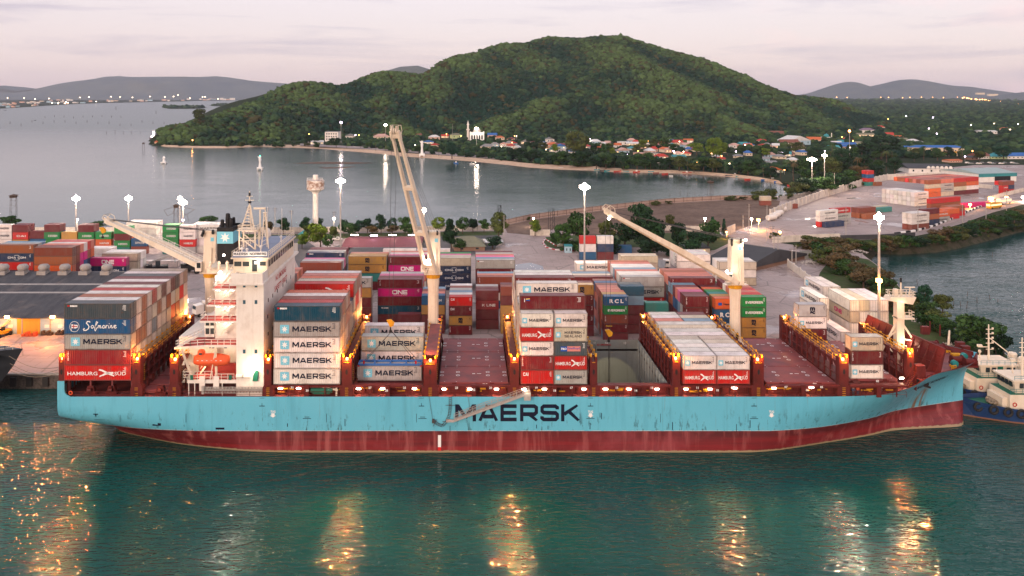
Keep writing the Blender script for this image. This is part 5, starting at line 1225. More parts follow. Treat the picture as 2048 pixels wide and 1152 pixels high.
# ---- deck cranes
def crane(x, y, zr, zt, pivot, tip, hook=None, walk=False, lampz=True, wheel_left=False):
    mb = MB(); rb = 1.28
    mb.lathe((x, y, 10), [(1.9, 0), (1.9, 2.2), (1.22, 3.6), (1.12, 8), (1.12, zr-12.5), (1.28, zr-11), (1.28, zr-10)], 10)
    cr_ = SB(mb, 'crane', [M['cream']])
    mb = MB(); mb.lathe((x, y, zr), [(1.42, 0), (1.42, .35), (1.5, .36), (1.5, .55), (1.42, .56), (1.42, .9)], 18); mb.build('slewing_ring', [M['yellow']], cr_)
    mb = MB(); z0 = zr+.9
    mb.add([(x-1.25, y-1.6, z0), (x+1.45, y-1.6, z0), (x+1.45, y+1.8, z0), (x-1.25, y+1.8, z0), (x-1.0, y-.9, zt), (x+1.45, y-.9, zt), (x+1.45, y+1.5, zt), (x-1.0, y+1.5, zt)], [(0, 3, 2, 1), (4, 5, 6, 7), (0, 1, 5, 4), (1, 2, 6, 5), (2, 3, 7, 6), (3, 0, 4, 7)])
    mb.box(x-.8, x+1.3, y-1.1, y+1.2, zt, zt+.35); mb.box(x-1.4, x-.9, y-1.0, y-.4, zt-1.0, zt+.5)
    mb.beam((x+.55, y-1.35, zt-3.2), (x+.55, y-1.75, z0+.4), .35, .25); mb.box(x-1.9, x+1.9, y-1.2, y+1.2, z0-.1, z0+.02)
    mb.rail([(x-1.5, y-1.8, z0), (x+1.8, y-1.8, z0)], .9, .06, .8)
    mb.build('crane_house', [M['cream']], cr_)
    mb = MB(); mb.quad((x+.35, y-1.09, zt-1.9), (x+1.05, y-1.09, zt-1.9), (x+1.05, y-1.02, zt-1.1), (x+.35, y-1.02, zt-1.1)); mb.build('maker_plate', [M['skyblue']], cr_)
    mb = MB()
    for dx in (-1.1, .9): mb.tube((x+dx-.15, y-1.2, zt+.1), (x+dx+.15, y-1.2, zt+.1), .5, n=14)
    mb.tube((x-1.3, y-1.6, zt-.4), (x-1.1, y-1.6, zt-.4), .5, n=14)
    mb.build('sheave', [M['rubber']], cr_)
    cb = MB(); cx_, cy_, cz_ = x-1.9, y-1.6, z0+1.6
    cb.prism([(cx_-.6, cz_-.9), (cx_+.7, cz_-.9), (cx_+.7, cz_+1.1), (cx_-.2, cz_+1.1), (cx_-.65, cz_+.4)], cy_-.7, cy_+.7); cab = cb.build('crane_cab', [M['white']], cr_)
    mb = MB(); mb.box(cx_-.25, cx_+.55, cy_-.76, cy_-.72, cz_-.2, cz_+.9); mb.quad((cx_-.67, cy_-.5, cz_-.6), (cx_-.67, cy_+.5, cz_-.6), (cx_-.68, cy_+.5, cz_+.35), (cx_-.68, cy_-.5, cz_+.35)); mb.build('cab_window', [M['glass']], cr_)
    p, q = Vector(pivot), Vector(tip); dv = (q-p).normalized(); L = (q-p).length
    sd_ = dv.cross(Vector((0, 0, 1))).normalized()
    if sd_.x < 0: sd_ = -sd_
    upv = sd_.cross(dv).normalized(); upv = upv if upv.z > 0 else -upv
    mb = MB()
    for s_ in (-1, 1):
        a = p+sd_*s_*1.15; m_ = p.lerp(q, .45)+sd_*s_*1.05+upv*.15; e = q+sd_*s_*.72
        mb.beam(a, m_, .5, .95, upv, .5, 1.15); mb.beam(m_, e, .5, 1.15, upv, .42, .6)
    for f in (.06, .30, .62, .97):
        c_ = p.lerp(q, f); w = 1.15-.4*f; mb.beam(c_-sd_*(w+.3), c_+sd_*(w+.3), .9, .75, dv)
        for s_ in (-1, 1): mb.beam(c_+sd_*s_*w-dv*1.0, c_+sd_*s_*(w+.12), .5, .8, upv); mb.beam(c_+sd_*s_*w+dv*1.0, c_+sd_*s_*(w+.12), .5, .8, upv)
    if walk or tip[2]-pivot[2] < 20: mb.beam(p+upv*.1, q+upv*.05, 1.9, .5, upv, 1.3, .35)
    bm_ = mb.build('boom', [M['cream']], cr_)
    mb = MB()
    for s_ in (-1, 0, 1): mb.tube(q+sd_*s_*.5-sd_*.12, q+sd_*s_*.5+sd_*.12, .55, n=12)
    for s_ in (-1, 1):
        pr = [q+sd_*s_*.9+dv*.2+Vector((0, 0, 0)), q+sd_*s_*.9+dv*1.0+upv*.4, q+sd_*s_*.9+dv*.6+upv*1.3, q+sd_*s_*.9-dv*.6+upv*1.2, q+sd_*s_*.9-dv*1.2+upv*.3]
        for a, b__ in zip(pr[:-1], pr[1:]): mb.beam(a, b__, .1)
        mb.beam(pr[2], pr[2]-sd_*s_*1.8, .08)
    for s_ in (-1, 1): mb.beam(q+sd_*s_*.5-dv*.8-upv*.2, q+sd_*s_*.5+dv*.9+upv*.35, .2, .6, upv)
    mb.build('boom_head', [M['cream']], cr_)
    if walk:
        mb = MB(); o_ = sd_*(-.95)+upv*.45
        mb.rail([p.lerp(q, .12)+o_, p.lerp(q, .62)+o_], 1.0, .08, 1.3); mb.rail([p.lerp(q, .12)-o_*.2+sd_*.9+upv*.5, p.lerp(q, .62)+sd_*.9+upv*.5], 1.0, .06, 1.6); mb.build('boom_railing', [M['white']], cr_)
    mb = MB(); top = Vector((x, y-.9, zt+.3))
    for s_ in (-.5, -.2, .2, .5, .8): mb.tube(top+Vector((s_*1.6, 0, .1*s_)), q+sd_*s_*.8-dv*.2+upv*.3, .035, n=4)
    mb.build('luffing_cable', [M['wire']], cr_)
    if hook:
        h = Vector(hook); mb = MB()
        mb.tube(q+Vector((-.5, 0, -.3)), h+Vector((-.35, 0, .5)), .035, n=4); mb.tube(q+Vector((.5, 0, -.3)), h+Vector((.35, 0, .5)), .035, n=4); mb.build('hoist_cable', [M['wire']], cr_)
        mb = MB(); mb.prism([(h.x-.75, h.z+.9), (h.x+.1, h.z+1.0), (h.x+.75, h.z+.4), (h.x+.6, h.z-.2), (h.x, h.z-.45), (h.x-.3, h.z)], h.y-.25, h.y+.25); mb.mi = 1; mb.tube((h.x, h.y, h.z-.4), (h.x, h.y, h.z-1.2), .12); mb.box(h.x-.25, h.x+.25, h.y-.15, h.y+.15, h.z-1.5, h.z-1.1); mb.build('hook_block', [M['yellow'], M['black']], cr_)
    return cr_
c1 = crane(X_(866.5, 172.6), 172.6, 26.4, 36.0, (X_(862, 170.5), 170.5, 27.8), (X_(789, 156.7), 156.7, Z_(262, 156.7)), (X_(781, 156.7), 156.7, Z_(649, 156.7)))
c2 = crane(X_(1470, 172.6), 172.6, 24.2, 34.3, (X_(1468, 171), 171, 25.8), (X_(1215, 160), 160, Z_(424, 160)), (X_(1217.5, 160), 160, Z_(669, 160)))
c3 = crane(X_(421, 172.6), 172.6, 26.6, 36.2, (X_(430, 173), 173, 27.6), (X_(216, 184), 184, Z_(441, 184)), (X_(205.5, 184), 184, Z_(463, 184)), walk=True)
for px, py, Y, e, cr_ in ((857, 521, 170, 260, c1), (1454, 543, 170, 260, c2), (1491, 480, 171, 420, c2), (1218, 437, 160, 60, c2), (440, 545, 153, 200, c3)):
    mb = MB(); x = X_(px, Y); z = Z_(py, Y); mb.lathe((x, Y, z-.25), [(.1, 0), (.3, .1), (.3, .4), (.1, .5)], 8); mb.build('crane_lamp', [M['lamp_w']], cr_); point('crane_light', (x, Y-.8-YC, z), e, (1, .80, .60), .3, ship)
mb = MB()
for x in (X_(867, 171.2), X_(1489-14, 171.2)):
    z = 14.2; pts = [(x+math.cos(R(q))*.32, z+math.sin(R(q))*.9) for q in range(0, 360, 24)]; fan(mb, pts, 171.38)
SB(mb, 'crane_door', [M['black']])
mb = MB(); x0, x1 = X_(850, 150.5), X_(877, 150.5); mb.quad((x0, 150.5, 17.0), (x1, 150.5, 17.0), (x1, 171, 17.0), (x0, 171, 17.0)); SB(mb, 'crane_walkway', [M['oxide_deck']])
point('crane_walk_light', (X_(858, 152), 151.5-YC, 18.2), 260, (1, .4, .1), .2, ship)

# spreader frame hanging above the lifted container
sp_ = empty('spreader_frame', (X_(781, 154.1), 154.1, 14.4), 0, 'blue steel spreader frame with wire slings hanging over the open hatch', 'spreader')
mb = MB(); mb.beam((-5.9, -1.1, 0), (5.9, -1.1, 0), .3, .35); mb.beam((-5.9, 1.1, 0), (5.9, 1.1, 0), .3, .35)
for x in (-5.9, -3, 0, 3, 5.9): mb.beam((x, -1.1, 0), (x, 1.1, 0), .25)
mb.build('frame', [bsdf('spreader_blue', (.03, .13, .38), .5)[0]], sp_)
mb = MB(); 
for sx in (-1, 1):
    for sy in (-1, 1): mb.tube((sx*5.0, sy*1.1, .2), (0, 2.6, 5.2), .045, n=5)
mb.build('sling', [M['wire']], sp_)
mb = MB()
for sx in (-1, 1):
    mb.box(sx*5.9-.2, sx*5.9+.2, -1.3, -1.0, -.35, -.1); mb.box(sx*4.9-.15, sx*4.9+.15, -1.4, -1.15, .2, .75)
mb.build('corner_clamp', [M['redletter']], sp_)
# second spreader lamp ropes down into the hold
mb = MB(); mb.tube((X_(1217, 160), 160, Z_(690, 160)), (X_(1217, 160), 160, 5.0), .07, n=5); mb.tube((X_(1219.5, 160), 160, Z_(690, 160)), (X_(1219.5, 160), 160, 5.0), .07, n=5); SB(mb, 'hold_sling', [M['wire']])
# lifeboat
lb = empty('lifeboat', (X_(422.5, 150), 150.3, 15.0), 0, 'orange enclosed lifeboat in its davit below the boat deck', 'lifeboat')
mb = MB(); mb.smooth = True; n = 14; rings = []
for i in range(n+1):
    t_ = i/n; x = -3.2+6.4*t_; w = 1.25*math.sin(math.pi*min(1, max(0, .08+.84*t_)))**.45; k = .35*(abs(t_-.5)*2)**3
    prof_ = [(0, .0+k), (w*.7, .25+k), (w, .95), (w*1.02, 1.15), (w*.85, 1.75-(k*.6)), (w*.45, 2.25-k), (0, 2.4-k*1.4)]
    rings.append([(x, -a, b_) for a, b_ in prof_]+[(x, a, b_) for a, b_ in prof_[::-1]])
k = len(rings[0]); vs = [p_ for r_ in rings for p_ in r_]; fs = [(i*k+j, i*k+(j+1) % k, (i+1)*k+(j+1) % k, (i+1)*k+j) for i in range(n) for j in range(k)]+[tuple(range(k-1, -1, -1)), tuple(range(n*k, n*k+k))]
mb.add(vs, fs); mb.build('hull', [M['orange']], lb)
mb = MB(); mb.lathe((-1.9, 0, 2.1), [(.75, 0), (.72, .6), (.5, .95), (.1, 1.05)], 10); mb.build('steering_cupola', [M['orange']], lb)
mb = MB(); mb.box(-2.2, -1.6, -.76, -.70, 2.3, 2.65); mb.build('window', [M['glass']], lb)
mb = MB()
for i in range(6): mb.box(-2.4+i*.85, -2.1+i*.85, -1.18, -1.12, 1.35, 1.43)
mb.build('reflective_strip', [M['whiteletter']], lb)

# ---- gangway, rope ladder
mb = MB(); p, q = Vector(P(908, 841, 147.2)), Vector(P(1058, 786, 147.3))
for s_ in (-.35, .35): mb.beam(p+Vector((0, s_, 0)), q+Vector((0, s_, 0)), .12, .3)
for i in range(46): c_ = p.lerp(q, i/45); mb.beam(c_+Vector((0, -.35, .05)), c_+Vector((0, .35, .05)), .12, .05)
for s_ in (-.4, .4): mb.rail([p+Vector((0, s_, .1)), q+Vector((0, s_, .1))], 1.0, .06, 1.2)
mb.box(p.x-1.4, p.x, 146.7, 147.7, p.z-.15, p.z); mb.box(q.x-.9, q.x+.3, 146.9, 148.4, 9.9, 12.2-.9); gw = SB(mb, 'gangway', [M['steel']])
point('gangway_light', (q.x-.3, 146.6-YC, 11.5), 25, (1, .8, .55), .1, ship)
mb = MB(); px_, py_ = 900.5, 793
cur = [(900.5, 793), (900.5, 808), (900, 818), (898.5, 830), (893, 843), (885, 851.5), (876, 849), (868, 842)]
for (a, b_), (c_, d_) in zip(cur[:-1], cur[1:]):
    A_, B_ = Vector(P(a, b_, 147.75)), Vector(P(c_, d_, 147.75)); dd = (B_-A_).normalized(); nn = Vector((dd.z, 0, -dd.x))*.22
    mb.tube(A_+nn, B_+nn, .035, n=4); mb.tube(A_-nn, B_-nn, .035, n=4)
    for i in range(4): c2_ = A_.lerp(B_, (i+.5)/4); mb.beam(c2_-nn, c2_+nn, .06)
mb.beam(P(891, 810.5, 147.7), P(910, 810.5, 147.7), .07); mb.beam(P(885, 843, 147.7), P(904, 843.5, 147.7), .07); mb.beam(P(866, 853, 147.7), P(873, 839, 147.7), .08)
mb.tube(P(858, 793, 147.8), P(865, 838, 147.8), .03, n=4); mb.tube(P(936, 793, 147.8), P(940, 822, 147.8), .03, n=4); mb.box(X_(864, 147.8), X_(869, 147.8), 147.6, 147.9, Z_(846, 147.8), Z_(838, 147.8))
SB(mb, 'rope_ladder', [M['wire']])
mb = MB(); mb.beam(P(639, 772, 149), P(676, 780, 149), .35, .3); mb.beam(P(673, 792, 149), P(673, 770, 149), .3, .3); SB(mb, 'provision_derrick', [M['cream']])
mb = MB(); mb.tube(P(622, 780, 149), P(665, 780, 149), .5, n=8); mb.tube(P(626, 785, 149), P(660, 785, 149), .4, n=8); SB(mb, 'green_tank', [M['green']])

# ---- bow: breakwater, foremast, winches
mb = MB(); a0, a1 = Vector((84.6, 174.5, 0)), Vector((88.9, 153.3, 0)); n = 11
zt0, zt1 = 17.9, 17.2
def BW(f, z, off=0): v_ = a0.lerp(a1, f); return (v_.x+off, v_.y, z)
lean = 1.1
mb.add([BW(0, 12.3), BW(1, 12.3), BW(1, zt1, lean), BW(0, zt0, lean), BW(0, 12.3, .12), BW(1, 12.3, .12), BW(1, zt1, lean+.12), BW(0, zt0, lean+.12)], [(0, 1, 2, 3), (7, 6, 5, 4), (3, 2, 6, 7), (0, 4, 5, 1), (1, 5, 6, 2), (0, 3, 7, 4)])
for i in range(n+1):
    f = i/n; zt_ = zt0+(zt1-zt0)*f; x, y, _ = BW(f, 0); mb.add([(x-1.1, y-.07, 12.3), (x-.01, y-.07, 12.3), (x+lean-.03, y-.07, zt_-.05), (x-1.1, y+.07, 12.3), (x-.01, y+.07, 12.3), (x+lean-.03, y+.07, zt_-.05)], [(0, 1, 2), (5, 4, 3), (0, 2, 5, 3), (0, 3, 4, 1), (1, 4, 5, 2)])
for z in (14.0, 15.7):
    o_ = lean*(z-12.3)/5; v0, v1 = BW(0, z, o_-.06), BW(1, z, o_-.06); mb.beam(v0, v1, .12, .18)
mb.beam(BW(0, zt0, lean), BW(1, zt1, lean), .3, .16)
SB(mb, 'breakwater', [M['oxide']])
mb = MB(); mb.box(76.3, 80.5, 150.8, 151.0, 10, 10.1)
mb.stairs((80.8, 151.0, 10.2), (83.4, 151.6, 13.5), 1.0, 12); mb.box(83.6, 85.3, 151.6, 153.2, 12.3, 14.6); mb.box(77.5, 77.8, 150.4, 150.7, 10, 12.5); mb.box(71, 72.2, 149.5, 151, 10, 12.2); mb.rail([(70, 149.2, 10), (79, 149.6, 10)], 1.2, .07, 1.5)
SB(mb, 'bow_stairs', [M['oxide']])
mb = MB(); fxm, fym = 86.3, 163.0
mb.box(fxm-.75, fxm+.75, fym-.7, fym+.7, 12.3, 24.6)
mb.beam((fxm+.4, fym, 19.8), (fxm+4.4, fym-3, 12.4), .32); mb.beam((fxm-.4, fym, 19.8), (fxm-3.2, fym+1, 13), .32); mb.beam((fxm+.4, fym, 16.3), (fxm+2.2, fym-1.6, 16.3), .25); mb.beam((fxm-2, fym+.6, 16), (fxm, fym, 18.5), .2)
mb.prism([(fxm-2.6, 24.2), (fxm+2.2, 23.4), (fxm+2.9, 24.9), (fxm-2.2, 24.9)], fym-1.2, fym+1.2); mb.box(fxm-.75, fxm+2.6, fym-1.1, fym+1.1, 20.4, 20.7)
mb.rail([(fxm+.7, fym-1, 20.7), (fxm+2.6, fym-1, 20.7), (fxm+2.6, fym+1, 20.7)], 1.1, .08, .7); mb.rail([(fxm-2.1, fym-1.1, 24.9), (fxm+2.8, fym-1.1, 24.9), (fxm+2.8, fym+1.1, 24.9), (fxm-2.1, fym+1.1, 24.9), (fxm-2.1, fym-1.1, 24.9)], 1.0, .08, .7)
mb.box(fxm-1.0, fxm-.3, fym-.4, fym+.4, 24.9, 26.3); mb.tube((fxm+.4, fym, 24.9), (fxm+.4, fym, 27.6), .15); mb.box(fxm+1.2, fxm+3.2, fym-.1, fym+.15, 26.5, 26.7); mb.tube((fxm+2.2, fym, 24.9), (fxm+2.2, fym, 26.5), .12)
mb.rail([(fxm-2, fym-1.4, 14.2), (fxm+.8, fym-1.4, 14.2)], 1.1, .08, .7); mb.box(fxm-2, fxm+.9, fym-1.4, fym+1.2, 14, 14.2)
mb.mi = 1; mb.tube((fxm+.4, fym, 27.6), (fxm+.4, fym, 28.5), .2)
fm = SB(mb, 'foremast', [M['cream'], M['black']])
point('foremast_light', (fxm+.9, fym-1.6-YC, 16.0), 200, (1, .78, .5), .25, ship); point('foremast_light', (fxm-.2, fym-1.8-YC, 23.5), 60, (1, .78, .5), .2, ship)
mb = MB()
for px, py in ((1864, 690), (1877, 697), (1914, 722), (1940, 727)):
    g = G(px, py+6, 12.3); mb.box(g.x-1.2, g.x+1.2, g.y-.8, g.y+.8, 12.3, 12.7); mb.tube((g.x-1, g.y, 13.2), (g.x+1, g.y, 13.2), .6, n=12); mb.tube((g.x-1.1, g.y, 13.2), (g.x-1, g.y, 13.2), .85, n=12); mb.tube((g.x+1, g.y, 13.2), (g.x+1.1, g.y, 13.2), .85, n=12)
for px, py in ((1850, 668), (1920, 700), (1930, 708)): g = G(px, py, 12.3); mb.box(g.x-.8, g.x+.8, g.y-.5, g.y+.5, 12.3, 14.0)
for px, py in ((1860, 645), (1880, 652)): g = G(px, py+20, 12.3); mb.box(g.x-.1, g.x+.1, g.y-.1, g.y+.1, 12.3, 14.8)
SB(mb, 'anchor_winch', [M['oxide']])
mb = MB(); 
for px, py in ((1928, 714), (1909, 729)): g = G(px, py+6, 12.3); mb.tube((g.x, g.y-.4, 13.1), (g.x, g.y+.4, 13.1), .6, n=12)
SB(mb, 'rope_drum', [M['tealpaint']])
mb = MB(); g = G(1896, 699, 12.3); mb.tube((g.x, g.y, 12.3), (g.x+.3, g.y, 16.3), .3, .16, n=10); SB(mb, 'bow_post', [M['cream']])
mb = MB(); 
for px, py, w in ((1900, 704, 2.2), (1912, 711, 1.8), (1906, 734, .9)): g = G(px, py, 12.3); mb.box(g.x-w/2, g.x+w/2, g.y-.5, g.y+.5, 12.32, 12.7)
mb.rail([G(1903, 742, 12.3), G(1912, 741, 12.3)], 1.0, .1, .5); SB(mb, 'yellow_fairlead', [M['yellow']])

# people working on deck and on the spreader
def person(loc, shirt, trousers, label, pose=0, hat=(.7, .3, .02), scale=1.0, rz=0):
    root = empty('person', loc, rz, label, 'person')
    J = [(0, 0, .95), (0, 0, 1.2), (0, 0, 1.42), (0, 0, 1.52), (0, -.01, 1.66), (-.19, 0, 1.4), (-.25, -.05, 1.14), (-.22, -.2, .95), (.19, 0, 1.4), (.26, -.04, 1.14), (.24, -.18, .95), (-.1, 0, .9), (-.12, -.03, .5), (-.12, .02, .06), (.1, 0, .9), (.13, -.05 if not pose else -.18, .5), (.13, .04, .06), (-.12, -.12, .04), (.13, -.1, .04)]
    E = [(0, 1), (1, 2), (2, 3), (3, 4), (2, 5), (5, 6), (6, 7), (2, 8), (8, 9), (9, 10), (0, 11), (11, 12), (12, 13), (0, 14), (14, 15), (15, 16), (13, 17), (16, 18)]
    rad = [.14, .14, .13, .06, .1, .07, .05, .04, .07, .05, .04, .1, .075, .05, .1, .075, .05, .045, .045]
    mb = MB()
    for a, b_ in E:
        mb.tube(J[a], J[b_], rad[a], rad[b_], 8)
    mb.lathe((0, -.01, 1.56), [(.05, 0), (.09, .06), (.095, .14), (.06, .21), (.01, .23)], 10)
    mb.build('body', [bsdf('skin', (.35, .18, .11), .6)[0]], root)
    mb = MB(); mb.tube((0, 0, .92), (0, 0, 1.25), .16, .17, 10); mb.tube((0, 0, 1.25), (0, 0, 1.46), .17, .1, 10)
    for s_ in (-1, 1): k = 5 if s_ < 0 else 8; mb.tube(J[k], J[k+1], .085, .07, 8); mb.tube(J[k+1], J[k+2], .07, .055, 8)
    mb.build('jacket', [bsdf('jacket', shirt, .8)[0]], root)
    mb = MB()
    for k in (11, 14): mb.tube(J[k], J[k+1], .115, .09, 8); mb.tube(J[k+1], J[k+2], .09, .07, 8)
    mb.build('trousers', [bsdf('trousers', trousers, .8)[0]], root)
    mb = MB(); mb.lathe((0, -.01, 1.70), [(.15, 0), (.12, .02), (.11, .08), (.06, .13), (.01, .14)], 10); mb.build('helmet', [bsdf('helmet', hat, .4)[0]], root)
    return root
person((X_(1762, 150.2), 150.2, 10.0), (.7, .68, .66), (.5, .5, .52), 'person in pale overalls standing on deck below the bow containers')
person((X_(1700+7, 151), 149.3, 10.0), (.5, .08, .03), (.03, .04, .08), 'person in orange jacket standing on deck beside the bow column of containers')
person((X_(1706, 149), 148.9, 10.0), (.05, .06, .12), (.03, .03, .04), 'person in dark clothes standing close to the one in orange')
# ------------------------------------------------------------------ water and land
from mathutils.geometry import tessellate_polygon
m, t, b = bsdf('water', (.004, .060, .052), .07, spec=.42); b.inputs['IOR'].default_value = 1.33
geo = t.nodes.new('ShaderNodeNewGeometry'); pos = geo.outputs['Position']
sep = t.nodes.new('ShaderNodeSeparateXYZ'); t.links.new(pos, sep.inputs[0])
n1 = noise(t, 1.0, 2.2, .5, vec=pos, mapscale=(.42, 1.5, .5), dist=.5); n2 = noise(t, 1.0, 3, .5, vec=pos, mapscale=(.16, .28, .1), dist=1.0); n3 = noise(t, 1.0, 4, .6, vec=pos, mapscale=(.02, .035, 1), dist=1.5)
calm = noise(t, 1.0, 4, .55, vec=pos, mapscale=(.0035, .011, 1), dist=1.5)
h = mul(t, mul(t, n1, rmp(t, n3, .35, .65, .25, .85)), mul(t, n2, .9), 'ADD')
near = rmp(t, sep.outputs['Y'], 180, 420, 1.0, .12)
t.links.new(rmp(t, sep.outputs['Y'], 160, 420, .45, .55), b.inputs['Specular IOR Level']); t.links.new(rmp(t, sep.outputs['Y'], 165, 420, 1.24, 1.33), b.inputs['IOR'])
bm = t.nodes.new('ShaderNodeBump'); bm.inputs['Distance'].default_value = .62; t.links.new(mul(t, near, rmp(t, calm, .35, .6, .55, 1.0)), bm.inputs['Strength']); t.links.new(h, bm.inputs['Height']); t.links.new(bm.outputs[0], b.inputs['Normal'])
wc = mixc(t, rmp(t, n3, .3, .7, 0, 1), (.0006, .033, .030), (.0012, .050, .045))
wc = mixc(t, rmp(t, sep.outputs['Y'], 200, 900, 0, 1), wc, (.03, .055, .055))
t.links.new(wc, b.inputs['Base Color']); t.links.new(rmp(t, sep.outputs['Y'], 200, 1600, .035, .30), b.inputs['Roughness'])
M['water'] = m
mb = MB(); mb.quad((-9000, -400, 0), (9000, -400, 0), (9000, 13500, 0), (-9000, 13500, 0)); mb.build('water', [m], kind='structure')

def gmat():
    m, t, b = bsdf('yard_concrete', rough=.75, spec=.2)
    g = t.nodes.new('ShaderNodeNewGeometry'); p_ = g.outputs['Position']
    a = noise(t, .012, 6, .6, vec=p_); bb = noise(t, .09, 6, .65, vec=p_); cc = noise(t, .9, 5, .7, vec=p_)
    c_ = mixc(t, rmp(t, a, .35, .65), (.30, .225, .205), (.42, .325, .30))
    c_ = mixc(t, rmp(t, bb, .5, .75, 0, .5), c_, (.15, .115, .11)); c_ = mixc(t, rmp(t, cc, .3, .8, 0, .35), c_, (.32, .28, .26))
    br = t.nodes.new('ShaderNodeTexBrick'); br.inputs['Scale'].default_value = .09; br.inputs['Mortar Size'].default_value = .006; br.inputs['Color1'].default_value = (1, 1, 1, 1); br.inputs['Color2'].default_value = (.86, .86, .86, 1); br.inputs['Mortar'].default_value = (.45, .45, .45, 1)
    t.links.new(p_, br.inputs[0]); mm = t.nodes.new('ShaderNodeMix'); mm.data_type = 'RGBA'; mm.blend_type = 'MULTIPLY'; mm.inputs[0].default_value = .7
    t.links.new(c_, mm.inputs[6]); t.links.new(br.outputs[0], mm.inputs[7]); 
    vo = t.nodes.new('ShaderNodeTexVoronoi'); vo.feature = 'DISTANCE_TO_EDGE'; vo.inputs['Scale'].default_value = .06; dm = t.nodes.new('ShaderNodeMapping'); t.links.new(p_, dm.inputs[0]); t.links.new(dm.outputs[0], vo.inputs[0])
    c2 = mixc(t, rmp(t, vo.outputs['Distance'], .02, .0, 0, .5), mm.outputs[2], (.06, .055, .055))
    t.links.new(c2, b.inputs['Base Color'])
    wet = rmp(t, noise(t, .05, 5, .6, vec=p_), .56, .62, .72, .12); t.links.new(wet, b.inputs['Roughness']); bump(t, b, cc, .2, .03); return m
M['yard'] = gmat()
def soil(name, c1, c2, c3, s=.05, rough=.95):
    m, t, b = bsdf(name, rough=rough, spec=.06 if rough > .9 else .3); g = t.nodes.new('ShaderNodeNewGeometry'); p_ = g.outputs['Position']
    c_ = mixc(t, rmp(t, noise(t, s, 6, .65, vec=p_), .38, .62), c1, c2); c_ = mixc(t, rmp(t, noise(t, s*9, 5, .7, vec=p_), .45, .75), c_, c3); t.links.new(c_, b.inputs['Base Color']); bump(t, b, noise(t, s*12, 5, .7, vec=p_), .4, .2); return m
M['dirt'] = soil('brown_earth', (.13, .085, .065), (.19, .13, .10), (.09, .06, .05))
M['grass'] = soil('rough_grass', (.035, .065, .022), (.06, .085, .03), (.11, .085, .055))
M['sand'] = soil('beach_sand', (.50, .34, .23), (.58, .41, .29), (.34, .23, .17), .03)
M['bush'] = soil('undergrowth', (.010, .024, .010), (.026, .036, .014), (.045, .045, .028), .08)
M['asphalt'] = soil('asphalt', (.07, .065, .068), (.10, .09, .09), (.05, .048, .05), .1, .8)
M['road'] = soil('worn_road', (.24, .19, .175), (.31, .25, .23), (.17, .14, .135), .05, .8)
def land(name, pts, z, mat, side=None, zb=None, world=False, kind='structure'):
    P_ = [Vector((*p[:2], 0)) if world else Vector((*G(p[0], p[1], z)[:2], 0)) for p in pts]
    tris = tessellate_polygon([P_]); mb = MB(); mb.add([(p.x, p.y, z) for p in P_], [tuple(q) for q in tris])
    if zb is not None:
        mb.mi = 1; n = len(P_)
        for i in range(n):
            a, c_ = P_[i], P_[(i+1) % n]; mb.add([(a.x, a.y, z), (c_.x, c_.y, z), (c_.x, c_.y, zb), (a.x, a.y, zb)], [(0, 1, 2, 3)])
    o = mb.build(name, [mat, side or mat], kind=kind)
    me = o.data
    for p_ in me.polygons:
        if p_.material_index == 0 and p_.normal.z < 0: p_.flip()
    return o
land('quay_ground', [(-1200, 750.5), (2012, 750.5), (2022, 715), (1990, 690), (1930, 668), (1880, 648), (1850, 622), (1812, 590), (1790, 562), (1768, 540), (1738, 518), (1722, 506), (1740, 491), (1800, 492), (1860, 488), (1905, 481), (1960, 467), (2048, 444), (2400, 391), (2400, 330), (1950, 330), (1800, 345), (1740, 360), (1640, 378), (1600, 387), (1560, 392), (1440, 398), (1330, 404), (1250, 413), (1150, 425), (1060, 437), (1000, 450), (860, 453), (600, 454), (0, 454), (-1200, 454)], 3.0, M['yard'], soil('quay_wall', (.05, .045, .04), (.12, .10, .09), (.02, .02, .02), .2), -2)
land('brown_lot', [(1008, 452), (1060, 440), (1150, 428), (1250, 416), (1330, 407), (1440, 401), (1530, 397), (1560, 402), (1555, 425), (1520, 445), (1470, 462), (1400, 468), (1300, 470), (1200, 476), (1150, 470), (1110, 458), (1060, 470), (1015, 466)], 3.006, M['dirt'])
land('grass_bank', [(1722, 507), (1700, 500), (1640, 502), (1590, 490), (1560, 486), (1600, 478), (1700, 480), (1800, 478), (1860, 466), (1930, 445), (1985, 425), (2060, 405), (2060, 450), (1960, 466), (1905, 480), (1860, 487), (1800, 491), (1740, 490.5)], 3.006, M['bush'])
land('shore_strip', [(1738, 519), (1700, 512), (1660, 520), (1640, 545), (1632, 566), (1660, 590), (1700, 620), (1720, 660), (1720, 720), (1800, 745), (2010, 745), (2020, 716), (1990, 691), (1930, 669), (1880, 649), (1850, 623), (1812, 591), (1789, 563), (1767, 541)], 3.006, M['grass'])
land('garden_bed', [(1088, 485), (1092, 474), (1150, 470), (1330, 466), (1440, 470), (1475, 478), (1430, 500), (1380, 506), (1300, 495), (1160, 494), (1110, 497), (1095, 493)], 3.012, M['grass'])
land('wet_puddle', [(1020, 530), (1062, 525), (1085, 532), (1090, 545), (1050, 552), (1018, 548)], 3.01, bsdf('puddle', (.12, .12, .13), .03)[0])
land('garden_strip', [(430, 470), (600, 472), (640, 500), (760, 470), (1000, 470), (990, 500), (900, 520), (600, 540), (580, 500)], 3.006, M['asphalt'])
land('seaside_verge', [(-300, 467), (600, 468), (1005, 462), (1005, 470), (600, 478), (-300, 476)], 3.012, M['grass'])
land('yard_road', [(1560, 484), (1640, 470), (1760, 468), (1850, 461), (1920, 440), (1975, 415), (2020, 398), (2300, 360), (2300, 385), (2050, 408), (1985, 424), (1930, 444), (1860, 465), (1800, 477), (1700, 479), (1600, 478)], 3.018, M['road'])
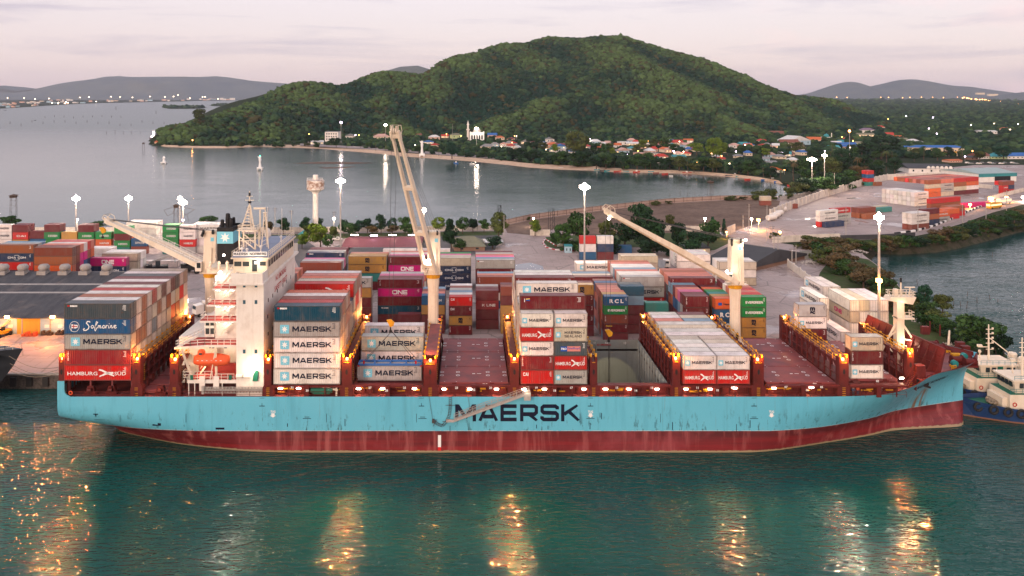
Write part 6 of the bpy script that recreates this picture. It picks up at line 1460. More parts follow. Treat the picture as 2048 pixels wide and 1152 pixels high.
sh = [(303, 290), (330, 294), (380, 296), (450, 296.5), (520, 295), (600, 297), (650, 299.5), (700, 304), (760, 309), (800, 314), (860, 318), (950, 325), (1010, 331), (1060, 337), (1120, 341), (1200, 344), (1280, 346), (1350, 347), (1420, 351), (1480, 356), (1530, 362), (1570, 369), (1600, 378), (1618, 388)]
SW = [G(a, b_, 0) for a, b_ in sh]
inn = [Vector((p.x, p.y+(36 if 3 < i < 16 else 12), 1.7)) for i, p in enumerate(SW)]
mb = MB(); mb.add([(p.x, p.y, -.6) for p in SW]+[tuple(p) for p in inn], [(i, i+1, len(SW)+i+1, len(SW)+i) for i in range(len(SW)-1)]); mb.build('beach', [M['sand']], kind='structure')
cp = [(p.x, p.y) for p in inn]+[(300, 580), (900, 700), (3200, 1800), (5200, 6600), (1500, 6600), (900, 2600), (-100, 2200), (-380, 1500), (-445, 1130), (-408, 1045)]
land('coastal_plain', cp, 1.65, M['bush'], M['bush'], -1, world=True)
land('beach_road', [(600, 291), (760, 300), (950, 315), (1050, 322), (1170, 331), (1170, 326), (1050, 316), (950, 310), (760, 295), (600, 287)], 1.9, M['road'])
land('far_shore', [(-700, 228), (0, 217), (60, 213.5), (110, 210), (145, 208.3), (200, 206), (310, 203.8), (420, 201.3), (600, 200), (600, 196.8), (-700, 196.8)], 1.0, M['bush'])
land('far_plain', [(1950, 201), (2100, 204), (2600, 206), (2600, 197), (1900, 197)], 1.0, M['bush'])
for i, (a, b_, c_, d_) in enumerate(((323, 415, 217.5, 212.5), (417, 500, 212.5, 209))): land('island', [(a, (c_+d_)/2), (a+15, c_), (b_-25, c_), (b_, (c_+d_)/2+.5), (b_-20, d_), (a+20, d_)], .8, M['bush'])
land('sandbar', [(585, 326.5), (640, 323.5), (700, 324), (748, 326), (700, 328), (640, 327.6)], .12, M['dirt']); land('sandbar', [(636, 335), (680, 334), (712, 333), (690, 336), (650, 337)], .1, M['dirt'])

ap = [(2300, 406), (2048, 444), (1960, 467), (1905, 481), (1860, 488), (1800, 492), (1740, 491), (1722, 506), (1738, 518), (1768, 540), (1790, 562), (1812, 590), (1850, 622), (1880, 648), (1930, 668), (1990, 690), (2022, 715), (2012, 745)]
A_ = [G(a, b_, 3) for a, b_ in ap]; mb = MB(); dn = []
for i, p in enumerate(A_):
    t_ = (A_[min(i+1, len(A_)-1)]-A_[max(i-1, 0)]).normalized(); nn = Vector((-t_.y, t_.x, 0)); dn.append(p+nn*3.2+Vector((mnoise.noise(p*.2)*2, 0, -3.4)))
mb.add([tuple(p+Vector((0, 0, .03))) for p in A_]+[tuple(p) for p in dn], [(i, i+1, len(A_)+i+1, len(A_)+i) for i in range(len(A_)-1)]); M['rock'] = soil('rocky_bank', (.03, .032, .018), (.075, .062, .048), (.018, .03, .012), .3); mb.build('rocky_bank', [M['rock']], kind='structure')
# ------------------------------------------------------------------ the hill
RDG = [[(362, 268, 1075), (378, 252, 1100), (420, 235, 1150), (480, 224, 1220), (520, 204, 1300), (570, 181, 1380), (600, 173, 1420), (640, 167, 1450), (740, 163, 1500), (860, 144, 1580), (900, 129, 1640), (950, 114, 1700), (1000, 101, 1750), (1050, 87, 1800), (1100, 78, 1850), (1160, 80, 1850), (1245, 78, 1800), (1290, 92, 1800), (1350, 119, 1800), (1400, 137, 1820), (1450, 157, 1850), (1520, 176, 1850), (1600, 196, 1850), (1650, 208, 1800), (1720, 231, 1700), (1770, 246, 1560)],
       [(1245, 80, 1790), (1235, 140, 1640), (1160, 185, 1500), (1080, 213, 1410), (1000, 240, 1330), (955, 262, 1240)],
       [(1270, 110, 1720), (1330, 180, 1520), (1400, 215, 1400), (1470, 248, 1300), (1515, 268, 1180)],
       [(1100, 80, 1840), (1040, 130, 1700), (1000, 172, 1600), (955, 205, 1500), (925, 236, 1380)],
       [(600, 174, 1410), (560, 222, 1250), (520, 264, 1120)], [(740, 163, 1500), (765, 205, 1370), (800, 252, 1230)], [(1520, 176, 1850), (1560, 217, 1600), (1620, 250, 1400)], [(860, 146, 1570), (850, 190, 1450), (870, 235, 1310)]]
SEG = []
for k, rd in enumerate(RDG):
    q = [np.array(tuple(P(*p))) for p in rd]
    for a, b_ in zip(q[:-1], q[1:]): SEG.append((a, b_, .40 if k == 0 else .50))
def hill(X, Y):
    X = np.asarray(X, float); Y = np.asarray(Y, float); acc = np.zeros_like(X)-50
    for a, b_, s in SEG:
        d = b_[:2]-a[:2]; L2 = d@d; tt = np.clip(((X-a[0])*d[0]+(Y-a[1])*d[1])/L2, 0, 1)
        dd = np.hypot(X-a[0]-tt*d[0], Y-a[1]-tt*d[1]); z = a[2]+tt*(b_[2]-a[2]); hh = z-s*np.sqrt(dd**2+18**2)+s*18
        k = 7.0; mx = np.maximum(acc, hh); acc = mx+k*np.log1p(np.exp(-np.abs(acc-hh)/k))*.55
    acc += np.clip(acc, 0, 60)/60*(6*np.sin(X*.024+1.6*np.sin(Y*.012))+4*np.sin(Y*.021+X*.033))
    return acc
gx = np.arange(-520, 1200, 14.0); gy = np.arange(1000, 2300, 14.0); XX, YY = np.meshgrid(gx, gy); ZZ = hill(XX, YY)
msk = 1/(1+np.exp(-(YY-(1015))/12)); ZZ = np.where((ZZ < 1.8) | (CX+XX/YY*FP < 318), -2.0, ZZ)
mb = MB(); nx, ny = len(gx), len(gy); vs = np.stack([XX.ravel(), YY.ravel(), ZZ.ravel()], 1).tolist()
fs = []
for j in range(ny-1):
    for i in range(nx-1):
        q = (j*nx+i, j*nx+i+1, (j+1)*nx+i+1, (j+1)*nx+i)
        if max(ZZ[j, i], ZZ[j, i+1], ZZ[j+1, i], ZZ[j+1, i+1]) > 1.7: fs.append(q)
mb.add(vs, fs); mb.smooth = True; hl_ = mb.build('hill_terrain', [M['bush']], kind='structure')
# ---- canopy: thousands of crowns as lumpy leafy clumps
def ico():
    t_ = (1+5**.5)/2; v = np.array([(-1, t_, 0), (1, t_, 0), (-1, -t_, 0), (1, -t_, 0), (0, -1, t_), (0, 1, t_), (0, -1, -t_), (0, 1, -t_), (t_, 0, -1), (t_, 0, 1), (-t_, 0, -1), (-t_, 0, 1)], float); v /= np.linalg.norm(v[0])
    f = [(0, 11, 5), (0, 5, 1), (0, 1, 7), (0, 7, 10), (0, 10, 11), (1, 5, 9), (5, 11, 4), (11, 10, 2), (10, 7, 6), (7, 1, 8), (3, 9, 4), (3, 4, 2), (3, 2, 6), (3, 6, 8), (3, 8, 9), (4, 9, 5), (2, 4, 11), (6, 2, 10), (8, 6, 7), (9, 8, 1)]
    v = list(map(tuple, v)); F = []; mid = {}
    def md(a, b_):
        k = (min(a, b_), max(a, b_))
        if k not in mid:
            p = (np.array(v[a])+np.array(v[b_]))/2; p /= np.linalg.norm(p); mid[k] = len(v); v.append(tuple(p))
        return mid[k]
    for a, b_, c_ in f: x, y, z = md(a, b_), md(b_, c_), md(c_, a); F += [(a, x, z), (b_, y, x), (c_, z, y), (x, y, z)]
    return np.array(v), np.array(F)
IV, IF = ico(); keep = [i for i, f in enumerate(IF) if max(IV[j][2] for j in f) > -.2]; IF = IF[keep]
rng = np.random.default_rng(4)
def canopy(name, pts, rad, cols, label, hsc=.8):
    """pts (n,3), rad (n), cols (n,3): one mesh of lumpy crowns"""
    n = len(pts); V = np.repeat(IV[None], n, 0)*(1+rng.normal(0, .24, (n, len(IV), 1)))
    ang = rng.uniform(0, 6.28, n); c_, s_ = np.cos(ang), np.sin(ang); x = V[:, :, 0]*c_[:, None]-V[:, :, 1]*s_[:, None]; y = V[:, :, 0]*s_[:, None]+V[:, :, 1]*c_[:, None]
    V = np.stack([x, y, V[:, :, 2]*hsc], 2)*rad[:, None, None]+pts[:, None, :]
    F = IF[None]+(np.arange(n)*len(IV))[:, None, None]; V = V.reshape(-1, 3); F = F.reshape(-1, 3)
    me = bpy.data.meshes.new(name); me.vertices.add(len(V)); me.vertices.foreach_set('co', V.ravel()); me.loops.add(F.size); me.loops.foreach_set('vertex_index', F.ravel().astype(np.int32))
    me.polygons.add(len(F)); me.polygons.foreach_set('loop_start', np.arange(0, F.size, 3, dtype=np.int32)); me.polygons.foreach_set('loop_total', np.full(len(F), 3, np.int32)); me.update(calc_edges=True)
    ca = me.color_attributes.new('Col', 'FLOAT_COLOR', 'POINT'); C4 = np.ones((n, len(IV), 4)); C4[:, :, :3] = cols[:, None, :]*(1+rng.normal(0, .13, (n, len(IV), 1))); ca.data.foreach_set('color', C4.ravel().astype(np.float32))
    me.materials.append(M['canopy']); return link(name, me, label=label, cat='forest', kind='stuff')
m, t, b = bsdf('forest_canopy', rough=.85, spec=.05); a_ = t.nodes.new('ShaderNodeAttribute'); a_.attribute_name = 'Col'; t.links.new(a_.outputs['Color'], b.inputs['Base Color'])
g_ = t.nodes.new('ShaderNodeNewGeometry'); bump(t, b, noise(t, .5, 4, .7, vec=g_.outputs['Position']), .9, 1.2); M['canopy'] = m
sx, sy = np.meshgrid(np.arange(-500, 1130, 6.2), np.arange(1010, 2010, 6.8)); sx = (sx+rng.uniform(-3.5, 3.5, sx.shape)).ravel(); sy = (sy+rng.uniform(-3.5, 3.5, sy.shape)).ravel()
hz = hill(sx, sy); pxs = CX+sx/sy*FP
# ridge crest distance limit: keep only what the front can show
ridge = np.interp(pxs, [p[0] for p in RDG[0]], [p[2] for p in RDG[0]])
ok = (hz > 2.2) & (sy < ridge+45) & (pxs > 316) & (pxs < 1900); sx, sy, hz = sx[ok], sy[ok], hz[ok]
n = len(sx); r_ = rng.uniform(2.6, 5.2, n)*np.where(rng.random(n) < .06, 1.45, 1)
big_ = np.array([mnoise.noise(Vector((x*.006, y*.006, 1.7))) for x, y in zip(sx, sy)]); sm_ = np.array([mnoise.noise(Vector((x*.03, y*.03, 4.7))) for x, y in zip(sx, sy)])
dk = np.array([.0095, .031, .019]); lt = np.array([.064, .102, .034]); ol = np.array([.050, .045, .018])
cv_ = (hz-(hill(sx+55, sy)+hill(sx-55, sy)+hill(sx, sy-45)+hill(sx, sy+45))/4)/9; w = np.clip(.36+cv_+big_*.9+sm_*.6+rng.normal(0, .2, n), 0, 1)[:, None]; cols = dk*(1-w)+lt*w; o_ = (rng.random(n) < .10)[:, None]; cols = np.where(o_, ol, cols)*rng.uniform(.6, 1.35, (n, 1))  # crown colour carries ridge light and gully shade besides lighter ridge growth
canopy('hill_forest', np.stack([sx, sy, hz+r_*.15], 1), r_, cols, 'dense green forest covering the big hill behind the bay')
print('hill crowns', n)
# plain forest to the right and behind the village
PTS = []; RR = []; CL = []
rr = np.random.default_rng(9)
for k in range(11000):
    px = rr.uniform(1480, 2250); py = 204+(rr.random()**1.25)*112; g = G(px, py, 1.7)
    if px < 1750 and py > 262 and rr.random() < .55: continue
    if py > 262 and rr.random() < .55: continue
    if hill(g.x, g.y) > 3: continue
    r1 = rr.uniform(3.5, 6)*(1+max(0, (g.y-1500)/1600)); PTS.append((g.x, g.y, 1.7+r1*.5)); RR.append(r1)
for k in range(1500):
    px = rr.uniform(330, 1560); s0 = np.interp(px, [a for a, b_ in sh], [b_ for a, b_ in sh]); g = G(px, s0-rr.uniform(10 if px > 600 else 4, 34), 1.7)
    if g.y > 1330 or hill(g.x, g.y) > 3: continue
    if rr.random() < .35: continue
    r1 = rr.uniform(2.2, 4.2); PTS.append((g.x, g.y, 1.7+r1*.4)); RR.append(r1)
for k in range(3600):
    px = rr.uniform(560, 1680); s0 = np.interp(px, [a for a, b_ in sh], [b_ for a, b_ in sh]); g = G(px, 262+rr.random()*(s0-278), 1.7)
    if hill(g.x, g.y) > 5 or (rr.random() < .25 and g.y < 1150): continue
    r1 = rr.uniform(2.4, 4.6); PTS.append((g.x, g.y, 1.7+r1*.4)); RR.append(r1)
for (a, b_, c_, d_) in ((323, 415, 216, 213.5), (417, 500, 211.6, 210)):
    for k in range(160): g = G(rr.uniform(a+6, b_-8), rr.uniform(d_, c_), 1); r1 = rr.uniform(3, 9)*(1 if k % 4 else 1.5); PTS.append((g.x, g.y, r1*.3)); RR.append(r1)
HOUSEPTS = []
PTS = np.array(PTS); RR = np.array(RR); n = len(PTS); w = np.clip(rng.normal(.32, .3, n), 0, 1)[:, None]; CL = (dk*(1-w)+lt*w)*rng.uniform(.55, 1.3, (n, 1))
PLAIN = (PTS, RR, CL)

# ------------------------------------------------------------------ distant mountains
def mountain(name, prof, Y, depth, mat, zb=-2):
    n = 90; xs = np.linspace(prof[0][0], prof[-1][0], n); ys = np.interp(xs, [p[0] for p in prof], [p[1] for p in prof]); mb = MB(); vs = []; m_ = 14
    for j in range(m_+1):
        f = j/m_; yy = Y-depth+2*depth*f; k = math.cos((f-.5)*math.pi)**1.1
        for i in range(n):
            X = (xs[i]-CX)/FP*Y; z = max(0, CH-(ys[i]-CY)/FP*Y); nz_ = mnoise.noise(Vector((X*.0016, yy*.0022, Y*.01)))
            vs.append((X, yy+nz_*depth*.25, zb+(z-zb)*max(0, k)*(1+.10*nz_*(1-k))))
    fs = [(j*n+i, j*n+i+1, (j+1)*n+i+1, (j+1)*n+i) for j in range(m_) for i in range(n-1)]; mb.smooth = True; mb.add(vs, fs); return mb.build(name, [mat], kind='structure')
M['mount'] = soil('hazed_mountain_scrub', (.10, .12, .13), (.14, .15, .14), (.10, .11, .12), .004)  # scrub paled and blued: distance haze put into the colour
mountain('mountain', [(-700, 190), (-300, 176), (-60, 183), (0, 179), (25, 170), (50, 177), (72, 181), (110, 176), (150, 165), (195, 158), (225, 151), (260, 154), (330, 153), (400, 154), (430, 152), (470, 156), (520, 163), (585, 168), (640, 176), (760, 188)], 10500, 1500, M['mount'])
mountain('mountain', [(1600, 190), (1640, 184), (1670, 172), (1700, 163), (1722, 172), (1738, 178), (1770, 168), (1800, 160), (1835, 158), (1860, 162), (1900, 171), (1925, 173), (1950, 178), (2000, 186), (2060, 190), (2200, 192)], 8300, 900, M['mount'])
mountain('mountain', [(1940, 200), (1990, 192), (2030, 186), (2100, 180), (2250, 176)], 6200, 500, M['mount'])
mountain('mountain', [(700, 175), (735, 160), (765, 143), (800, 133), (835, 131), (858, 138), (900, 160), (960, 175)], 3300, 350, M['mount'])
for pts in ([(392, 566), (440, 540)], [(396, 600), (452, 560)], [(1042, 512), (1062, 470)], [(1600, 468), (1700, 402)], [(1640, 470), (1760, 410)], [(1580, 474), (1790, 466)], [(1800, 466), (1930, 437)]):
    a, c_ = (G(*q, 3.024) for q in pts); mb = MB(); n = 9
    for i in range(n): p, q = a.lerp(c_, i/n), a.lerp(c_, (i+.6)/n); mb.beam(p, q, .22, .01)
    mb.build('lane_marking', [M['concrete']], kind='structure')
flush_containers()
# ------------------------------------------------------------------ trees
rt = random.Random(21)
def leafmesh(name, blobs, nper, leaf, seed):
    r_ = np.random.default_rng(seed); C_ = []; S_ = []; Nn = []
    for (cx_, cy_, cz_, rx, ry, rz_) in blobs:
        d_ = r_.normal(size=(nper, 3)); d_ /= np.linalg.norm(d_, axis=1)[:, None]; rad = r_.uniform(.55, 1.05, (nper, 1))**.6
        C_.append(d_*rad*np.array([rx, ry, rz_])+np.array([cx_, cy_, cz_])); S_.append(np.clip(.5+r_.normal()*.22+r_.normal(0, .12, nper), 0, 1)); Nn.append(d_)
    C_ = np.concatenate(C_); S_ = np.concatenate(S_); Nn = np.concatenate(Nn)+r_.normal(0, .5, C_.shape); Nn /= np.linalg.norm(Nn, axis=1)[:, None]
    a = np.cross(Nn, r_.normal(size=Nn.shape)); a /= np.linalg.norm(a, axis=1)[:, None]; b_ = np.cross(Nn, a); sz = r_.uniform(.6, 1.3, (len(C_), 1))*leaf
    V = np.stack([C_-a*sz-b_*sz*.7, C_+a*sz-b_*sz*.5, C_+a*sz*.8+b_*sz*.8, C_-a*sz*.6+b_*sz*.6], 1).reshape(-1, 3); n = len(C_)
    me = bpy.data.meshes.new(name); me.from_pydata(V.tolist(), [], np.arange(n*4).reshape(n, 4).tolist())
    at_ = me.attributes.new('shade', 'FLOAT', 'POINT'); at_.data.foreach_set('value', np.repeat(S_, 4).astype(np.float32)); me.materials.append(M['leaf']); return me
PROTO = {}
def proto(kind):
    if kind in PROTO: return PROTO[kind]
    base, v = kind[:-1], int(kind[-1]); r_ = random.Random(v*31+len(base)); mbt = MB()
    if base == 'broad':     # unit height 1, width ~1
        bl = []
        for i in range(15):
            a = r_.uniform(0, 6.28); q = r_.uniform(.05, .36); z = r_.uniform(.38, .88); q *= 1.15-abs(z-.6)*1.2
            bl.append((math.cos(a)*q, math.sin(a)*q, z, r_.uniform(.14, .23), r_.uniform(.14, .23), r_.uniform(.10, .16)))
        cr_ = leafmesh('crown', bl, 120, .033, v+3); mbt.tube((0, 0, 0), (.02, 0, .45), .032, .022, 7)
        for i in range(5): a = i*1.3+v; mbt.tube((.01, 0, .28+.03*i), (math.cos(a)*.24, math.sin(a)*.24, .6+.05*i), .016, .006, 5)
    elif base == 'cypress':
        bl = [(0, 0, .12+.09*i, .16*(1-i*.07), .16*(1-i*.07), .08) for i in range(10)]; cr_ = leafmesh('crown', bl, 110, .02, v+13); mbt.tube((0, 0, 0), (0, 0, .5), .03, .01, 6)
    elif base == 'bush':
        bl = [(r_.uniform(-.38, .38), r_.uniform(-.3, .3), r_.uniform(.1, .75), r_.uniform(.12, .22), r_.uniform(.12, .22), r_.uniform(.10, .2)) for i in range(16)]; cr_ = leafmesh('crown', bl, 100, .04, v+23)
        for i in range(4): a = i*1.6; mbt.tube((math.cos(a)*.08, math.sin(a)*.08, 0), (math.cos(a)*.25, math.sin(a)*.25, .55), .018, .006, 5)
    else:                   # palm
        mbc = MB()
        for i in range(15):
            a = i*2.4+v; L_ = r_.uniform(.26, .36); el = r_.uniform(-.25, .8); p = Vector((0, 0, .93)); dx_, dy_ = math.cos(a), math.sin(a); sl = el; w = .035
            for k in range(4):
                q = p+Vector((dx_*math.cos(sl), dy_*math.cos(sl), math.sin(sl)))*L_/4; nn = Vector((-dy_, dx_, 0))*w
                mbc.add([p-nn-Vector((0, 0, .012)), p, q, q-nn-Vector((0, 0, .012))], [(0, 1, 2, 3)]); mbc.add([p+nn-Vector((0, 0, .012)), p, q, q+nn-Vector((0, 0, .012))], [(0, 1, 2, 3)]); p = q; sl -= .5; w *= .8
        cr_ = mesh_only(mbc, 'crown', [M['leaf']]); at_ = cr_.attributes.new('shade', 'FLOAT', 'POINT'); at_.data.foreach_set('value', np.random.default_rng(v).uniform(.3, .7, len(cr_.vertices)).astype(np.float32))
        mbt.tube((0, 0, 0), (.03, 0, .5), .022, .016, 6); mbt.tube((.03, 0, .5), (0, 0, .94), .016, .012, 6)
    tr_ = mesh_only(mbt, 'trunk', [M['bark']]); PROTO[kind] = (tr_, cr_); return PROTO[kind]
TC = dict(dark=(.012, .036, .014), mid=(.028, .066, .016), bright=(.10, .15, .015), brown=(.085, .06, .026), olive=(.060, .075, .02), cool=(.012, .045, .024))
TW_ = dict(dark='dark green', mid='green', bright='bright yellow green', brown='brownish', olive='olive green', cool='bluish green')
def tree(px, top, base, w, col, kind, label, group, zg=3.0, cat='tree'):
    g = G(px, base, zg); hh = (base-top)/FP*g.y*1.0; ww = w/FP*g.y
    root = empty({'palm': 'palm_tree', 'bush': 'bush', 'cypress': 'cypress_tree'}.get(kind[:-1], 'tree'), (g.x, g.y, zg-.05), rt.uniform(0, 6.28), label, 'bush' if kind.startswith('bush') else cat, group)
    k = {'broad': .95, 'bush': 1.0, 'cypress': .34, 'palm': .62}[kind[:-1]]; root.scale = (ww/k, ww/k, hh)
    tr_, cr_ = proto(kind); c_ = vary(TC[col], .15); link('trunk', tr_, root); link('crown', cr_, root, color=c_)
    return root
SEA = [(537, 440, 470, 26, 'brown'), (567, 434, 470, 27, 'dark'), (611, 434, 468, 25, 'dark'), (641, 434, 464, 13, 'dark'), (618, 447, 480, 30, 'olive'), (641, 446, 497, 48, 'bright'), (604, 466, 497, 28, 'bright'), (667, 450, 480, 22, 'olive'), (688, 437, 472, 22, 'dark'), (702, 446, 474, 32, 'mid'),
       (716, 440, 470, 22, 'cool'), (735, 434, 468, 27, 'dark'), (745, 450, 470, 27, 'brown'), (762, 429, 470, 26, 'dark'), (784, 435, 468, 20, 'cool'), (785, 448, 470, 24, 'brown'), (808, 431, 468, 27, 'mid'), (817, 446, 472, 27, 'mid'), (876, 434, 467, 29, 'bright'), (900, 434, 471, 22, 'dark'),
       (903, 452, 503, 34, 'dark'), (925, 434, 468, 27, 'mid'), (946, 435, 465, 25, 'dark'), (968, 437, 465, 23, 'mid'), (997, 424, 482, 40, 'olive'), (985, 474, 497, 42, 'dark'), (922, 477, 503, 26, 'mid'), (17, 431, 456, 42, 'mid'), (190, 442, 458, 42, 'mid'), (418, 431, 456, 42, 'mid'), (655, 470, 500, 22, 'mid')]
for i, (a, b_, c_, d_, e_) in enumerate(sorted(SEA)): tree(a, b_, c_, d_, e_, 'broad%d' % (i % 4), TW_[e_]+' round crowned tree, '+od(i)+' from the left in the seaside row', 'trees along the seaside wall')
GAR = [(1070, 440, 472, 27, 'bright', 'broad1'), (1127, 446, 500, 40, 'mid', 'broad2'), (1162, 420, 496, 60, 'mid', 'broad0'), (1110, 462, 496, 26, 'mid', 'broad3'), (1289, 409, 504, 86, 'dark', 'broad2'), (1249, 444, 496, 66, 'dark', 'broad1'), (1215, 436, 490, 34, 'olive', 'broad3'), (1310, 455, 500, 50, 'cool', 'broad0'),
       (1356, 440, 502, 40, 'dark', 'broad3'), (1385, 458, 515, 60, 'dark', 'broad0'), (1416, 442, 500, 54, 'mid', 'broad1'), (1425, 433, 486, 18, 'cool', 'cypress1'), (1448, 437, 470, 13, 'cool', 'cypress2'), (1300, 470, 512, 60, 'dark', 'bush1'), (1220, 470, 505, 50, 'dark', 'bush2'), (1150, 478, 500, 60, 'mid', 'bush0'), (1340, 480, 512, 50, 'dark', 'bush3')]
for i, (a, b_, c_, d_, e_, k_) in enumerate(sorted(GAR)): tree(a, b_, c_, d_, e_, k_, TW_[e_]+(' pointed tree, ' if 'cyp' in k_ else ' leafy tree, ')+od(i)+' from the left around the roundabout garden', 'trees around the garden')
SHB = [(1310, 400, 410, 22), (1337, 401, 408, 16), (1460, 390, 400, 34), (1483, 391, 399, 30), (1520, 376, 400, 34), (1545, 374, 398, 30), (1550, 462, 478, 24), (1056, 432, 440, 14), (1340, 424, 452, 18)]
for i, (a, b_, c_, d_) in enumerate(SHB): tree(a, b_, c_, d_, 'olive', 'bush%d' % (i % 4), 'olive green shrub, '+od(i)+' in line by the brown fence', 'shrubs by the brown fence', cat='bush')
def along(path, n, hmin, hmax, wk, cols, label, group, zg=3.0, kinds=('broad', 'bush'), jit=5, name='tree'):
    L_ = [0]
    for p, q in zip(path[:-1], path[1:]): L_.append(L_[-1]+math.hypot(q[0]-p[0], q[1]-p[1]))
    pts = []
    for i in range(n):
        s_ = (i+rt.uniform(.1, .9))/n*L_[-1]; k = max(j for j in range(len(path)-1) if L_[j] <= s_); f = (s_-L_[k])/(L_[k+1]-L_[k]); pts.append((path[k][0]+(path[k+1][0]-path[k][0])*f+rt.uniform(-jit, jit), path[k][1]+(path[k+1][1]-path[k][1])*f+rt.uniform(-jit*.6, jit*.6)))
    for i, (x, y) in enumerate(sorted(pts)):
        h_ = rt.uniform(hmin, hmax); kk = rt.choice(kinds)+str(rt.randrange(4)); e_ = rt.choice(cols)
        tree(x, y-h_, y, h_*wk*rt.uniform(.85, 1.2)*(.62 if kk.startswith('palm') else 1), e_, kk, TW_[e_]+' '+name+', '+od(i)+' from the left '+label, group, zg)
along([(1610, 496), (1700, 500), (1800, 495), (1870, 488), (1930, 472), (2000, 454), (2090, 434)], 36, 17, 29, 1.8, ['mid', 'dark', 'olive', 'olive', 'mid', 'brown'], 'along the lagoon bank', 'mangroves on the lagoon bank', kinds=('bush', 'broad'), name='leafy bush')
along([(1735, 500), (1800, 500), (1870, 495), (1920, 484), (1990, 467), (2090, 445)], 34, 12, 19, 2.0, ['mid', 'dark', 'mid', 'olive'], 'at the foot of the lagoon bank', 'low mangroves at the lagoon edge', zg=.6, kinds=('bush',), name='low bush', jit=4)
along([(1655, 522), (1690, 545), (1740, 575), (1775, 602), (1790, 622)], 20, 24, 44, 1.5, ['olive', 'brown', 'mid', 'mid', 'brown'], 'on the near lagoon shore', 'bushes on the near lagoon shore', kinds=('bush', 'broad'), jit=12, name='leafy bush')
along([(1810, 615), (1850, 640), (1890, 668), (1900, 690)], 9, 24, 42, 1.3, ['dark', 'mid', 'olive'], 'behind the ship bow', 'bushes behind the ship bow', kinds=('bush', 'broad'), jit=12, name='leafy bush')
tree(1850, 568, 622, 34, 'cool', 'broad2', 'slim bluish green tree standing beside the foremast', 'trees behind the bow'); tree(1885, 586, 628, 44, 'olive', 'broad3', 'sparse olive tree leaning over the lagoon behind the bow', 'trees behind the bow')
tree(1972, 632, 712, 118, 'mid', 'broad1', 'large spreading green tree above the two tugboats', 'trees behind the bow'); tree(1940, 645, 700, 50, 'mid', 'bush2', 'low green bush left of the large spreading tree', 'trees behind the bow'); tree(2000, 660, 722, 56, 'dark', 'bush1', 'dark green bush under the large spreading tree', 'trees behind the bow')
along([(1575, 362), (1620, 358), (1700, 355), (1790, 345)], 16, 26, 46, 1.1, ['mid', 'olive', 'brown', 'dark'], 'behind the upper yard wall', 'trees behind the upper yard wall', kinds=('broad', 'palm', 'bush'), jit=9)
along([(1570, 400), (1620, 392), (1680, 380), (1730, 366)], 10, 20, 42, 1.3, ['mid', 'olive', 'dark'], 'left of the upper yard wall', 'trees left of the upper yard wall', kinds=('broad', 'bush'), jit=6)
along([(1010, 318), (1100, 326), (1170, 334), (1260, 340), (1330, 340)], 20, 20, 34, 1.1, ['dark', 'mid', 'dark'], 'along the beach road', 'trees along the beach road', zg=1.7, jit=5)
along([(1330, 340), (1420, 343), (1500, 350), (1570, 358)], 14, 16, 34, 1.2, ['dark', 'mid', 'olive'], 'by the fishing village shore', 'trees by the fishing village', zg=1.7, kinds=('broad', 'palm', 'broad'), jit=6)
along([(610, 289), (700, 296), (800, 305), (900, 312), (1000, 318)], 20, 14, 24, .9, ['dark', 'mid'], 'behind the left part of the beach', 'palms behind the beach', zg=1.7, kinds=('palm', 'broad'), jit=4)
along([(1050, 300), (1200, 308), (1330, 305), (1500, 312), (1600, 312)], 22, 16, 28, 1.2, ['dark', 'mid', 'olive', 'bright'], 'between the village roofs', 'trees between the village roofs', zg=1.7, kinds=('broad',), jit=9)
along([(1610, 320), (1700, 310), (1800, 318), (1900, 322), (2048, 318)], 24, 16, 30, 1.1, ['dark', 'mid', 'olive', 'cool'], 'around the blue roofed school', 'trees around the school', zg=1.7, kinds=('broad', 'palm'), jit=12)
along([(450, 291), (560, 292), (640, 293)], 9, 7, 14, 1.3, ['mid', 'olive'], 'on the headland shore path', 'shrubs on the headland path', zg=1.7, kinds=('bush',), jit=3, name='shrub')
for a, b_, c_, d_, e_ in ((1433, 275, 325, 42, 'bright'), (1155, 262, 318, 50, 'olive'), (1300, 305, 338, 36, 'mid'), (1212, 308, 338, 34, 'mid'), (1762, 272, 318, 70, 'dark'), (1690, 298, 335, 48, 'dark'), (904, 284, 318, 34, 'cool'), (398, 220, 262, 32, 'olive')):
    if a == 398:
        g = P(398, 246, 1122); root = empty('tree', (g.x, g.y, float(hill(g.x, g.y))), 0, 'lone tall tree on the ridge of the headland at the left', 'tree'); root.scale = (24, 24, 22); link('trunk', proto('broad3')[0], root); link('crown', proto('broad3')[1], root, color=TC['olive'])
    else: tree(a, b_, c_, d_, e_, 'broad2', 'large '+TW_[e_]+' tree rising above the roofs '+('left' if a < 1250 else 'right')+' of the village, '+od(a % 7), 'large village trees', 1.7)

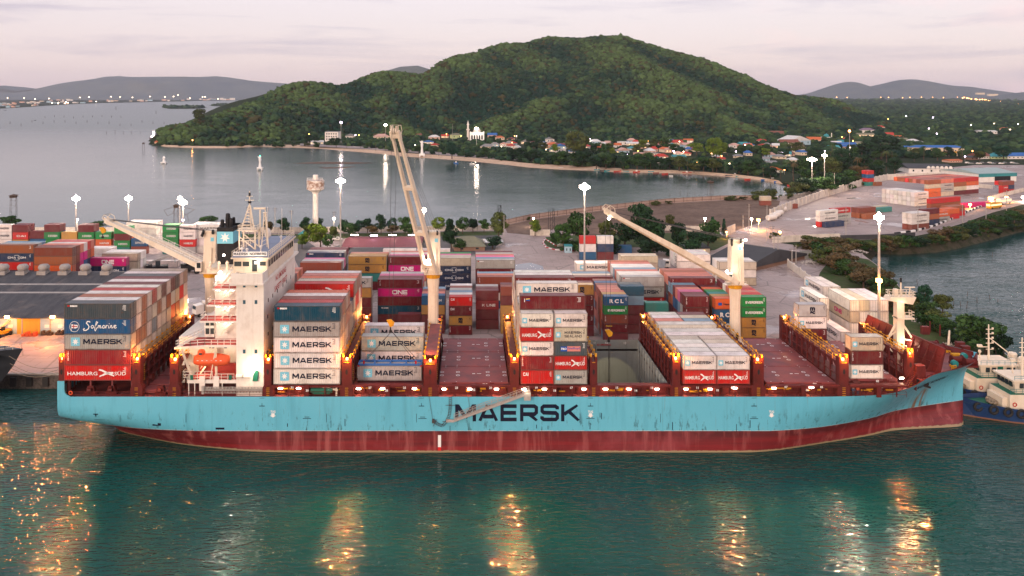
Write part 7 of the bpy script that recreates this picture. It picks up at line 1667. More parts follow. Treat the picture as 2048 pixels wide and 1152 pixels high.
# ------------------------------------------------------------------ lamps, masts, poles
def mast_lamp(px, py, Y, label, energy=16000, col=(1, .78, .60), zg=3.0, head=1.7, mat='lamp_mast', pole=True, r=.28, group='tall floodlight masts', glow=None):
    X = X_(px, Y); z = Z_(py, Y); root = empty('floodlight_mast', (X, Y, zg), 0, label, 'light mast', group)
    mb = MB(); mb.tube((0, 0, 0), (0, 0, z-zg-.4), r*1.25, r*.75, 8); mb.lathe((0, 0, z-zg-.3), [(r, 0), (head*.5, .12), (head*.5, .22), (r, .3)], 12); mb.build('pole', [M['steel']], root)
    head *= .78; mb = MB(); n = max(4, int(head*5))
    for i in range(n): a = 2*math.pi*i/n; mb.box(math.cos(a)*head*.8-.33, math.cos(a)*head*.8+.33, math.sin(a)*head*.8-.33, math.sin(a)*head*.8+.33, z-zg-.4, z-zg+.4)
    mb.lathe((0, 0, z-zg-.9), [(head*.2, -.2), (head*.6, .3), (head*.72, 1.0), (head*.5, 1.7), (.1, 2.2)], 10)
    mb.build('floodlight', [M[mat]], root); point('mast_light', (0, 0, z-zg-.9), energy, col, head, root); return root
mast_lamp(152, 397, 330, 'slim floodlight mast at the far left of the left yard', 12000); mast_lamp(257, 397, 340, 'floodlight mast second from the left in the left yard', 12000)
mast_lamp(366, 405, 325, 'floodlight mast behind the jib of the aft crane', 14000, head=1.9); mast_lamp(360, 397, 352, 'floodlight mast partly behind another near the funnel', 7000, head=.9)
mast_lamp(681, 362, 322, 'tall floodlight mast beside the white water tower', 22000, head=2.4); mast_lamp(1169, 374, 262, 'tall floodlight mast between the crane and the garden', 26000, head=2.0)
mast_lamp(1758, 435, 195, 'tall floodlight mast right of the white block near the bow', 11000, head=1.1, r=.34); mast_lamp(1624, 319, 500, 'floodlight mast with wide lamp at the upper yard corner', 30000, head=3.6); mast_lamp(1649, 311, 520, 'floodlight mast right of the wide one at the upper yard', 16000, head=1.6)
mast_lamp(682, 245, 1060, 'floodlight mast by the white building on the far shore', 4500, head=2.2, mat='lamp_violet', zg=1.8, group='lamps on the far shore'); mast_lamp(771, 250, 1020, 'floodlight mast behind the tip of the tall crane', 5000, head=2.4, zg=1.8, group='lamps on the far shore')
mast_lamp(953, 257, 980, 'floodlight mast in front of the white mosque', 8000, head=3.0, zg=1.8, group='lamps on the far shore'); mast_lamp(1699, 262, 780, 'orange street mast above the blue roofs', 6000, (1, .4, .1), head=1.0, mat='lamp_o', zg=1.8, group='lamps on the far shore')
mast_lamp(848, 421, 345, 'lamp post seen behind the tall crane boom', 3000, head=.9)
def small_lamp(px, py, Y, kind, label, group, energy=0, zg=1.8, hs=.5, pole=.14):
    X = X_(px, Y); z = max(Z_(py, Y), zg+2.5); root = empty('street_lamp', (X, Y, zg), 0, label, 'street lamp', group)
    mb = MB(); mb.tube((0, 0, 0), (0, 0, z-zg), pole, pole*.7, 6); mb.beam((0, 0, z-zg), (-.5, -.2, z-zg+.1), pole); mb.build('pole', [M['steel']], root)
    mb = MB(); mb.box(-hs, hs, -hs, hs, z-zg-hs*.8, z-zg+hs*.8); mb.build('lamp_head', [M[kind]], root)
    if energy: point('street_light', (0, -.8, z-zg-.8), energy, {'lamp_o': (1, .42, .1), 'lamp_faro': (1, .42, .1)}.get(kind, (1, .8, .6)), .4, root)
OR_, WL = 'lamp_o', 'lamp_w'
for i, (px, py, Y, k_, e, hs) in enumerate([(1758, 561, 194, OR_, 4200, .5), (1517, 440, 372, OR_, 3500, .55), (1503, 438, 375, WL, 1500, .4), (1410, 437, 380, WL, 1500, .4), (1218, 437, 372, WL, 800, .35), (1067, 437, 380, WL, 900, .4), (668, 437, 352, WL, 900, .45), (1982, 397, 455, OR_, 9000, .8), (2013, 396, 470, OR_, 5000, .6), (2047, 402, 470, WL, 4000, .7),
        (154, 439, 340, 'lamp_violet', 600, .4), (366, 440, 330, 'lamp_violet', 600, .35), (1453, 464, 350, 'lamp_faro', 1200, .35), (1940, 418, 440, OR_, 2500, .5), (1560, 467, 352, OR_, 2500, .4)]):
    small_lamp(px, py, Y, k_, ('orange' if k_ == OR_ else 'white')+' yard lamp on a pole, '+od(i)+' of the low yard lamps', 'low yard lamps', e, 3.0, hs)
VL = [(490, 271), (618, 268), (711, 270), (718, 270), (893, 268), (922, 272), (1029, 272), (1033, 272), (1092, 299), (1180, 278), (1254, 309), (1276, 302), (1296, 282), (1347, 302), (1367, 303), (1359, 283), (1394, 325), (1423, 307), (1443, 312), (1459, 327), (1472, 303), (1490, 290), (1509, 335), (1569, 340), (1684, 274), (1706, 282), (1846, 270), (1858, 257), (1874, 267), (1942, 250), (1988, 247), (2020, 259), (2036, 248), (1945, 302), (2022, 301), (1930, 313), (1565, 305), (1650, 302), (967, 252), (1024, 285), (340, 269), (362, 277), (385, 280), (830, 290), (1003, 293), (1866, 235), (1812, 232), (1776, 238), (1700, 295), (1770, 303)]
for i, (px, py) in enumerate(sorted(VL)):
    k_ = ['lamp_far', 'lamp_faro', 'lamp_violet'][(i*7+px) % 3] if px > 500 else 'lamp_faro'
    gy_ = np.interp(px, [a for a, b_ in sh], [b_ for a, b_ in sh]); base = min(gy_-6, py+9) if px < 1600 else py+10; Y = min(G(px, base, 1.8).y, 2600)
    small_lamp(px, py, Y, k_, 'lit street lamp, '+od(i)+' from the left along the far shore', 'lamps on the far shore', 900 if i % 2 == 0 else 0, 1.8, .38*Y/1000+.1)
# utility poles
for i, (px, top, base, Y) in enumerate([(535, 415, 470, None), (550, 415, 470, None), (583, 420, 468, None), (497, 412, 470, None), (1486, 430, 460, None), (1498, 408, 470, None), (1534, 410, 482, None), (1548, 470, 530, None), (1556, 470, 528, None), (1584, 495, 536, None), (1592, 490, 535, None), (1692, 415, 474, None), (1836, 412, 466, None), (1925, 408, 455, None), (1972, 390, 440, None), (2013, 380, 422, None), (1669, 345, 388, None), (668, 422, 458, None), (1008, 430, 490, None), (955, 440, 463, None), (1141, 262, 305, 880), (905, 248, 282, 1100), (1544, 450, 480, None)]):
    Y = Y or G(px, base).y; z = Z_(top, Y); zg = 3.0 if Y < 800 else 1.8; root = empty('utility_pole', (X_(px, Y), Y, zg), rt.uniform(-.4, .4), 'thin utility pole with cross arms, '+od(i)+' of the grey poles', 'utility pole', 'utility poles')
    mb = MB(); mb.tube((0, 0, 0), (0, 0, z-zg), .2, .12, 6); mb.build('pole', [M['steel']], root); mb = MB(); mb.beam((-1.1, 0, z-zg-.6), (1.1, 0, z-zg-.6), .14); mb.beam((-.9, 0, z-zg-1.5), (.9, 0, z-zg-1.5), .12); mb.build('cross_arm', [M['bark']], root)

# added spots over the ship's side, put in for glitter on the water
for px, e, c_, z in ((118, 45000, (1, .28, .07), 17), (692, 140000, (1, .27, .06), 17.3), (1026, 130000, (1, .25, .05), 17.3), (1466, 80000, (1, .28, .07), 18), (1692, 55000, (1, .60, .36), 17.3), (1826, 75000, (1, .28, .07), 17.1), (450, 9000, (1, .8, .55), 18)):
    l = bpy.data.lights.new('added_glitter_spot', 'SPOT'); l.energy = e; l.color = c_; l.spot_size = R(74); l.spot_blend = 1.0; l.shadow_soft_size = .09
    o = bpy.data.objects.new('added_glitter_spot', l); COL.objects.link(o); Yl = 147.7 if px < 1750 else 150.6; x = X_(px, Yl); o.parent = ship; o.location = (x, Yl-YC, z); o.rotation_euler = (Vector((x*.72, 100, 0))-Vector((x, Yl, z))).to_track_quat('-Z', 'Y').to_euler()

# ------------------------------------------------------------------ buildings
def roofed(name, px, base, w, h, roofh, depth, wall, roof, label, cat='house', group='houses of the village', zg=1.75, kind='gable', rz=None, wins=2, Y=None, winmat='glass', open_front=False):
    g = G(px, base, zg) if Y is None else Vector((X_(px, Y), Y, zg)); s_ = g.y/FP; W_, H_, RH = w*s_, h*s_, roofh*s_; D_ = depth; rz = rt.uniform(-.35, .35) if rz is None else rz
    root = empty(name, (g.x, g.y+D_/2, zg), rz, label, cat, group); mb = MB(); x, y = W_/2, D_/2
    if open_front:
        mb.box(-x, x, y-.2, y, 0, H_); mb.box(-x, -x+.2, -y, y-.2, 0, H_); mb.box(x-.2, x, -y, y-.2, 0, H_)
        for i in range(6): xx = -x+.3+(W_-.6)*i/5; mb.box(xx-.12, xx+.12, -y, -y+.24, 0, H_)
    else: mb.box(-x, x, -y, y, 0, H_)
    mb.build('wall', [wall], root)
    mb = MB(); o_ = .6
    if kind == 'gable': mb.add([(-x-o_, -y-o_, H_-.1), (x+o_, -y-o_, H_-.1), (x+o_, 0, H_+RH), (-x-o_, 0, H_+RH), (-x-o_, y+o_, H_-.1), (x+o_, y+o_, H_-.1)], [(0, 1, 2, 3), (3, 2, 5, 4), (0, 3, 4), (1, 5, 2), (0, 4, 5, 1)])
    elif kind == 'hip': q = min(x*.6, y); mb.add([(-x-o_, -y-o_, H_-.1), (x+o_, -y-o_, H_-.1), (x+o_, y+o_, H_-.1), (-x-o_, y+o_, H_-.1), (-x+q, 0, H_+RH), (x-q, 0, H_+RH)], [(0, 1, 5, 4), (1, 2, 5), (2, 3, 4, 5), (3, 0, 4), (3, 2, 1, 0)])
    elif kind == 'cross': mb.add([(-x-o_, -y-o_, H_-.1), (0, -y-o_, H_+RH), (x+o_, -y-o_, H_-.1), (-x-o_, y+o_, H_-.1), (0, y+o_, H_+RH), (x+o_, y+o_, H_-.1)], [(0, 1, 4, 3), (1, 2, 5, 4), (0, 2, 1), (3, 4, 5), (0, 3, 5, 2)])
    else: mb.box(-x-.2, x+.2, -y-.2, y+.2, H_+.003, H_+.4)
    mb.build('roof', [roof], root)
    for i in range(wins):
        fx = -x+W_*(i+.5)/wins; ww = min(1.2, W_/wins*.3); mb = MB(); mb.box(fx-ww/2, fx+ww/2, -y-.05, -y+.02, H_*.35, H_*.72); mb.build('window', [M[winmat]], root)
    return root
RC = dict(red=(.42, .05, .035), orange=(.50, .13, .05), brown=(.20, .08, .06), grey=(.22, .21, .21), blue=(.04, .13, .36), teal=(.05, .24, .26), white=(.58, .56, .54), maroon=(.16, .05, .06), pink=(.5, .3, .25), purple=(.20, .14, .19), olive=(.19, .18, .12), dark=(.06, .06, .065))
RM = {k: paint('roof_'+k, v, tuple(x*.5 for x in v), .6, .25, .7) for k, v in RC.items()}
WMs = {k: paint('wall_'+k, v, tuple(x*.55 for x in v), .5, .25, .85) for k, v in dict(white=(.72, .67, .62), cream=(.68, .56, .42), pink=(.62, .40, .31), blue=(.36, .50, .58), yellow=(.62, .33, .05), green=(.45, .52, .28), brown=(.25, .15, .11)).items()}
HS = [(700, 277, 20, 5, 4, 'grey', 'white'), (762, 279, 30, 6, 5, 'pink', 'cream'), (628, 289, 34, 5, 3, 'white', 'white'), (860, 270, 14, 5, 3, 'grey', 'white'), (868, 279, 20, 5, 4, 'white', 'pink'), (835, 274, 14, 4, 3, 'brown', 'cream'), (912, 277, 22, 7, 3, 'olive', 'green'), (890, 276, 14, 4, 3, 'red', 'cream'), (985, 275, 18, 5, 4, 'blue', 'pink'), (1000, 280, 14, 5, 3, 'orange', 'cream'),
      (856, 288, 22, 4, 3, 'blue', 'white'), (868, 294, 18, 4, 3, 'red', 'cream'), (975, 297, 26, 4, 5, 'grey', 'cream'), (990, 293, 16, 4, 4, 'grey', 'blue'), (1007, 293, 12, 5, 3, 'pink', 'white'), (1022, 282, 14, 4, 3, 'maroon', 'pink'), (1060, 287, 20, 4, 4, 'maroon', 'pink'), (1131, 297, 58, 6, 4, 'maroon', 'cream'), (1122, 305, 22, 7, 1, 'white', 'white'), (1150, 307, 20, 4, 5, 'blue', 'white'),
      (1096, 298, 12, 3, 2, 'orange', 'cream'), (1217, 289, 10, 4, 3, 'pink', 'cream'), (1246, 290, 17, 6, 1, 'white', 'white'), (1267, 291, 24, 4, 3, 'white', 'cream'), (1273, 287, 14, 3, 4, 'red', 'white'), (1284, 297, 18, 4, 4, 'orange', 'pink'), (1268, 300, 18, 3, 3, 'teal', 'white'), (1296, 289, 14, 4, 2, 'grey', 'white'), (1311, 296, 22, 4, 4, 'white', 'cream'), (1327, 291, 14, 4, 4, 'orange', 'blue'),
      (1346, 288, 14, 5, 4, 'blue', 'white'), (1356, 291, 20, 6, 5, 'red', 'cream'), (1283, 315, 18, 8, 1, 'pink', 'pink'), (1312, 311, 14, 4, 2, 'grey', 'cream'), (1325, 317, 26, 4, 5, 'red', 'white'), (1316, 326, 22, 5, 5, 'teal', 'white'), (1360, 317, 24, 3, 4, 'teal', 'cream'), (1374, 311, 22, 4, 4, 'red', 'cream'), (1392, 296, 20, 5, 2, 'pink', 'pink'), (1390, 303, 24, 3, 5, 'maroon', 'cream'),
      (1445, 322, 14, 4, 3, 'red', 'cream'), (1488, 298, 18, 4, 3, 'orange', 'pink'), (1500, 293, 14, 4, 3, 'blue', 'cream'), (1530, 295, 16, 4, 3, 'red', 'cream'), (1557, 270, 44, 4, 4, 'brown', 'brown'), (1580, 293, 36, 8, 6, 'brown', 'white'), (1630, 285, 26, 6, 5, 'orange', 'pink'), (1600, 300, 20, 5, 4, 'pink', 'white'), (1697, 283, 16, 4, 4, 'orange', 'cream'), (1690, 297, 60, 4, 4, 'blue', 'pink'),
      (1690, 288, 18, 4, 4, 'teal', 'white'), (1720, 290, 24, 4, 3, 'olive', 'green'), (1740, 300, 30, 4, 4, 'blue', 'white'), (1752, 300, 30, 6, 2, 'pink', 'cream'), (1816, 300, 26, 4, 4, 'blue', 'white'), (1737, 266, 28, 6, 4, 'purple', 'white'), (1733, 274, 32, 5, 3, 'olive', 'cream'), (1775, 274, 28, 4, 5, 'red', 'cream'), (1763, 258, 16, 4, 3, 'red', 'cream'), (1775, 251, 18, 3, 2, 'grey', 'white'),
      (1800, 277, 12, 3, 3, 'orange', 'cream'), (1808, 285, 22, 4, 5, 'olive', 'white'), (1830, 286, 20, 4, 4, 'white', 'pink'), (1845, 289, 14, 4, 3, 'grey', 'cream'), (1978, 268, 34, 5, 2, 'white', 'white'), (1960, 267, 20, 4, 3, 'grey', 'cream'), (2015, 262, 14, 4, 3, 'orange', 'cream'), (1895, 277, 20, 4, 2, 'grey', 'white'), (1966, 318, 34, 6, 6, 'brown', 'white'), (2008, 306, 22, 5, 4, 'red', 'cream'),
      (2000, 318, 34, 5, 7, 'teal', 'green'), (2035, 318, 44, 6, 6, 'blue', 'white'), (1948, 320, 16, 5, 3, 'dark', 'brown'), (1553, 345, 26, 5, 5, 'orange', 'white'), (1563, 318, 20, 5, 4, 'grey', 'cream'), (1580, 312, 18, 4, 4, 'brown', 'pink'), (1545, 330, 20, 5, 3, 'grey', 'white'), (1910, 325, 30, 4, 2, 'orange', 'pink'), (1672, 246, 8, 3, 3, 'red', 'cream'), (1741, 233, 8, 2, 2, 'white', 'white'), (1480, 316, 18, 4, 3, 'grey', 'cream'), (1420, 330, 18, 4, 3, 'brown', 'cream'), (1240, 306, 16, 4, 3, 'grey', 'cream')]
rh_ = random.Random(5)
for k in range(60):
    px = rh_.uniform(1010, 1690); HS.append((px, rh_.uniform(284, 300+(px-1010)*.045), rh_.uniform(11, 20), rh_.uniform(4, 6.5), rh_.uniform(3, 5), rh_.choice(['red', 'orange', 'white', 'grey', 'teal', 'pink', 'blue', 'white']), rh_.choice(['white', 'white', 'cream', 'pink', 'blue'])))
for i, (px, base, w, h, rh, rc, wc_) in enumerate(sorted(HS)):
    roofed('house', px, base, w, h, rh, 9+rt.uniform(0, 4), WMs[wc_], RM[rc], ('flat topped ' if rh < 3 else '')+wc_+' house with '+rc+' roof, '+od(i)+' along the bay', kind='flat' if rh < 3 and w < 30 else rt.choice(['gable', 'hip', 'cross' if w < 30 else 'gable']), wins=2 if w < 30 else 5, winmat='litwin' if i % 4 == 0 else 'glass')
w_ = roofed('apartment_building', 664, 283, 27, 19, 1, 14, WMs['white'], RM['grey'], 'white four storey building on the far shore left of the crane tip', 'building', None, kind='flat', rz=-.1, wins=0)
for r_ in range(3):
    for k in range(5): mb = MB(); x = -6.5+k*3.2; mb.box(x-.8, x+.8, -7.1, -6.98, 2.2+r_*3.6, 4.0+r_*3.6); mb.build('window', [M['glass']], w_)
roofed('village_hall', 1595, 290, 52, 9, 9, 22, WMs['blue'], RM['white'], 'large pale blue hall with white gabled roof in the village', 'hall', None, kind='cross', rz=.35, wins=4)
sc_ = roofed('school', 1878, 312, 98, 17, 4, 12, WMs['cream'], RM['blue'], 'long two storey school with blue roof and yellow orange balcony', 'school', None, kind='hip', rz=-.12, wins=9)
mb = MB(); W2_ = 98*sc_.location.y/FP; mb.box(-W2_/2, W2_/2, -7.4, -6.01, 3.4, 4.9); mb.build('balcony', [WMs['yellow']], sc_)
roofed('school', 1690, 293, 46, 5, 3, 10, WMs['cream'], RM['blue'], 'low long building with blue roof left of the school', 'school', None, kind='gable', rz=-.05, wins=6)
wh_ = roofed('warehouse', 1985, 364, 92, 17, 7, 34, WMs['white'], paint('pale_teal_roof', (.30, .37, .36), (.2, .22, .22), .5, .3, .6), 'white and teal warehouse with dark open door behind the upper yard', 'warehouse', None, zg=3.0, kind='gable', rz=.25, wins=0)
mb = MB(); s2 = wh_.location.y/FP; mb.box(-46*s2, 46*s2, -17.15, -17.01, 10*s2, 17*s2); mb.mi = 1; mb.box(-8*s2, 30*s2, -17.2, -17.02, 0, 11*s2); mb.build('door_front', [RM['teal'], M['black']], wh_)
ar = roofed('arched_shed', 1868, 347, 84, 10, 7, 26, WMs['white'], RM['dark'], 'dark roofed shed with a row of small white arches', 'shed', None, zg=3.0, kind='gable', rz=-.15, wins=5)
mb = MB(); sw_ = ar.location.y/FP
for i in range(6): x = (-6+i*8)*sw_; pts = [(x+math.cos(R(a))*3.6*sw_, 10*sw_+math.sin(R(a))*5*sw_) for a in range(0, 181, 30)]; mb.prism(pts, -14.2, -13.9)
mb.build('arch', [WMs['white']], ar)
# mosque with its minaret, teal domed mosque
g = G(954, 281, 1.8); ms = empty('mosque', (g.x, g.y, 1.8), 0, 'white mosque with arched front beside the bright mast on the beach', 'mosque'); s3 = g.y/FP
mb = MB(); mb.box(-14*s3, 14*s3, 0, 14, 0, 16*s3); mb.box(-14.5*s3, -12*s3, -.6, 0, 0, 18*s3); mb.box(12*s3, 14.5*s3, -.6, 0, 0, 18*s3); mb.build('wall', [M['whiteletter']], ms)
mb = MB(); mb.lathe((0, 7, 16*s3), [(7*s3, 0), (7.4*s3, 3*s3), (5.5*s3, 7*s3), (2*s3, 9.5*s3), (.1, 11*s3)], 16); mb.build('dome', [M['white']], ms)
for i in range(5): x = (-10+i*5)*s3; mb = MB(); fan(mb, [(x-1.6*s3, 2*s3), (x+1.6*s3, 2*s3), (x+1.6*s3, 9*s3), (x, 12*s3), (x-1.6*s3, 9*s3)], -.08); mb.build('arched_window', [M['glass']], ms)
point('mosque_light', (0, -8, 10), 2500, (1, .85, .7), .6, ms)
g = G(936, 280, 1.8); mn = empty('minaret', (g.x, g.y, 1.8), 0, 'slender white minaret left of the mosque', 'minaret'); mb = MB(); mb.lathe((0, 0, 0), [(2.2, 0), (1.6, 4), (1.5, 13), (2.4, 14), (2.4, 15), (1.3, 15.5), (1.2, 20), (1.9, 21), (1.2, 23), (.1, 27)], 10); mb.build('tower', [M['white']], mn)
g = G(1655, 280, 1.8); m2_ = empty('mosque', (g.x, g.y, 1.8), 0, 'small mosque with teal dome behind the orange roofed house', 'mosque'); mb = MB(); mb.box(-6, 6, 0, 9, 0, 4); mb.build('wall', [M['white']], m2_); mb = MB(); mb.lathe((0, 4, 4), [(3.6, 0), (3.8, 1.4), (2.6, 3.6), (.1, 4.8)], 14); mb.build('dome', [RM['teal']], m2_)
mb = MB(); mb.tube((7, 3, 0), (7, 3, 8), .6, .5); mb.lathe((7, 3, 8), [(.8, 0), (.5, 1.2), (.1, 2)], 8); mb.build('minaret', [M['white']], m2_)

# near warehouse on the left quay
wz = empty('quay_warehouse', (X_(-150, 226), 226, 3), 0, 'big dark roofed quay warehouse with six round roof vents and orange door', 'warehouse')
xo = wz.location.x; xL, xR = -190-xo, X_(262, 226)-xo; mb = MB(); mb.box(xL, xR, -15, 15, 0, 4.6); mb.mi = 0; mb.add([(xR, -15, 4.6), (xR, 15, 4.6), (xR, 15, 9)], [(0, 1, 2)]); mb.build('wall', [WMs['blue']], wz)
m, t, b = bsdf('dark_sheet_roof', rough=.6, spec=.12); tcn = t.nodes.new('ShaderNodeTexCoord'); wv_ = t.nodes.new('ShaderNodeTexWave'); wv_.inputs['Scale'].default_value = 1.1; wv_.bands_direction = 'X'; t.links.new(tcn.outputs['Object'], wv_.inputs[0]); bump(t, b, wv_.outputs['Fac'], .6, .06)
c_ = mixc(t, rmp(t, noise(t, .5, 6, .7, mapscale=(1, .25, .25)), .35, .65), (.040, .041, .048), (.085, .082, .086)); t.links.new(mixc(t, rmp(t, noise(t, .2, 4, .6), .55, .7, 0, .6), c_, (.15, .12, .11)), b.inputs['Base Color'])
mb = MB(); mb.add([(xL, -16.5, 4.6), (xR+.6, -16.5, 4.6), (xR+.6, 15.5, 9.4), (xL, 15.5, 9.4), (xL, 30, 6.5), (xR+.6, 30, 6.5), (xL, -16.5, 4.4), (xR+.6, -16.5, 4.4), (xR+.6, 15.5, 9.15)], [(0, 1, 2, 3), (3, 2, 5, 4), (6, 7, 1, 0), (1, 7, 8, 2)]); mb.build('roof', [m], wz)
mb = MB()
for fy in (-.5, 5.5): zz = 4.6+(fy+16.5)/32*4.8; mb.add([(xL, fy, zz+.03), (xR+.5, fy, zz+.03), (xR+.5, fy+1.1, zz+.195), (xL, fy+1.1, zz+.195)], [(0, 1, 2, 3)])
mb.build('skylight_strip', [M['concrete']], wz)
for px in (-35, 6, 45, 87, 129, 170, 213):
    Y = 240.5; x = X_(px, Y)-xo; mb = MB(); mb.box(x-1.3, x+1.3, 13.0, 15.8, 8.9, 10.1); mb.lathe((x+.1, 14.6, 10.0), [(.8, 0), (1.35, .3), (1.6, .9), (1.5, 1.5), (1.1, 1.9), (.2, 2.0)], 14); mb.build('roof_vent', [M['concrete']], wz)
mb = MB(); Y = 210.9; mb.box(X_(34, Y)-xo, X_(80, Y)-xo, -15.12, -15.01, 0, 4.5); mb.build('door', [WMs['yellow']], wz)
mb = MB()
for px in (5, 20, 93, 120): mb.box(X_(px-4, Y)-xo, X_(px+5, Y)-xo, -15.1, -15.01, 1.6, 2.4)
mb.build('wall_notice', [M['whiteletter']], wz)
mb = MB()
for k in range(14): x = xL+(xR-xL)*k/13; mb.box(x-.15, x+.15, -15.2, -15.0, 0, 4.6)
mb.build('wall_post', [M['steel']], wz)
for px in (14, 105): mb = MB(); x = X_(px, 209)-xo; mb.box(x-.5, x+.5, -17.2, -16.8, 4.7, 5.2); mb.beam((x, -15.2, 4.2), (x, -17, 4.9), .08); mb.build('wall_lamp', [emit('warehouse_lamp', (1, .42, .1), 60)], wz); point('warehouse_light', (x, -18.0, 4.3), 800, (1, .32, .07), .35, wz)
for px in (-60, 14, 105, 190):  # added spots, put in for orange glow on the quay and dock water
    l = bpy.data.lights.new('added_quay_spot', 'SPOT'); l.energy = 9000; l.color = (1, .32, .07); l.spot_size = R(110); l.spot_blend = .9; l.shadow_soft_size = .25
    o = bpy.data.objects.new('added_quay_spot', l); COL.objects.link(o); o.parent = wz; o.location = (X_(px, 209)-xo, -18.2, 5.4); o.rotation_euler = Vector((0, -1, -.30)).to_track_quat('-Z', 'Y').to_euler()
mb = MB(); 
for i in range(60): x = -120+i*3.6; mb.box(x, x+1.2, 179.5, 180.2, .6, 2.6)
mb.build('quay_fender', [M['rubber']], label='row of black rubber fenders along the quay edge', cat='fender', kind='stuff')
mb = MB(); mb.box(-130, 110, 180.0, 180.7, 3.0, 3.35); mb.build('quay_edge', [M['concrete']], kind='structure')
# roofs and sheds behind the ship
roofed('car_park_roof', 762, 500, 154, 6, 6, 24, M['concrete'], RM['maroon'], 'long dark red car park roof with lit edge lamps by the seaside trees', 'shed', None, zg=3, rz=0, wins=0, open_front=True)
roofed('car_park_roof', 770, 512, 140, 6, 4, 12, M['concrete'], RM['dark'], 'low dark shed roof in front of the red car park roof', 'shed', None, zg=3, rz=0, wins=0, open_front=True)
for i, px in enumerate((715, 789, 753, 827)):
    mb = MB(); Y = 345 if i < 3 else 345; g = Vector((X_(px, Y), Y-9, Z_(470 if i != 2 else 471, Y-9))); o = mb.box(-1.5, 1.5, -.12, .12, -.12, .12).build('strip_lamp', [M['lamp_w' if i < 2 else 'lamp_violet']], None, tuple(g), 'strip lamp on the car park roof edge, '+od(i)+' from the left', 'lamp', 'strip lamps on the car park roof')
roofed('hip_roof_house', 935, 502, 62, 9, 14, 16, WMs['brown'], RM['olive'], 'grey brown hip roofed house among the seaside trees', 'house', None, zg=3, kind='hip', rz=.1)
roofed('annex', 985, 490, 32, 6, 3, 8, WMs['white'], RM['white'], 'small white roofed annex beside the hip roofed house', 'house', None, zg=3, kind='gable', rz=.2)
roofed('teal_tent', 608, 474, 20, 5, 6, 7, WMs['cream'], RM['teal'], 'small teal peaked tent behind the bright green trees', 'tent', None, zg=3, kind='hip', rz=0)
roofed('dark_shed', 1560, 552, 96, 9, 26, 46, WMs['brown'], RM['dark'], 'large dark roofed shed behind the forward crane', 'shed', None, zg=3, kind='gable', rz=-.9, wins=3)
roofed('guard_house', 1310, 545, 46, 12, 9, 9, WMs['white'], RM['grey'], 'small guard house with grey roof beside the white truck', 'house', None, zg=3, kind='gable', rz=-.3)
roofed('garden_hut', 1395, 506, 50, 9, 4, 10, WMs['cream'], RM['dark'], 'low lit hut under the dark garden trees', 'hut', None, zg=3, kind='flat', rz=0, winmat='litwin')
roofed('kiosk', 1137, 506, 14, 13, 3, 3, WMs['blue'], RM['teal'], 'small blue kiosk at the edge of the roundabout garden', 'kiosk', None, zg=3, kind='flat', rz=0)
o = MB().box(-3.4, 3.4, -.1, .1, -1.2, 1.2).build('signboard', [M['whiteletter']], None, tuple(P(1130, 487, 332)), 'tilted blank white signboard above the blue kiosk', 'signboard'); o.rotation_euler = (.7, -.35, .2)
roofed('gate_wall', 1192, 502, 0.1, 1, 1, 1, WMs['cream'], RM['white'], None, None, None, zg=3) if False else None
# walls and fences
def wall(pts, h, name, mat, label, cat='wall', th=.35, posts=0, pm=None, zg=3.0, rail_only=False):
    W_ = [G(a, b_, zg) for a, b_ in pts]; o_ = W_[0].copy(); root = empty(name, tuple(o_), 0, label, cat); mb = MB()
    for p, q in zip(W_[:-1], W_[1:]): mb.beam(p-o_+Vector((0, 0, h/2)), q-o_+Vector((0, 0, h/2)), th, h)
    mb.build('panel', [mat], root)
    if posts:
        mb = MB()
        for p, q in zip(W_[:-1], W_[1:]):
            n = max(1, int((q-p).length/posts))
            for i in range(n): c_ = p.lerp(q, i/n)-o_; mb.box(c_.x-th*.7, c_.x+th*.7, c_.y-th*.9, c_.y+th*.9, 0, h+.35)
        o = mb.build('post_row', [pm or mat], root)
        for z in (h*.3, h*.92):
            mb = MB()
            for p, q in zip(W_[:-1], W_[1:]): mb.beam(p-o_+Vector((0, -th*.6, z)), q-o_+Vector((0, -th*.6, z)), .12, .16)
            mb.build('rail', [pm or mat], root)
    return root
wall([(-500, 464), (0, 464), (600, 464), (860, 462), (1000, 459)], 2.2, 'seaside_wall', M['wallwhite'], 'long cream seaside wall running behind the seaside trees')
M['fence_panel'] = paint('faded_fence', (.36, .26, .22), (.18, .12, .10), .6, .3, .8)
wall([(1003, 452), (1060, 439), (1150, 427), (1250, 415.5), (1330, 406.5), (1440, 400), (1515, 399)], 2.6, 'boundary_fence', M['fence_panel'], 'long brownish fence with posts along the bay shore', 'fence', .18, 6.0, M['bark'])
wall([(1540, 436), (1580, 419), (1640, 397), (1700, 379), (1727, 370), (1775, 360), (1830, 358), (1880, 357)], 4.2, 'yard_wall', M['wallwhite'], 'tall pale wall curving along the left side of the upper yard', 'wall', .4, 7.0)
wall([(1545, 486), (1620, 482), (1680, 480)], 2.8, 'road_wall', M['wallwhite'], 'low white wall between the road and the mangroves', 'wall', .3)
wall([(1676, 480), (1760, 478), (1830, 474)], 2.0, 'dark_wall', RM['dark'], 'dark wall strip above the lagoon bushes', 'wall', .3)
wall([(1576, 534), (1600, 552), (1630, 576)], 2.6, 'shed_wall', M['wallwhite'], 'white wall beside the dark shed going down to the bow containers', 'wall', .3, 5.0)
wall([(1600, 518), (1650, 518)], 3.2, 'zinc_fence', M['grey'], 'grey sheet fence near the lagoon corner, left piece', 'fence', .15, 3); wall([(1622, 524), (1672, 523)], 3.2, 'zinc_fence', M['grey'], 'grey sheet fence near the lagoon corner, front piece', 'fence', .15, 3)
wall([(1560, 401), (1600, 396), (1640, 386)], 2.4, 'link_fence', M['concrete'], 'pale picket fence left of the upper yard wall', 'fence', .2, 2.2)
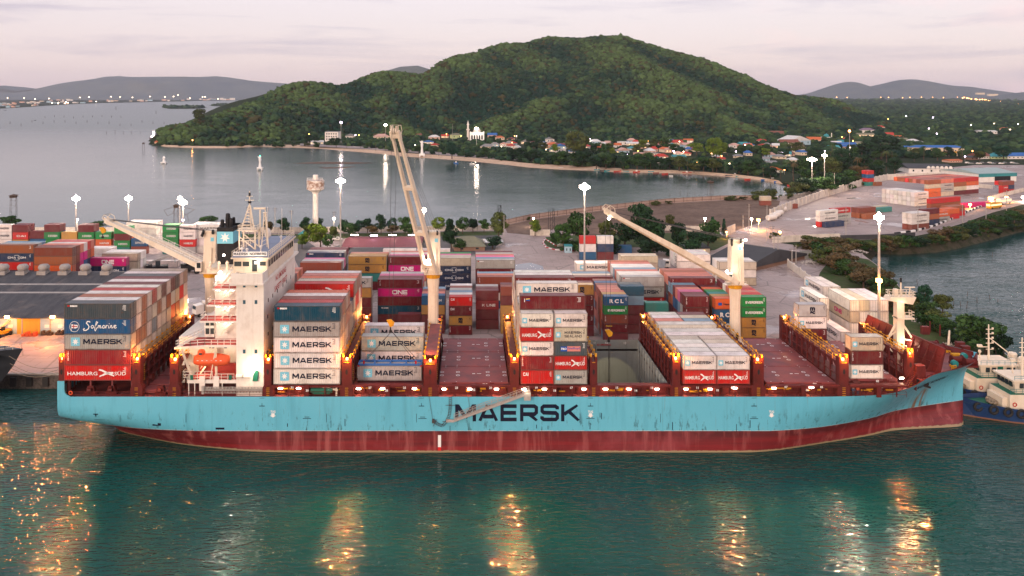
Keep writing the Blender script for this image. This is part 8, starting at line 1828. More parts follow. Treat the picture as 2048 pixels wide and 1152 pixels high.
wall([(1060, 471), (1100, 471)], 2.6, 'gate_wall', M['wallwhite'], 'short cream wall by the yard entrance, left of the garden'); wall([(1330, 461), (1400, 463), (1440, 466)], 2.4, 'gate_wall', M['wallwhite'], 'cream wall behind the dark garden trees'); wall([(1455, 470), (1470, 463)], 3.5, 'lit_wall', M['wallwhite'], 'short lit cream wall right of the pointed tree')
wall([(1880, 372), (1930, 372), (1985, 378)], 2.6, 'white_yard_wall', M['wallwhite'], 'white wall in front of the teal warehouse'); wall([(1975, 402), (2010, 392), (2060, 380)], 2.2, 'white_railing_wall', M['wallwhite'], 'white railing wall beside the buses', 'wall', .2, 3.0)
# striped kerb curving round the yard corner
kp = [(1790, 468.5), (1830, 463), (1870, 452), (1900, 440), (1930, 426), (1960, 414), (1985, 404)]; root = empty('striped_kerb', tuple(G(1790, 468.5)), 0, 'black and white striped kerb curving round the yard corner', 'kerb'); k = 0; o_ = G(1790, 468.5); A_, B_ = MB(), MB()
for p, q in zip(kp[:-1], kp[1:]):
    p, q = G(*p), G(*q); n = max(1, int((q-p).length/3.2))
    for i in range(n): (A_ if k % 2 else B_).beam(p.lerp(q, i/n)-o_+Vector((0, 0, .4)), p.lerp(q, (i+1)/n)-o_+Vector((0, 0, .4)), .7, .8); k += 1
A_.build('white_block', [M['whiteletter']], root); B_.build('black_block', [M['black']], root)
A_, B_ = MB(), MB(); k = 0; kp = [(1060, 473), (1100, 473), (1112, 492), (1090, 478), (1086, 486), (1092, 495), (1110, 500), (1160, 503)]; o_ = G(1060, 473); root = empty('striped_kerb', tuple(o_), 0, 'red and white kerb around the roundabout garden', 'kerb')
for p, q in zip(kp[2:-1], kp[3:]):
    p, q = G(*p), G(*q); n = max(1, int((q-p).length/2))
    for i in range(n): (A_ if k % 2 else B_).beam(p.lerp(q, i/n)-o_+Vector((0, 0, .1)), p.lerp(q, (i+1)/n)-o_+Vector((0, 0, .1)), .4, .3); k += 1
A_.build('white_block', [M['whiteletter']], root); B_.build('red_block', [M['redletter']], root)

# water tower
wt = empty('water_tower', (X_(631, 366), 366, 3), 0, 'tall white concrete water tower with stained round tank', 'water tower'); ht = Z_(362, 366)-3
mb = MB(); mb.tube((0, 0, 0), (0, 0, ht-5), 1.35, 1.2, 16, False); mb.lathe((0, 0, ht-6), [(1.2, 0), (1.6, 1.0), (3.6, 2.2)], 18); mb.build('column', [M['white']], wt)
m_ = paint('stained_tank', (.66, .60, .55), (.22, .12, .08), .95, .7, .8, lo=.42, hi=.6); mb = MB(); mb.lathe((0, 0, ht-3.8), [(3.8, 0), (3.95, .2), (3.95, 4.0), (4.0, 4.1), (3.7, 4.3), (.2, 4.4)], 20); mb.build('tank', [m_], wt); mb = MB(); mb.lathe((0, 0, ht+.6), [(1.2, 0), (1.2, 2.0), (1.0, 2.2), (.1, 2.2)], 12); mb.rail([(3.5, -1.5, ht+.6), (-3.5, -1.5, ht+.6)], .9, .1); mb.build('top_cabin', [M['white']], wt)
# steel lattice gear: reach stackers, fishing platforms
def lattice(px, top, base, w, zg, label, name='lattice_tower', cat='tower', mat='black', Y=None, hut=False, group=None):
    g = G(px, base, zg) if Y is None else Vector((X_(px, Y), Y, zg)); s_ = g.y/FP; W_ = w*s_/2; H_ = (base-top)*s_; root = empty(name, tuple(g), .3, label, cat, group); mb = MB(); k = .13*max(1, s_*1.3)
    for sx in (-1, 1):
        for sy in (-1, 1): mb.beam((sx*W_, sy*W_, -.8), (sx*W_*.85, sy*W_*.85, H_), k)
    n = max(3, int(H_/2.2))
    for i in range(n): z, z2 = H_*i/n, H_*(i+1)/n; mb.beam((-W_, -W_, z), (W_*.9, -W_, z2), k*.7); mb.beam((-W_, -W_, z2), (W_, -W_, z2), k*.7); mb.beam((W_, -W_, z), (W_, W_, z2), k*.7)
    mb.build('frame', [M[mat]], root)
    if hut: mb = MB(); mb.box(-W_*1.1, W_*1.1, -W_*1.1, W_*1.1, H_*.86, H_); mb.add([(-W_*1.5, -W_*1.5, H_), (W_*1.5, -W_*1.5, H_), (W_*1.5, W_*1.5, H_), (-W_*1.5, W_*1.5, H_), (0, 0, H_*1.1)], [(0, 1, 4), (1, 2, 4), (2, 3, 4), (3, 0, 4), (3, 2, 1, 0)]); mb.build('hut', [M['bark']], root)
    return root
lattice(1103, 417, 462, 10, 3, 'dark steel container stacker mast standing by the yard entrance', 'stacker_mast', 'machine'); lattice(999, 410, 462, 6, 3, 'thin dark stacker mast behind the seaside trees', 'stacker_mast', 'machine')
FP_ = 'fishing platforms on stilts'
lattice(27, 391, 420, 11, 0, 'stilt fishing platform in the water at the far left', 'fishing_platform', 'platform', 'bark', hut=True, group=FP_); lattice(1421, 363, 387, 8, 0, 'stilt fishing hut in the water beyond the brown fence', 'fishing_platform', 'platform', 'bark', hut=True, group=FP_); lattice(352, 411, 441, 8, 0, 'stilt fishing platform beside the wide lift net', 'fishing_platform', 'platform', 'bark', hut=True, group=FP_); lattice(287, 286, 299, 4, 0, 'small stilt fishing hut off the headland tip', 'fishing_platform', 'platform', 'bark', hut=True, group=FP_)
mb = MB(); A_, B_, C_ = P(328, 420, 385), P(352, 425, 388), P(389, 419, 388)
for p, q in ((A_, P(335, 432, 385)), (P(335, 432, 385), P(345, 427, 385)), (P(345, 427, 385), P(372, 430, 385)), (P(372, 430, 385), C_), (C_, P(352, 412, 388)), (A_, P(352, 412, 388)), (P(345, 427, 385), P(352, 412, 388)), (P(372, 430, 385), P(352, 412, 388)), (P(374, 430, 385), P(378, 444, 385))): mb.beam(p, q, .12)
mb.build('lift_net', [M['bark']], label='wide curved fishing lift net frame on the water near the funnel', cat='fishing net')
for i, (px, base, h_) in enumerate([(1390+rt.uniform(0, 0), 0, 0)]): pass
# stakes standing in the water
sp = [(1746+rt.uniform(0, 250), rt.uniform(500, 520), 10) for i in range(3)]+[(1747, 508, 14), (1780, 508, 10), (1850, 497+120, 12)]
sp = [(1747, 508, 15), (1780, 510, 11), (1984, 514, 10), (1888, 607, 18), (1896, 606, 8), (1908, 610, 10), (1921, 612, 9), (1933, 616, 14), (1954, 606, 13), (1980, 598, 9), (1995, 604, 6), (1934, 592, 9), (1835, 568, 10), (1812, 540, 6), (1825, 524, 5)]+[(rt.uniform(60, 1000), 0, 0) for _ in range(0)]+[(x, rt.choice([245, 248, 252]), 5) for x in range(20, 330, 22)]+[(x, 235+rt.uniform(-2, 2), 4) for x in range(90, 260, 19)]+[(213, 268, 5), (230, 266, 6), (247, 267, 4), (263, 267, 4), (281, 266, 3), (232, 220, 7), (312, 228, 7), (1360, 388, 5), (1375, 390, 5), (1390, 388, 4), (1340, 391, 4)]
for i, (px, base, h_) in enumerate(sorted(sp)):
    g = G(px, base, 0); s_ = g.y/FP; mb = MB(); mb.tube((0, 0, -.5), (rt.uniform(-.3, .3), 0, h_*s_), max(.09, .4*s_), max(.06, .3*s_), 5); mb.build('stake', [M['bark']], None, tuple(g), 'wooden stake standing in the water, '+od(i)+' from the left', 'stake', 'stakes in the shallow water')
# white statues / beacons
def beacon(px, top, base, label, name='beacon', lamp=None, fins=True):
    g = G(px, base, 0); s_ = g.y/FP; H_ = (base-top)*s_; root = empty(name, tuple(g), 0, label, 'beacon'); mb = MB(); w = 3.2*s_
    for a, b_ in ((-1, -1), (1, -1), (1, 1), (-1, 1)): mb.tube((a*w*1.3, b_*w, -1), (a*w*1.3, b_*w, H_*.12), .35*w, n=6)
    mb.box(-w*1.7, w*1.7, -w*1.4, w*1.4, H_*.1, H_*.2); mb.lathe((0, 0, H_*.2), [(w*1.0, 0), (w*.8, H_*.15), (w*.6, H_*.35), (w*.85, H_*.55), (w*.7, H_*.65), (w*.35, H_*.78), (w*.1, H_*.8)], 12); mb.build('column', [M['whiteletter']], root)
    if fins: mb = MB(); mb.prism([(0, H_*.75), (-w*1.2, H_*.9), (-w*1.5, H_*.98), (-w*.4, H_*.93), (0, H_*.86), (w*.6, H_*.95), (w*.9, H_*1.0), (w*.6, H_*.85), (w*.2, H_*.72)], -w*.25, w*.25); mb.build('statue', [M['whiteletter']], root)
    if lamp: mb = MB(); mb.lathe((0, 0, H_*.98), [(.2*w, 0), (.35*w, .2*w), (.2*w, .5*w)], 8); mb.build('lamp', [M[lamp]], root)
beacon(520, 312, 340, 'white statue shaped beacon with green light standing in the bay', lamp='lamp_green'); beacon(328, 312, 327, 'small white beacon on stilts near the headland', fins=False); beacon(844, 281, 314, 'tall white fish tail column on the beach right of the crane boom', 'column_monument')

# boats by the beach
def boat(px, py, w, col, label, group, zg=0, cabin=False, rz=None, name='fishing_boat'):
    g = G(px, py, zg); s_ = g.y/FP; L_ = w*s_; root = empty(name, tuple(g), rt.uniform(-.5, .5) if rz is None else rz, label, 'boat', group); mb = MB(); n = 8; rings = []
    for i in range(n+1): t_ = i/n; x = -L_/2+L_*t_; wd = L_*.13*math.sin(math.pi*(.12+.82*t_))**.6; z1 = .9+.9*abs(t_-.4)**2*4*L_*.04; rings.append([(x, -wd, z1), (x, -wd*.7, 0), (x, 0, -.25), (x, wd*.7, 0), (x, wd, z1), (x, wd*.8, z1-.1), (x, 0, .35), (x, -wd*.8, z1-.1)])
    k = 8; vs = [p for r_ in rings for p in r_]; mb.add(vs, [(i*k+j, i*k+(j+1) % k, (i+1)*k+(j+1) % k, (i+1)*k+j) for i in range(n) for j in range(k)]+[tuple(range(k-1, -1, -1)), tuple(range(n*k, n*k+k))])
    mb.build('hull', [col], root)
    if cabin: mb = MB(); mb.box(-L_*.12, L_*.12, -L_*.06, L_*.06, .5, 2.1); mb.build('cabin', [M['white']], root)
    return root
BCOL = [RM['blue'], RM['teal'], RM['white'], RM['red'], RM['brown'], RM['dark']]; BN = ['blue', 'teal', 'white', 'red', 'brown', 'dark']
bp = sorted([(1119, 332, 14), (1122, 337, 10), (1194, 341, 12), (1205, 342, 12), (1214, 343, 12), (1235, 344, 16), (1252, 344, 12), (1273, 345, 14), (1302, 345, 12), (1312, 347, 12), (1330, 349, 14), (1342, 353, 8), (1374, 347, 18), (1403, 348, 14), (1428, 348, 14), (1447, 351, 12), (1458, 353, 14), (1470, 352, 14), (1495, 360, 12), (1480, 354, 20), (1512, 357, 16), (1530, 361, 18), (1545, 361, 20), (1556, 365, 16), (1570, 366, 20), (1585, 372, 24), (1590, 378, 16), (955, 327, 14), (912, 327, 10), (945, 329, 12)])
for i, (px, py, w) in enumerate(bp): k = (i*5+px) % 6; boat(px, py, w, BCOL[k], 'small '+BN[k]+' fishing boat, '+od(i)+' from the left along the beach', 'fishing boats at the beach', cabin=i % 5 == 0)
boat(10, 221, 8, RM['dark'], 'dark open boat on the bay at the far left edge', None); boat(70, 241, 6, RM['dark'], 'tiny motor boat heading across the far left bay', None)
fb = boat(310, 277, 22, RM['purple'], 'brightly lit ferry boat off the headland tip', None, rz=.1, name='ferry'); s_ = fb.location.y/FP
mb = MB(); mb.box(-6*s_, 2*s_, -2*s_, 2*s_, 1, 5*s_); mb.box(-4*s_, 0, -1.5*s_, 1.5*s_, 5*s_, 10*s_); mb.tube((-2*s_, 0, 10*s_), (-2*s_, 0, 18*s_), .4*s_); mb.build('deck_house', [M['whiteletter']], fb)
mb = MB(); 
for x, z in ((-6, 4), (-3, 6), (0, 4), (2, 5), (-2, 10), (-2.5, 13), (4, 3)): mb.box((x-.9)*s_, (x+.9)*s_, -2.3*s_, -2.05*s_, (z-.8)*s_, (z+.8)*s_)
mb.build('deck_lights', [M['lamp_w']], fb)
for px, w, c_, e_ in ((346, 22, 'red', 'white'), (356, 18, 'orange', 'cream'), (322, 26, 'orange', 'pink')): roofed('pier_house', px, 288.5, w, 4, 3, 8, WMs[e_], RM[c_], 'low lit pier house with '+c_+' roof and '+e_+' walls at the headland tip', 'house', 'pier houses at the headland', zg=1.2, winmat='litwin', wins=4)

# distant town across the water on the left
rd = random.Random(77); TN = []
for i in range(96):
    px = rd.uniform(-20, 600) if i > 34 else rd.uniform(-10, 140); sy_ = np.interp(px, [0, 60, 110, 145, 200, 310, 420, 600], [217, 213.5, 210, 208.3, 206, 203.8, 201.3, 200]); py = sy_-rd.uniform(.6, 3.0 if px > 150 else 9)
    if py < 197.8: py = 197.8+rd.random()
    TN.append((px, py))
for i, (px, py) in enumerate(sorted(TN)):
    g = G(px, py, 1.0); s_ = min(g.y, 10000)/FP; Y = min(g.y, 9000); W_, H_ = rd.uniform(3, 10)*s_, rd.uniform(1.2, 3.6)*s_*(1.4 if i % 9 == 0 else 1); root = empty('town_building', (X_(px, Y), Y, 1), 0, 'tiny distant town building, '+od(i)+' from the left across the bay', 'building', 'distant town buildings')
    mb = MB(); mb.box(-W_/2, W_/2, 0, 12, 0, H_); mb.build('wall', [WMs[rd.choice(['white', 'white', 'cream', 'pink', 'blue'])]], root); mb = MB(); mb.box(-W_/2-.5, W_/2+.5, -.5, 12.5, H_+.01, H_+.25*s_); mb.build('roof', [RM[rd.choice(['grey', 'brown', 'white', 'teal', 'orange'])]], root)
tl = [(104, 206), (116, 207), (117, 205), (130, 207), (136, 205.5), (132, 204), (192, 203), (98, 197), (48, 196), (356, 190), (347, 193), (300, 193), (405, 194), (410, 193.5), (330, 194), (240, 194), (222, 193.5), (160, 195), (178, 194), (70, 198), (15, 196), (265, 195), (380, 196), (436, 198)]
def farlamp(lst, Y0, kind, label, group, sz):
    for i, (px, py) in enumerate(sorted(lst)):
        Y = Y0(px, py) if callable(Y0) else Y0; g = P(px, py, Y); s_ = Y/FP*sz; z = max(g.z, 4); root = empty('street_lamp', (g.x, g.y, 1), 0, label+', '+od(i)+' from the left', 'street lamp', group)
        mb = MB(); mb.box(-s_*.5, s_*.5, -s_*.3, s_*.3, z-1-s_*.4, z-1+s_*.4); mb.build('lamp_head', [M[kind]], root); mb = MB(); mb.tube((0, 0, 0), (0, 0, z-1), s_*.12, n=5); mb.build('pole', [M['steel']], root)
farlamp(tl, lambda a, b_: 5200 if a < 200 and b_ > 202 else 8800, 'lamp_far', 'lamp glowing in the distant town across the bay', 'lamps of the distant town', 1.5)
rl = [(1648+i*22+rd.uniform(-5, 5), 194.6+rd.uniform(-.8, .8)) for i in range(13)]; farlamp(rl, 7600, 'lamp_faro', 'orange lamp on the distant coast road', 'lamps on the distant coast road', 1.2)
rl = [(1925+i*4.8+rd.uniform(-2, 2), 195+(i*4.8)*.118+rd.uniform(-1, 1)) for i in range(30)]; farlamp(rl, lambda a, b_: 6200-(a-1925)*18, 'lamp_faro', 'orange lamp along the distant lit highway', 'lamps on the distant highway', 1.7)
for px, py, w, h in ((1770, 211, 62, 4), (1880, 213, 20, 3), (1960, 212, 24, 4), (2020, 202, 16, 5), (1930, 206, 10, 5)): roofed('far_factory', px, py, w, h, 1, 60, WMs['cream'], RM['white'], 'long pale distant building on the plain, %s one' % {1770: 'the longest', 1880: 'a small middle', 1960: 'a right hand', 2020: 'a tall right', 1930: 'a narrow'}[px], 'building', 'distant buildings on the plain', rz=0, kind='flat', wins=3, winmat='litwin')
for px, py, Y in ((1806, 177, 8250), (1852, 176, 8250), (1902, 180, 8250), (1960, 189, 7300), (1985, 192, 6300), (1748, 192, 7900)): o = MB().box(-36, 36, -12, 12, 0, 16).build('hillside_building', [WMs['cream']], None, tuple(P(px, py, Y)), 'pale building on the distant right hills at the '+{1806: 'left slope', 1852: 'middle slope', 1902: 'right slope', 1960: 'low saddle', 1985: 'near knoll', 1748: 'shore foot'}[px], 'building', 'pale buildings on the distant hills')
o = None

# ------------------------------------------------------------------ vehicles and yard gear
def truck(px, py, label, body='white', rz=0.0, zg=3.0):
    g = G(px, py, zg); root = empty('truck', tuple(g), rz, label, 'truck'); mb = MB(); mb.prism([(-1.4, .9), (1.0, .9), (1.0, 2.2), (.8, 3.3), (-1.3, 3.5)], -1.2, 1.2); mb.build('cab', [M[body]], root); mb = MB(); mb.prism([(1.02, 2.25), (.86, 3.1), (.9, 3.1), (1.06, 2.25)], -1.05, 1.05); mb.box(-.5, .6, -1.24, -1.2, 2.2, 3.0); mb.build('window', [M['glass']], root)
    mb = MB(); mb.box(-7, .8, -.45, .45, .6, .95); mb.build('chassis', [M['black']], root)
    for x in (0, -4.5, -5.8):
        for s_ in (-1, 1): mb = MB(); mb.tube((x, s_*1.0, .5), (x, s_*1.25, .5), .5, n=14); mb.build('wheel', [M['rubber']], root)
    return root
truck(1334, 538, 'white truck cab beside the beige container wall', rz=-.15)
tk = truck(395, 633, 'white truck trailer with dark lettering waiting behind the stern stack', rz=R(-138)); mb = MB(); mb.box(-9, -1.8, -1.2, 1.2, 1.1, 4.0); mb.build('trailer_box', [M['white']], tk)
v, f, w = glyphs('MAERSK', .2, 1.1); vv, f = fit((v, f, w), -8.6, -2.4, 1.9, 3.0, 0); mb = MB(); mb.add([(-8.6-2.4-x, 1.23, z) for x, y, z in vv], f); mb.build('lettering', [M['navyletter']], tk)
def car(px, py, col, label, group='parked cars', zg=3.0, rz=None, pick=False):
    g = G(px, py, zg); root = empty('pickup' if pick else 'car', tuple(g), rt.uniform(-.6, .6) if rz is None else rz, label, 'car', group); mb = MB(); mb.prism([(-2.2, .35), (2.2, .35), (2.25, .85), (1.3, 1.0), (.7, 1.5), (-1.2 if not pick else -.3, 1.5), (-1.9 if not pick else -.5, .98), (-2.2, .95)], -.85, .85); mb.build('body', [col], root)
    mb = MB(); mb.box(-1.0 if not pick else -.2, .6, -.87, -.86, 1.02, 1.4); mb.build('window', [M['glass']], root)
    for x in (-1.4, 1.4):
        for s_ in (-1, 1): mb = MB(); mb.tube((x, s_*.7, .33), (x, s_*.88, .33), .33, n=10); mb.build('wheel', [M['rubber']], root)
car(674, 481, M['white'], 'white pickup parked below the water tower', pick=True); car(700, 489, M['white'], 'pale car parked left of the car park roof'); car(757, 490, M['grey'], 'grey car under the car park roof'); car(1160, 560, RM['blue'], 'blue car between the white containers behind the mast', pick=False)
for i in range(14): px = 1935+i*7.5; k = i % 3; car(px, 327+(i % 2)*1.5, [M['white'], M['grey'], RM['dark']][k], ['white', 'grey', 'dark'][k]+' parked car, '+od(i)+' from the left behind the teal warehouse', 'cars parked behind the warehouse')
def bus(px, py, col, label, rz):
    g = G(px, py, 3.05); root = empty('bus', tuple(g), rz, label, 'bus', 'buses on the yard road'); mb = MB(); mb.box(-5.5, 5.5, -1.25, 1.25, .5, 3.2); mb.build('body', [col], root); mb = MB(); mb.box(-5, 5, -1.29, -1.26, 1.7, 2.6); mb.box(-5.54, -5.51, -1.1, 1.1, 1.6, 2.8); mb.build('window', [M['litwin']], root)
    for x in (-3.6, 3.6):
        for s_ in (-1, 1): mb = MB(); mb.tube((x, s_*1.0, .5), (x, s_*1.28, .5), .5, n=12); mb.build('wheel', [M['rubber']], root)
bus(1988, 417, M['yellow'], 'yellow and white bus lit orange beside the low container line', .5); bus(2008, 408, M['white'], 'white bus behind the yellow one on the yard road', .5)
for i, (px, py) in enumerate(((1543, 441), (1550, 436), (1556, 432), (1563, 424))):
    g = G(px, py); root = empty('storage_tank', (g.x, g.y, 3), .6, 'white lying storage tank, '+od(i)+' from the left by the yard wall', 'tank', 'white tanks by the yard wall'); mb = MB(); mb.tube((-3, 0, 1.6), (3, 0, 1.6), 1.3, n=14); mb.build('tank', [M['white']], root); mb = MB(); mb.box(-2.4, -2, -.9, .9, 0, .8); mb.box(2, 2.4, -.9, .9, 0, .8); mb.build('stand', [M['steel']], root)
def stacker(px, py, label, rz, s=1.0, col='black'):
    g = G(px, py); root = empty('reach_stacker', tuple(g), rz, label, 'machine', 'container handling machines'); root.scale = (s, s, s); mb = MB(); mb.box(-4, 3, -1.6, 1.6, 1.2, 2.4); mb.box(-4.2, -2.2, -1.7, 1.7, 1.0, 3.0); mb.build('chassis', [M[col]], root); mb = MB(); mb.box(-1.2, .4, -.9, .7, 2.4, 4.2); mb.build('cab', [M['glass']], root)
    mb = MB(); mb.beam((-3.4, 0, 3.4), (4.5, 0, 6.0), .7, .9); mb.beam((4.5, 0, 6), (5.2, 0, 4.2), .4); mb.beam((5.2, -4, 4.0), (5.2, 4, 4.0), .5, .4); mb.build('boom', [M['steel']], root)
    for x in (-3, 2.2):
        for s_ in (-1, 1): mb = MB(); mb.tube((x, s_*1.3, .85), (x, s_*1.95, .85), .85, n=14); mb.build('wheel', [M['rubber']], root)
stacker(318, 545, 'dark container handler standing under the jib, left one', .4); stacker(388, 545, 'dark container handler standing under the jib, right one', -.3); stacker(6, 672, 'small dark forklift at the warehouse wall', 1.2, .6, 'yellow')
for i, (px, py, w) in enumerate(((60, 672, 30), (95, 670, 22), (120, 669, 16))): g = G(px, py); mb = MB(); s_ = g.y/FP; [mb.box(-w*s_/2+k*w*s_/4, -w*s_/2+(k+.8)*w*s_/4, -.6, .6, 0, .6+.5*((k+i) % 2)) for k in range(4)]; mb.build('pallet_stack', [M['orange' if i == 0 else 'bark']], None, tuple(g), 'low stack of pallets by the warehouse wall, '+od(i)+' from the left', 'pallets', 'pallet stacks by the warehouse')
for i, (px, py, k) in enumerate(((1848, 640, 3.2), (1685, 520, 3.5), (1728, 585, 4.0), (1925, 690, 3.0), (1715, 505, 2.5), (1880, 655, 2.6), (1618, 527, 2.2))):
    g = G(px, py, 3.0); r_ = random.Random(i); mb = MB()
    for j in range(90):
        a, q = r_.uniform(0, 6.28), r_.random()**.6*k; zz = max(0, (1-q/k)*1.1); s_ = r_.uniform(.12, .38); x, y = math.cos(a)*q*1.6, math.sin(a)*q; mb.add([(x-s_, y-s_*.6, zz), (x+s_, y-s_, zz), (x+s_*.7, y+s_, zz+.1), (x, y, zz+s_*1.2)], [(0, 1, 3), (1, 2, 3), (2, 0, 3), (0, 2, 1)])
    mb.build('rubble_heap', [M['concrete'] if i != 2 else M['bark']], None, tuple(g), 'heap of pale rubble on the shore strip, '+od(i)+' counted at random', 'rubble', 'rubble heaps on the shore', kind='stuff')

# ------------------------------------------------------------------ tugs and the neighbouring ship
def tug(x0, yc, label, zz=0):
    root = empty('tugboat', (x0, yc, zz), 0, label, 'tugboat', 'tugboats moored ahead of the ship'); L_, B_ = 27.0, 4.6; n = 16; rings = []
    for i in range(n+1):
        t_ = i/n; x = -3.5+30.5*t_; wd = B_*min(1, (math.sin(min(t_*2.9, 1)*math.pi/2))**.75+.02); wd *= 1 if t_ < .85 else 1-.12*(t_-.85)/.15; zt = 4.0-2.0*min(1, t_*1.8)**.8; fl = .55+.45*min(1, t_*3)
        rings.append([(x-(.9*(1-t_*4) if t_ < .25 else 0), -wd, zt), (x, -wd*fl*1.02, 0), (x, -wd*fl*.8, -1), (x, wd*fl*.8, -1), (x, wd*fl*1.02, 0), (x-(.9*(1-t_*4) if t_ < .25 else 0), wd, zt)])
    k = 6; mb = MB(); mb.smooth = False; mb.add([p for r_ in rings for p in r_], [(i*k+j, i*k+j+1, (i+1)*k+j+1, (i+1)*k+j) for i in range(n) for j in range(k-1)]+[tuple(range(n*k, n*k+k))])
    m, t, b = bsdf('tug_hull_paint', rough=.4); tcn = t.nodes.new('ShaderNodeTexCoord'); sp_ = t.nodes.new('ShaderNodeSeparateXYZ'); t.links.new(tcn.outputs['Object'], sp_.inputs[0]); gt = t.nodes.new('ShaderNodeMath'); gt.operation = 'GREATER_THAN'; gt.inputs[1].default_value = .3; t.links.new(sp_.outputs['Z'], gt.inputs[0])
    t.links.new(mixc(t, gt.outputs[0], (.22, .10, .06), mixc(t, rmp(t, noise(t, .8, 5, .6), .45, .7, 0, .6), (.010, .035, .12), (.02, .06, .15))), b.inputs['Base Color']); mb.build('hull', [m], root)
    mb = MB(); mb.add([(r_[0][0], r_[0][1]+.15, r_[0][2]-.9) for r_ in rings]+[(r_[5][0], r_[5][1]-.15, r_[5][2]-.9) for r_ in rings], [(i, i+1, n+2+i, n+1+i) for i in range(n)]); mb.build('deck', [M['green']], root)
    mb = MB(); mb.box(4.0, 19, -3.2, 3.2, 1.2, 5.3); mb.box(3.0, 4.0, -2.4, 2.4, 2.0, 4.4); mb.build('deck_house', [M['cream']], root)
    mb = MB(); mb.box(4.2, 18.8, -3.1, 3.1, 5.303, 5.4); mb.build('house_top', [M['green']], root)
    mb = MB(); mb.add([(5.6, -2.5, 5.4), (12.5, -2.5, 5.4), (12.5, 2.5, 5.4), (5.6, 2.5, 5.4), (5.0, -2.9, 7.9), (12.7, -2.9, 7.9), (12.7, 2.9, 7.9), (5.0, 2.9, 7.9)], [(0, 3, 2, 1), (4, 5, 6, 7), (0, 1, 5, 4), (1, 2, 6, 5), (2, 3, 7, 6), (3, 0, 4, 7)]); mb.box(4.6, 13, -3.2, 3.2, 7.9, 8.2); whl = mb.build('wheelhouse', [M['cream']], root)
    for x in (6.2, 7.5, 10.6, 11.6): mb = MB(); mb.box(x, x+.8, -2.92, -2.74, 6.5, 7.5); mb.build('window', [M['glass']], root)
    for y in (-2.2, -1.0, .2, 1.4): mb = MB(); mb.box(5.0, 5.25, y, y+.85, 6.6, 7.6); mb.build('window', [M['glass']], root)
    mb = MB(); mb.box(8.7, 9.8, -2.95, -2.7, 5.4, 7.7); mb.build('door', [M['green']], root)
    mb = MB(); mb.tube((8.6, 0, 8.2), (8.6, 0, 15.8), .22, .12, 8)
    for z in (10.5, 11.8, 12.8, 13.8, 14.8): mb.beam((8.0, 0, z), (9.4, 0, z), .12); mb.box(9.3, 9.6, -.15, .15, z, z+.35)
    mb.beam((8.7, 0, 13), (13.4, 0, 9.3), .2); mb.beam((6.8, 0, 11), (8.5, 0, 11), .15); mb.box(6.2, 7.1, -.3, .3, 11.0, 11.5); mb.tube((7.3, 1, 8.2), (7.3, 1, 9.6), .12); mb.lathe((7.3, 1, 9.4), [(.2, 0), (.35, .3), (.2, .65), (.02, .7)], 10); mb.build('mast', [M['cream']], root)
    mb = MB(); mb.lathe((14.8, -1.6, 5.4), [(.9, 0), (.9, 3.6), (.7, 3.9), (.1, 4)], 12); mb.lathe((14.8, 1.6, 5.4), [(.9, 0), (.9, 3.6), (.7, 3.9), (.1, 4)], 12); mb.build('funnel', [M['cream']], root)
    mb = MB(); mb.rail([(4.2, -3.1, 5.4), (18.6, -3.1, 5.4)], 1.0, .05, 1.2); mb.rail([(12.6, 0, 8.2), (12.6, -3.1, 8.2), (5, -3.1, 8.2)], .8, .05, 1.2); mb.build('railing', [M['tealpaint']], root)
    for i in range(11):
        x = -1.6+i*2.3; t_ = (x+3.5)/30.5; wd = B_*min(1, (math.sin(min(t_*2.9, 1)*math.pi/2))**.75+.02); mb = MB(); zc = 2.6-1.0*min(1, t_*1.8)
        for k in range(12): a, b_ = R(k*30), R(k*30+30); mb.tube((x+math.cos(a)*.75, -wd-.15, zc+math.sin(a)*.75), (x+math.cos(b_)*.75, -wd-.15, zc+math.sin(b_)*.75), .28, n=6)
        mb.build('tyre_fender', [M['rubber']], root)
    for x, z in ((4.9, 3.4), (13.6, 3.6), (9.9, 6.1)):
        mb = MB(); yy = -3.32 if z < 5 else -2.98
        for k in range(10): a, b_ = R(k*36), R(k*36+36); mb.tube((x+math.cos(a)*.36, yy, z+math.sin(a)*.36), (x+math.cos(b_)*.36, yy, z+math.sin(b_)*.36), .09, n=5)
        mb.build('lifebuoy', [M['redletter']], root)
    mb = MB()
    for i in range(7): a = i*.9; mb.tube((1.8+math.cos(a)*.7, -1+math.sin(a)*.8, 3.0), (1.8+math.cos(a+.9)*.8, -1+math.sin(a+.9)*.8, 3.2), .22, n=6)
    mb.tube((2.4, -1.2, 2.9), (2.4, 1.2, 2.9), .6, n=12); mb.build('rope_coil', [M['rope']], root)
tug(104.0, 165.2, 'blue hulled tugboat with cream wheelhouse and black tyres, nearest to the ship bow'); tug(103.2, 174.6, 'tugboat with cream wheelhouse moored behind the nearest tug')
nb_ = empty('cargo_ship', (-123.2, 172.5, 0), 0, 'black bow of a moored ship cut by the left edge', 'cargo ship')
mb = MB(); n = 12; rings = []
for i in range(n+1):
    t_ = i/n; x = -60+88*t_; k = max(0, (t_-.6)/.4); wd = 7.5*(1-k**1.8); xr_ = -5.2*k
    rings.append([(x+xr_*1.5, -wd*.55, -1), (x+xr_*1.1, -wd*.75, 3), (x+xr_*.4, -wd*.92, 7.5), (x, -wd, 11.3), (x, wd, 11.3), (x+xr_*.4, wd*.92, 7.5), (x+xr_*1.1, wd*.75, 3), (x+xr_*1.5, wd*.55, -1)])
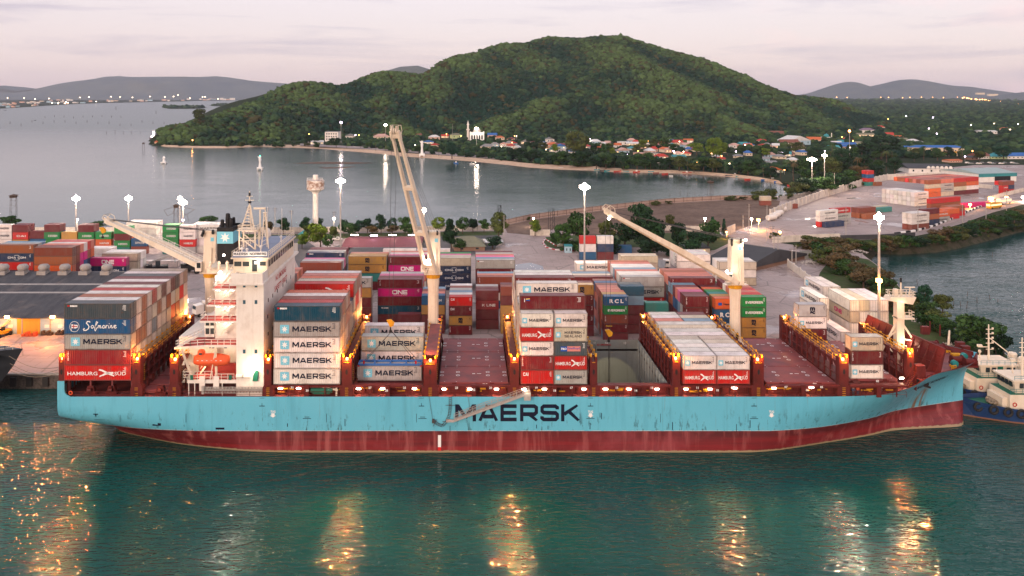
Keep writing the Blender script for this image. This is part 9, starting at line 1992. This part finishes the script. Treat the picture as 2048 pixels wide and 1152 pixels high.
k = 8; mb.add([p for r_ in rings for p in r_], [(i*k+j, i*k+j+1, (i+1)*k+j+1, (i+1)*k+j) for i in range(n) for j in range(k-1)]); m, t, b = bsdf('black_hull_paint', rough=.45); tcn = t.nodes.new('ShaderNodeTexCoord'); sp_ = t.nodes.new('ShaderNodeSeparateXYZ'); t.links.new(tcn.outputs['Object'], sp_.inputs[0]); t.links.new(mixc(t, rmp(t, sp_.outputs['Z'], 3.0, 3.05), (.16, .12, .11), (.022, .024, .03)), b.inputs['Base Color']); mb.build('hull', [m], nb_)
mb = MB(); mb.rail([(8, -6.6, 11.3), (18, -4.6, 11.3), (25, -1.5, 11.3), (27.5, 0, 11.3)], 1.1, .08, 1.4); mb.build('railing', [M['cream']], nb_); mb = MB(); mb.box(14, 17, -2, 1, 10.2, 12.2); mb.tube((20, -1, 11.2), (21, -1, 12.8), .6); mb.box(6, 9, -3, 1, 10.6, 12.6); mb.beam((12, -4.5, 11.0), (18.5, -3.6, 12.6), .35); mb.build('winch', [M['yellow']], nb_); mb = MB(); mb.box(-60, 24, -4, 4, 10.0, 10.2); mb.build('deck', [M['black']], nb_)
for i, (a, b_) in enumerate((((18, 712, 170), (116, 735, 149)), ((20, 727, 170), (116, 745, 149)), ((22, 737, 170), (116, 739.5, 149)), ((22, 743, 170), (128, 743, 150)))):
    p, q = P(*a), P(*b_); mb = MB(); prev = p
    for k in range(1, 9): f = k/8; c_ = p.lerp(q, f)-Vector((0, 0, 1.1*math.sin(math.pi*f))); mb.tube(prev, c_, .05, n=4); prev = c_
    mb.build('mooring_line', [M['rope']], label='sagging mooring line between the black ship and the stern, '+od(i)+' from the top', cat='mooring line', group='mooring lines at the stern')

# ------------------------------------------------------------------ leaf canopy of the plain, away from the roofs
hp = np.array([(o.location.x, o.location.y) for o in bpy.data.objects if o.parent is None and o.name.split('.')[0] in ('house', 'school', 'mosque', 'village_hall', 'warehouse', 'arched_shed', 'apartment_building', 'far_factory')])
Pn, Rn, Cn = PLAIN; keepm = np.ones(len(Pn), bool)
for x, y in hp: keepm &= ~((np.abs(Pn[:, 0]-x) < 11) & (Pn[:, 1] > y-46) & (Pn[:, 1] < y+9))
canopy('plain_forest', Pn[keepm], Rn[keepm], Cn[keepm], 'scrub and tree cover on the coastal plain around the village')

# ------------------------------------------------------------------ haze
m = bpy.data.materials.new('haze_air'); m.use_nodes = True; t = m.node_tree; t.nodes.clear(); vp = t.nodes.new('ShaderNodeVolumePrincipled'); vp.inputs['Color'].default_value = (.86, .87, 1.0, 1); vp.inputs['Density'].default_value = .000036; vp.inputs['Anisotropy'].default_value = .3
o_ = t.nodes.new('ShaderNodeOutputMaterial'); t.links.new(vp.outputs[0], o_.inputs['Volume'])
MB().box(-9500, 9500, -600, 13900, -4, 420).build('haze', [m], label='thin pinkish evening haze over the bay', cat='haze', kind='stuff')
for k, v in _seen.items():
    if v > 1 or len(k.split()) > 16: print('LBL', v, k)
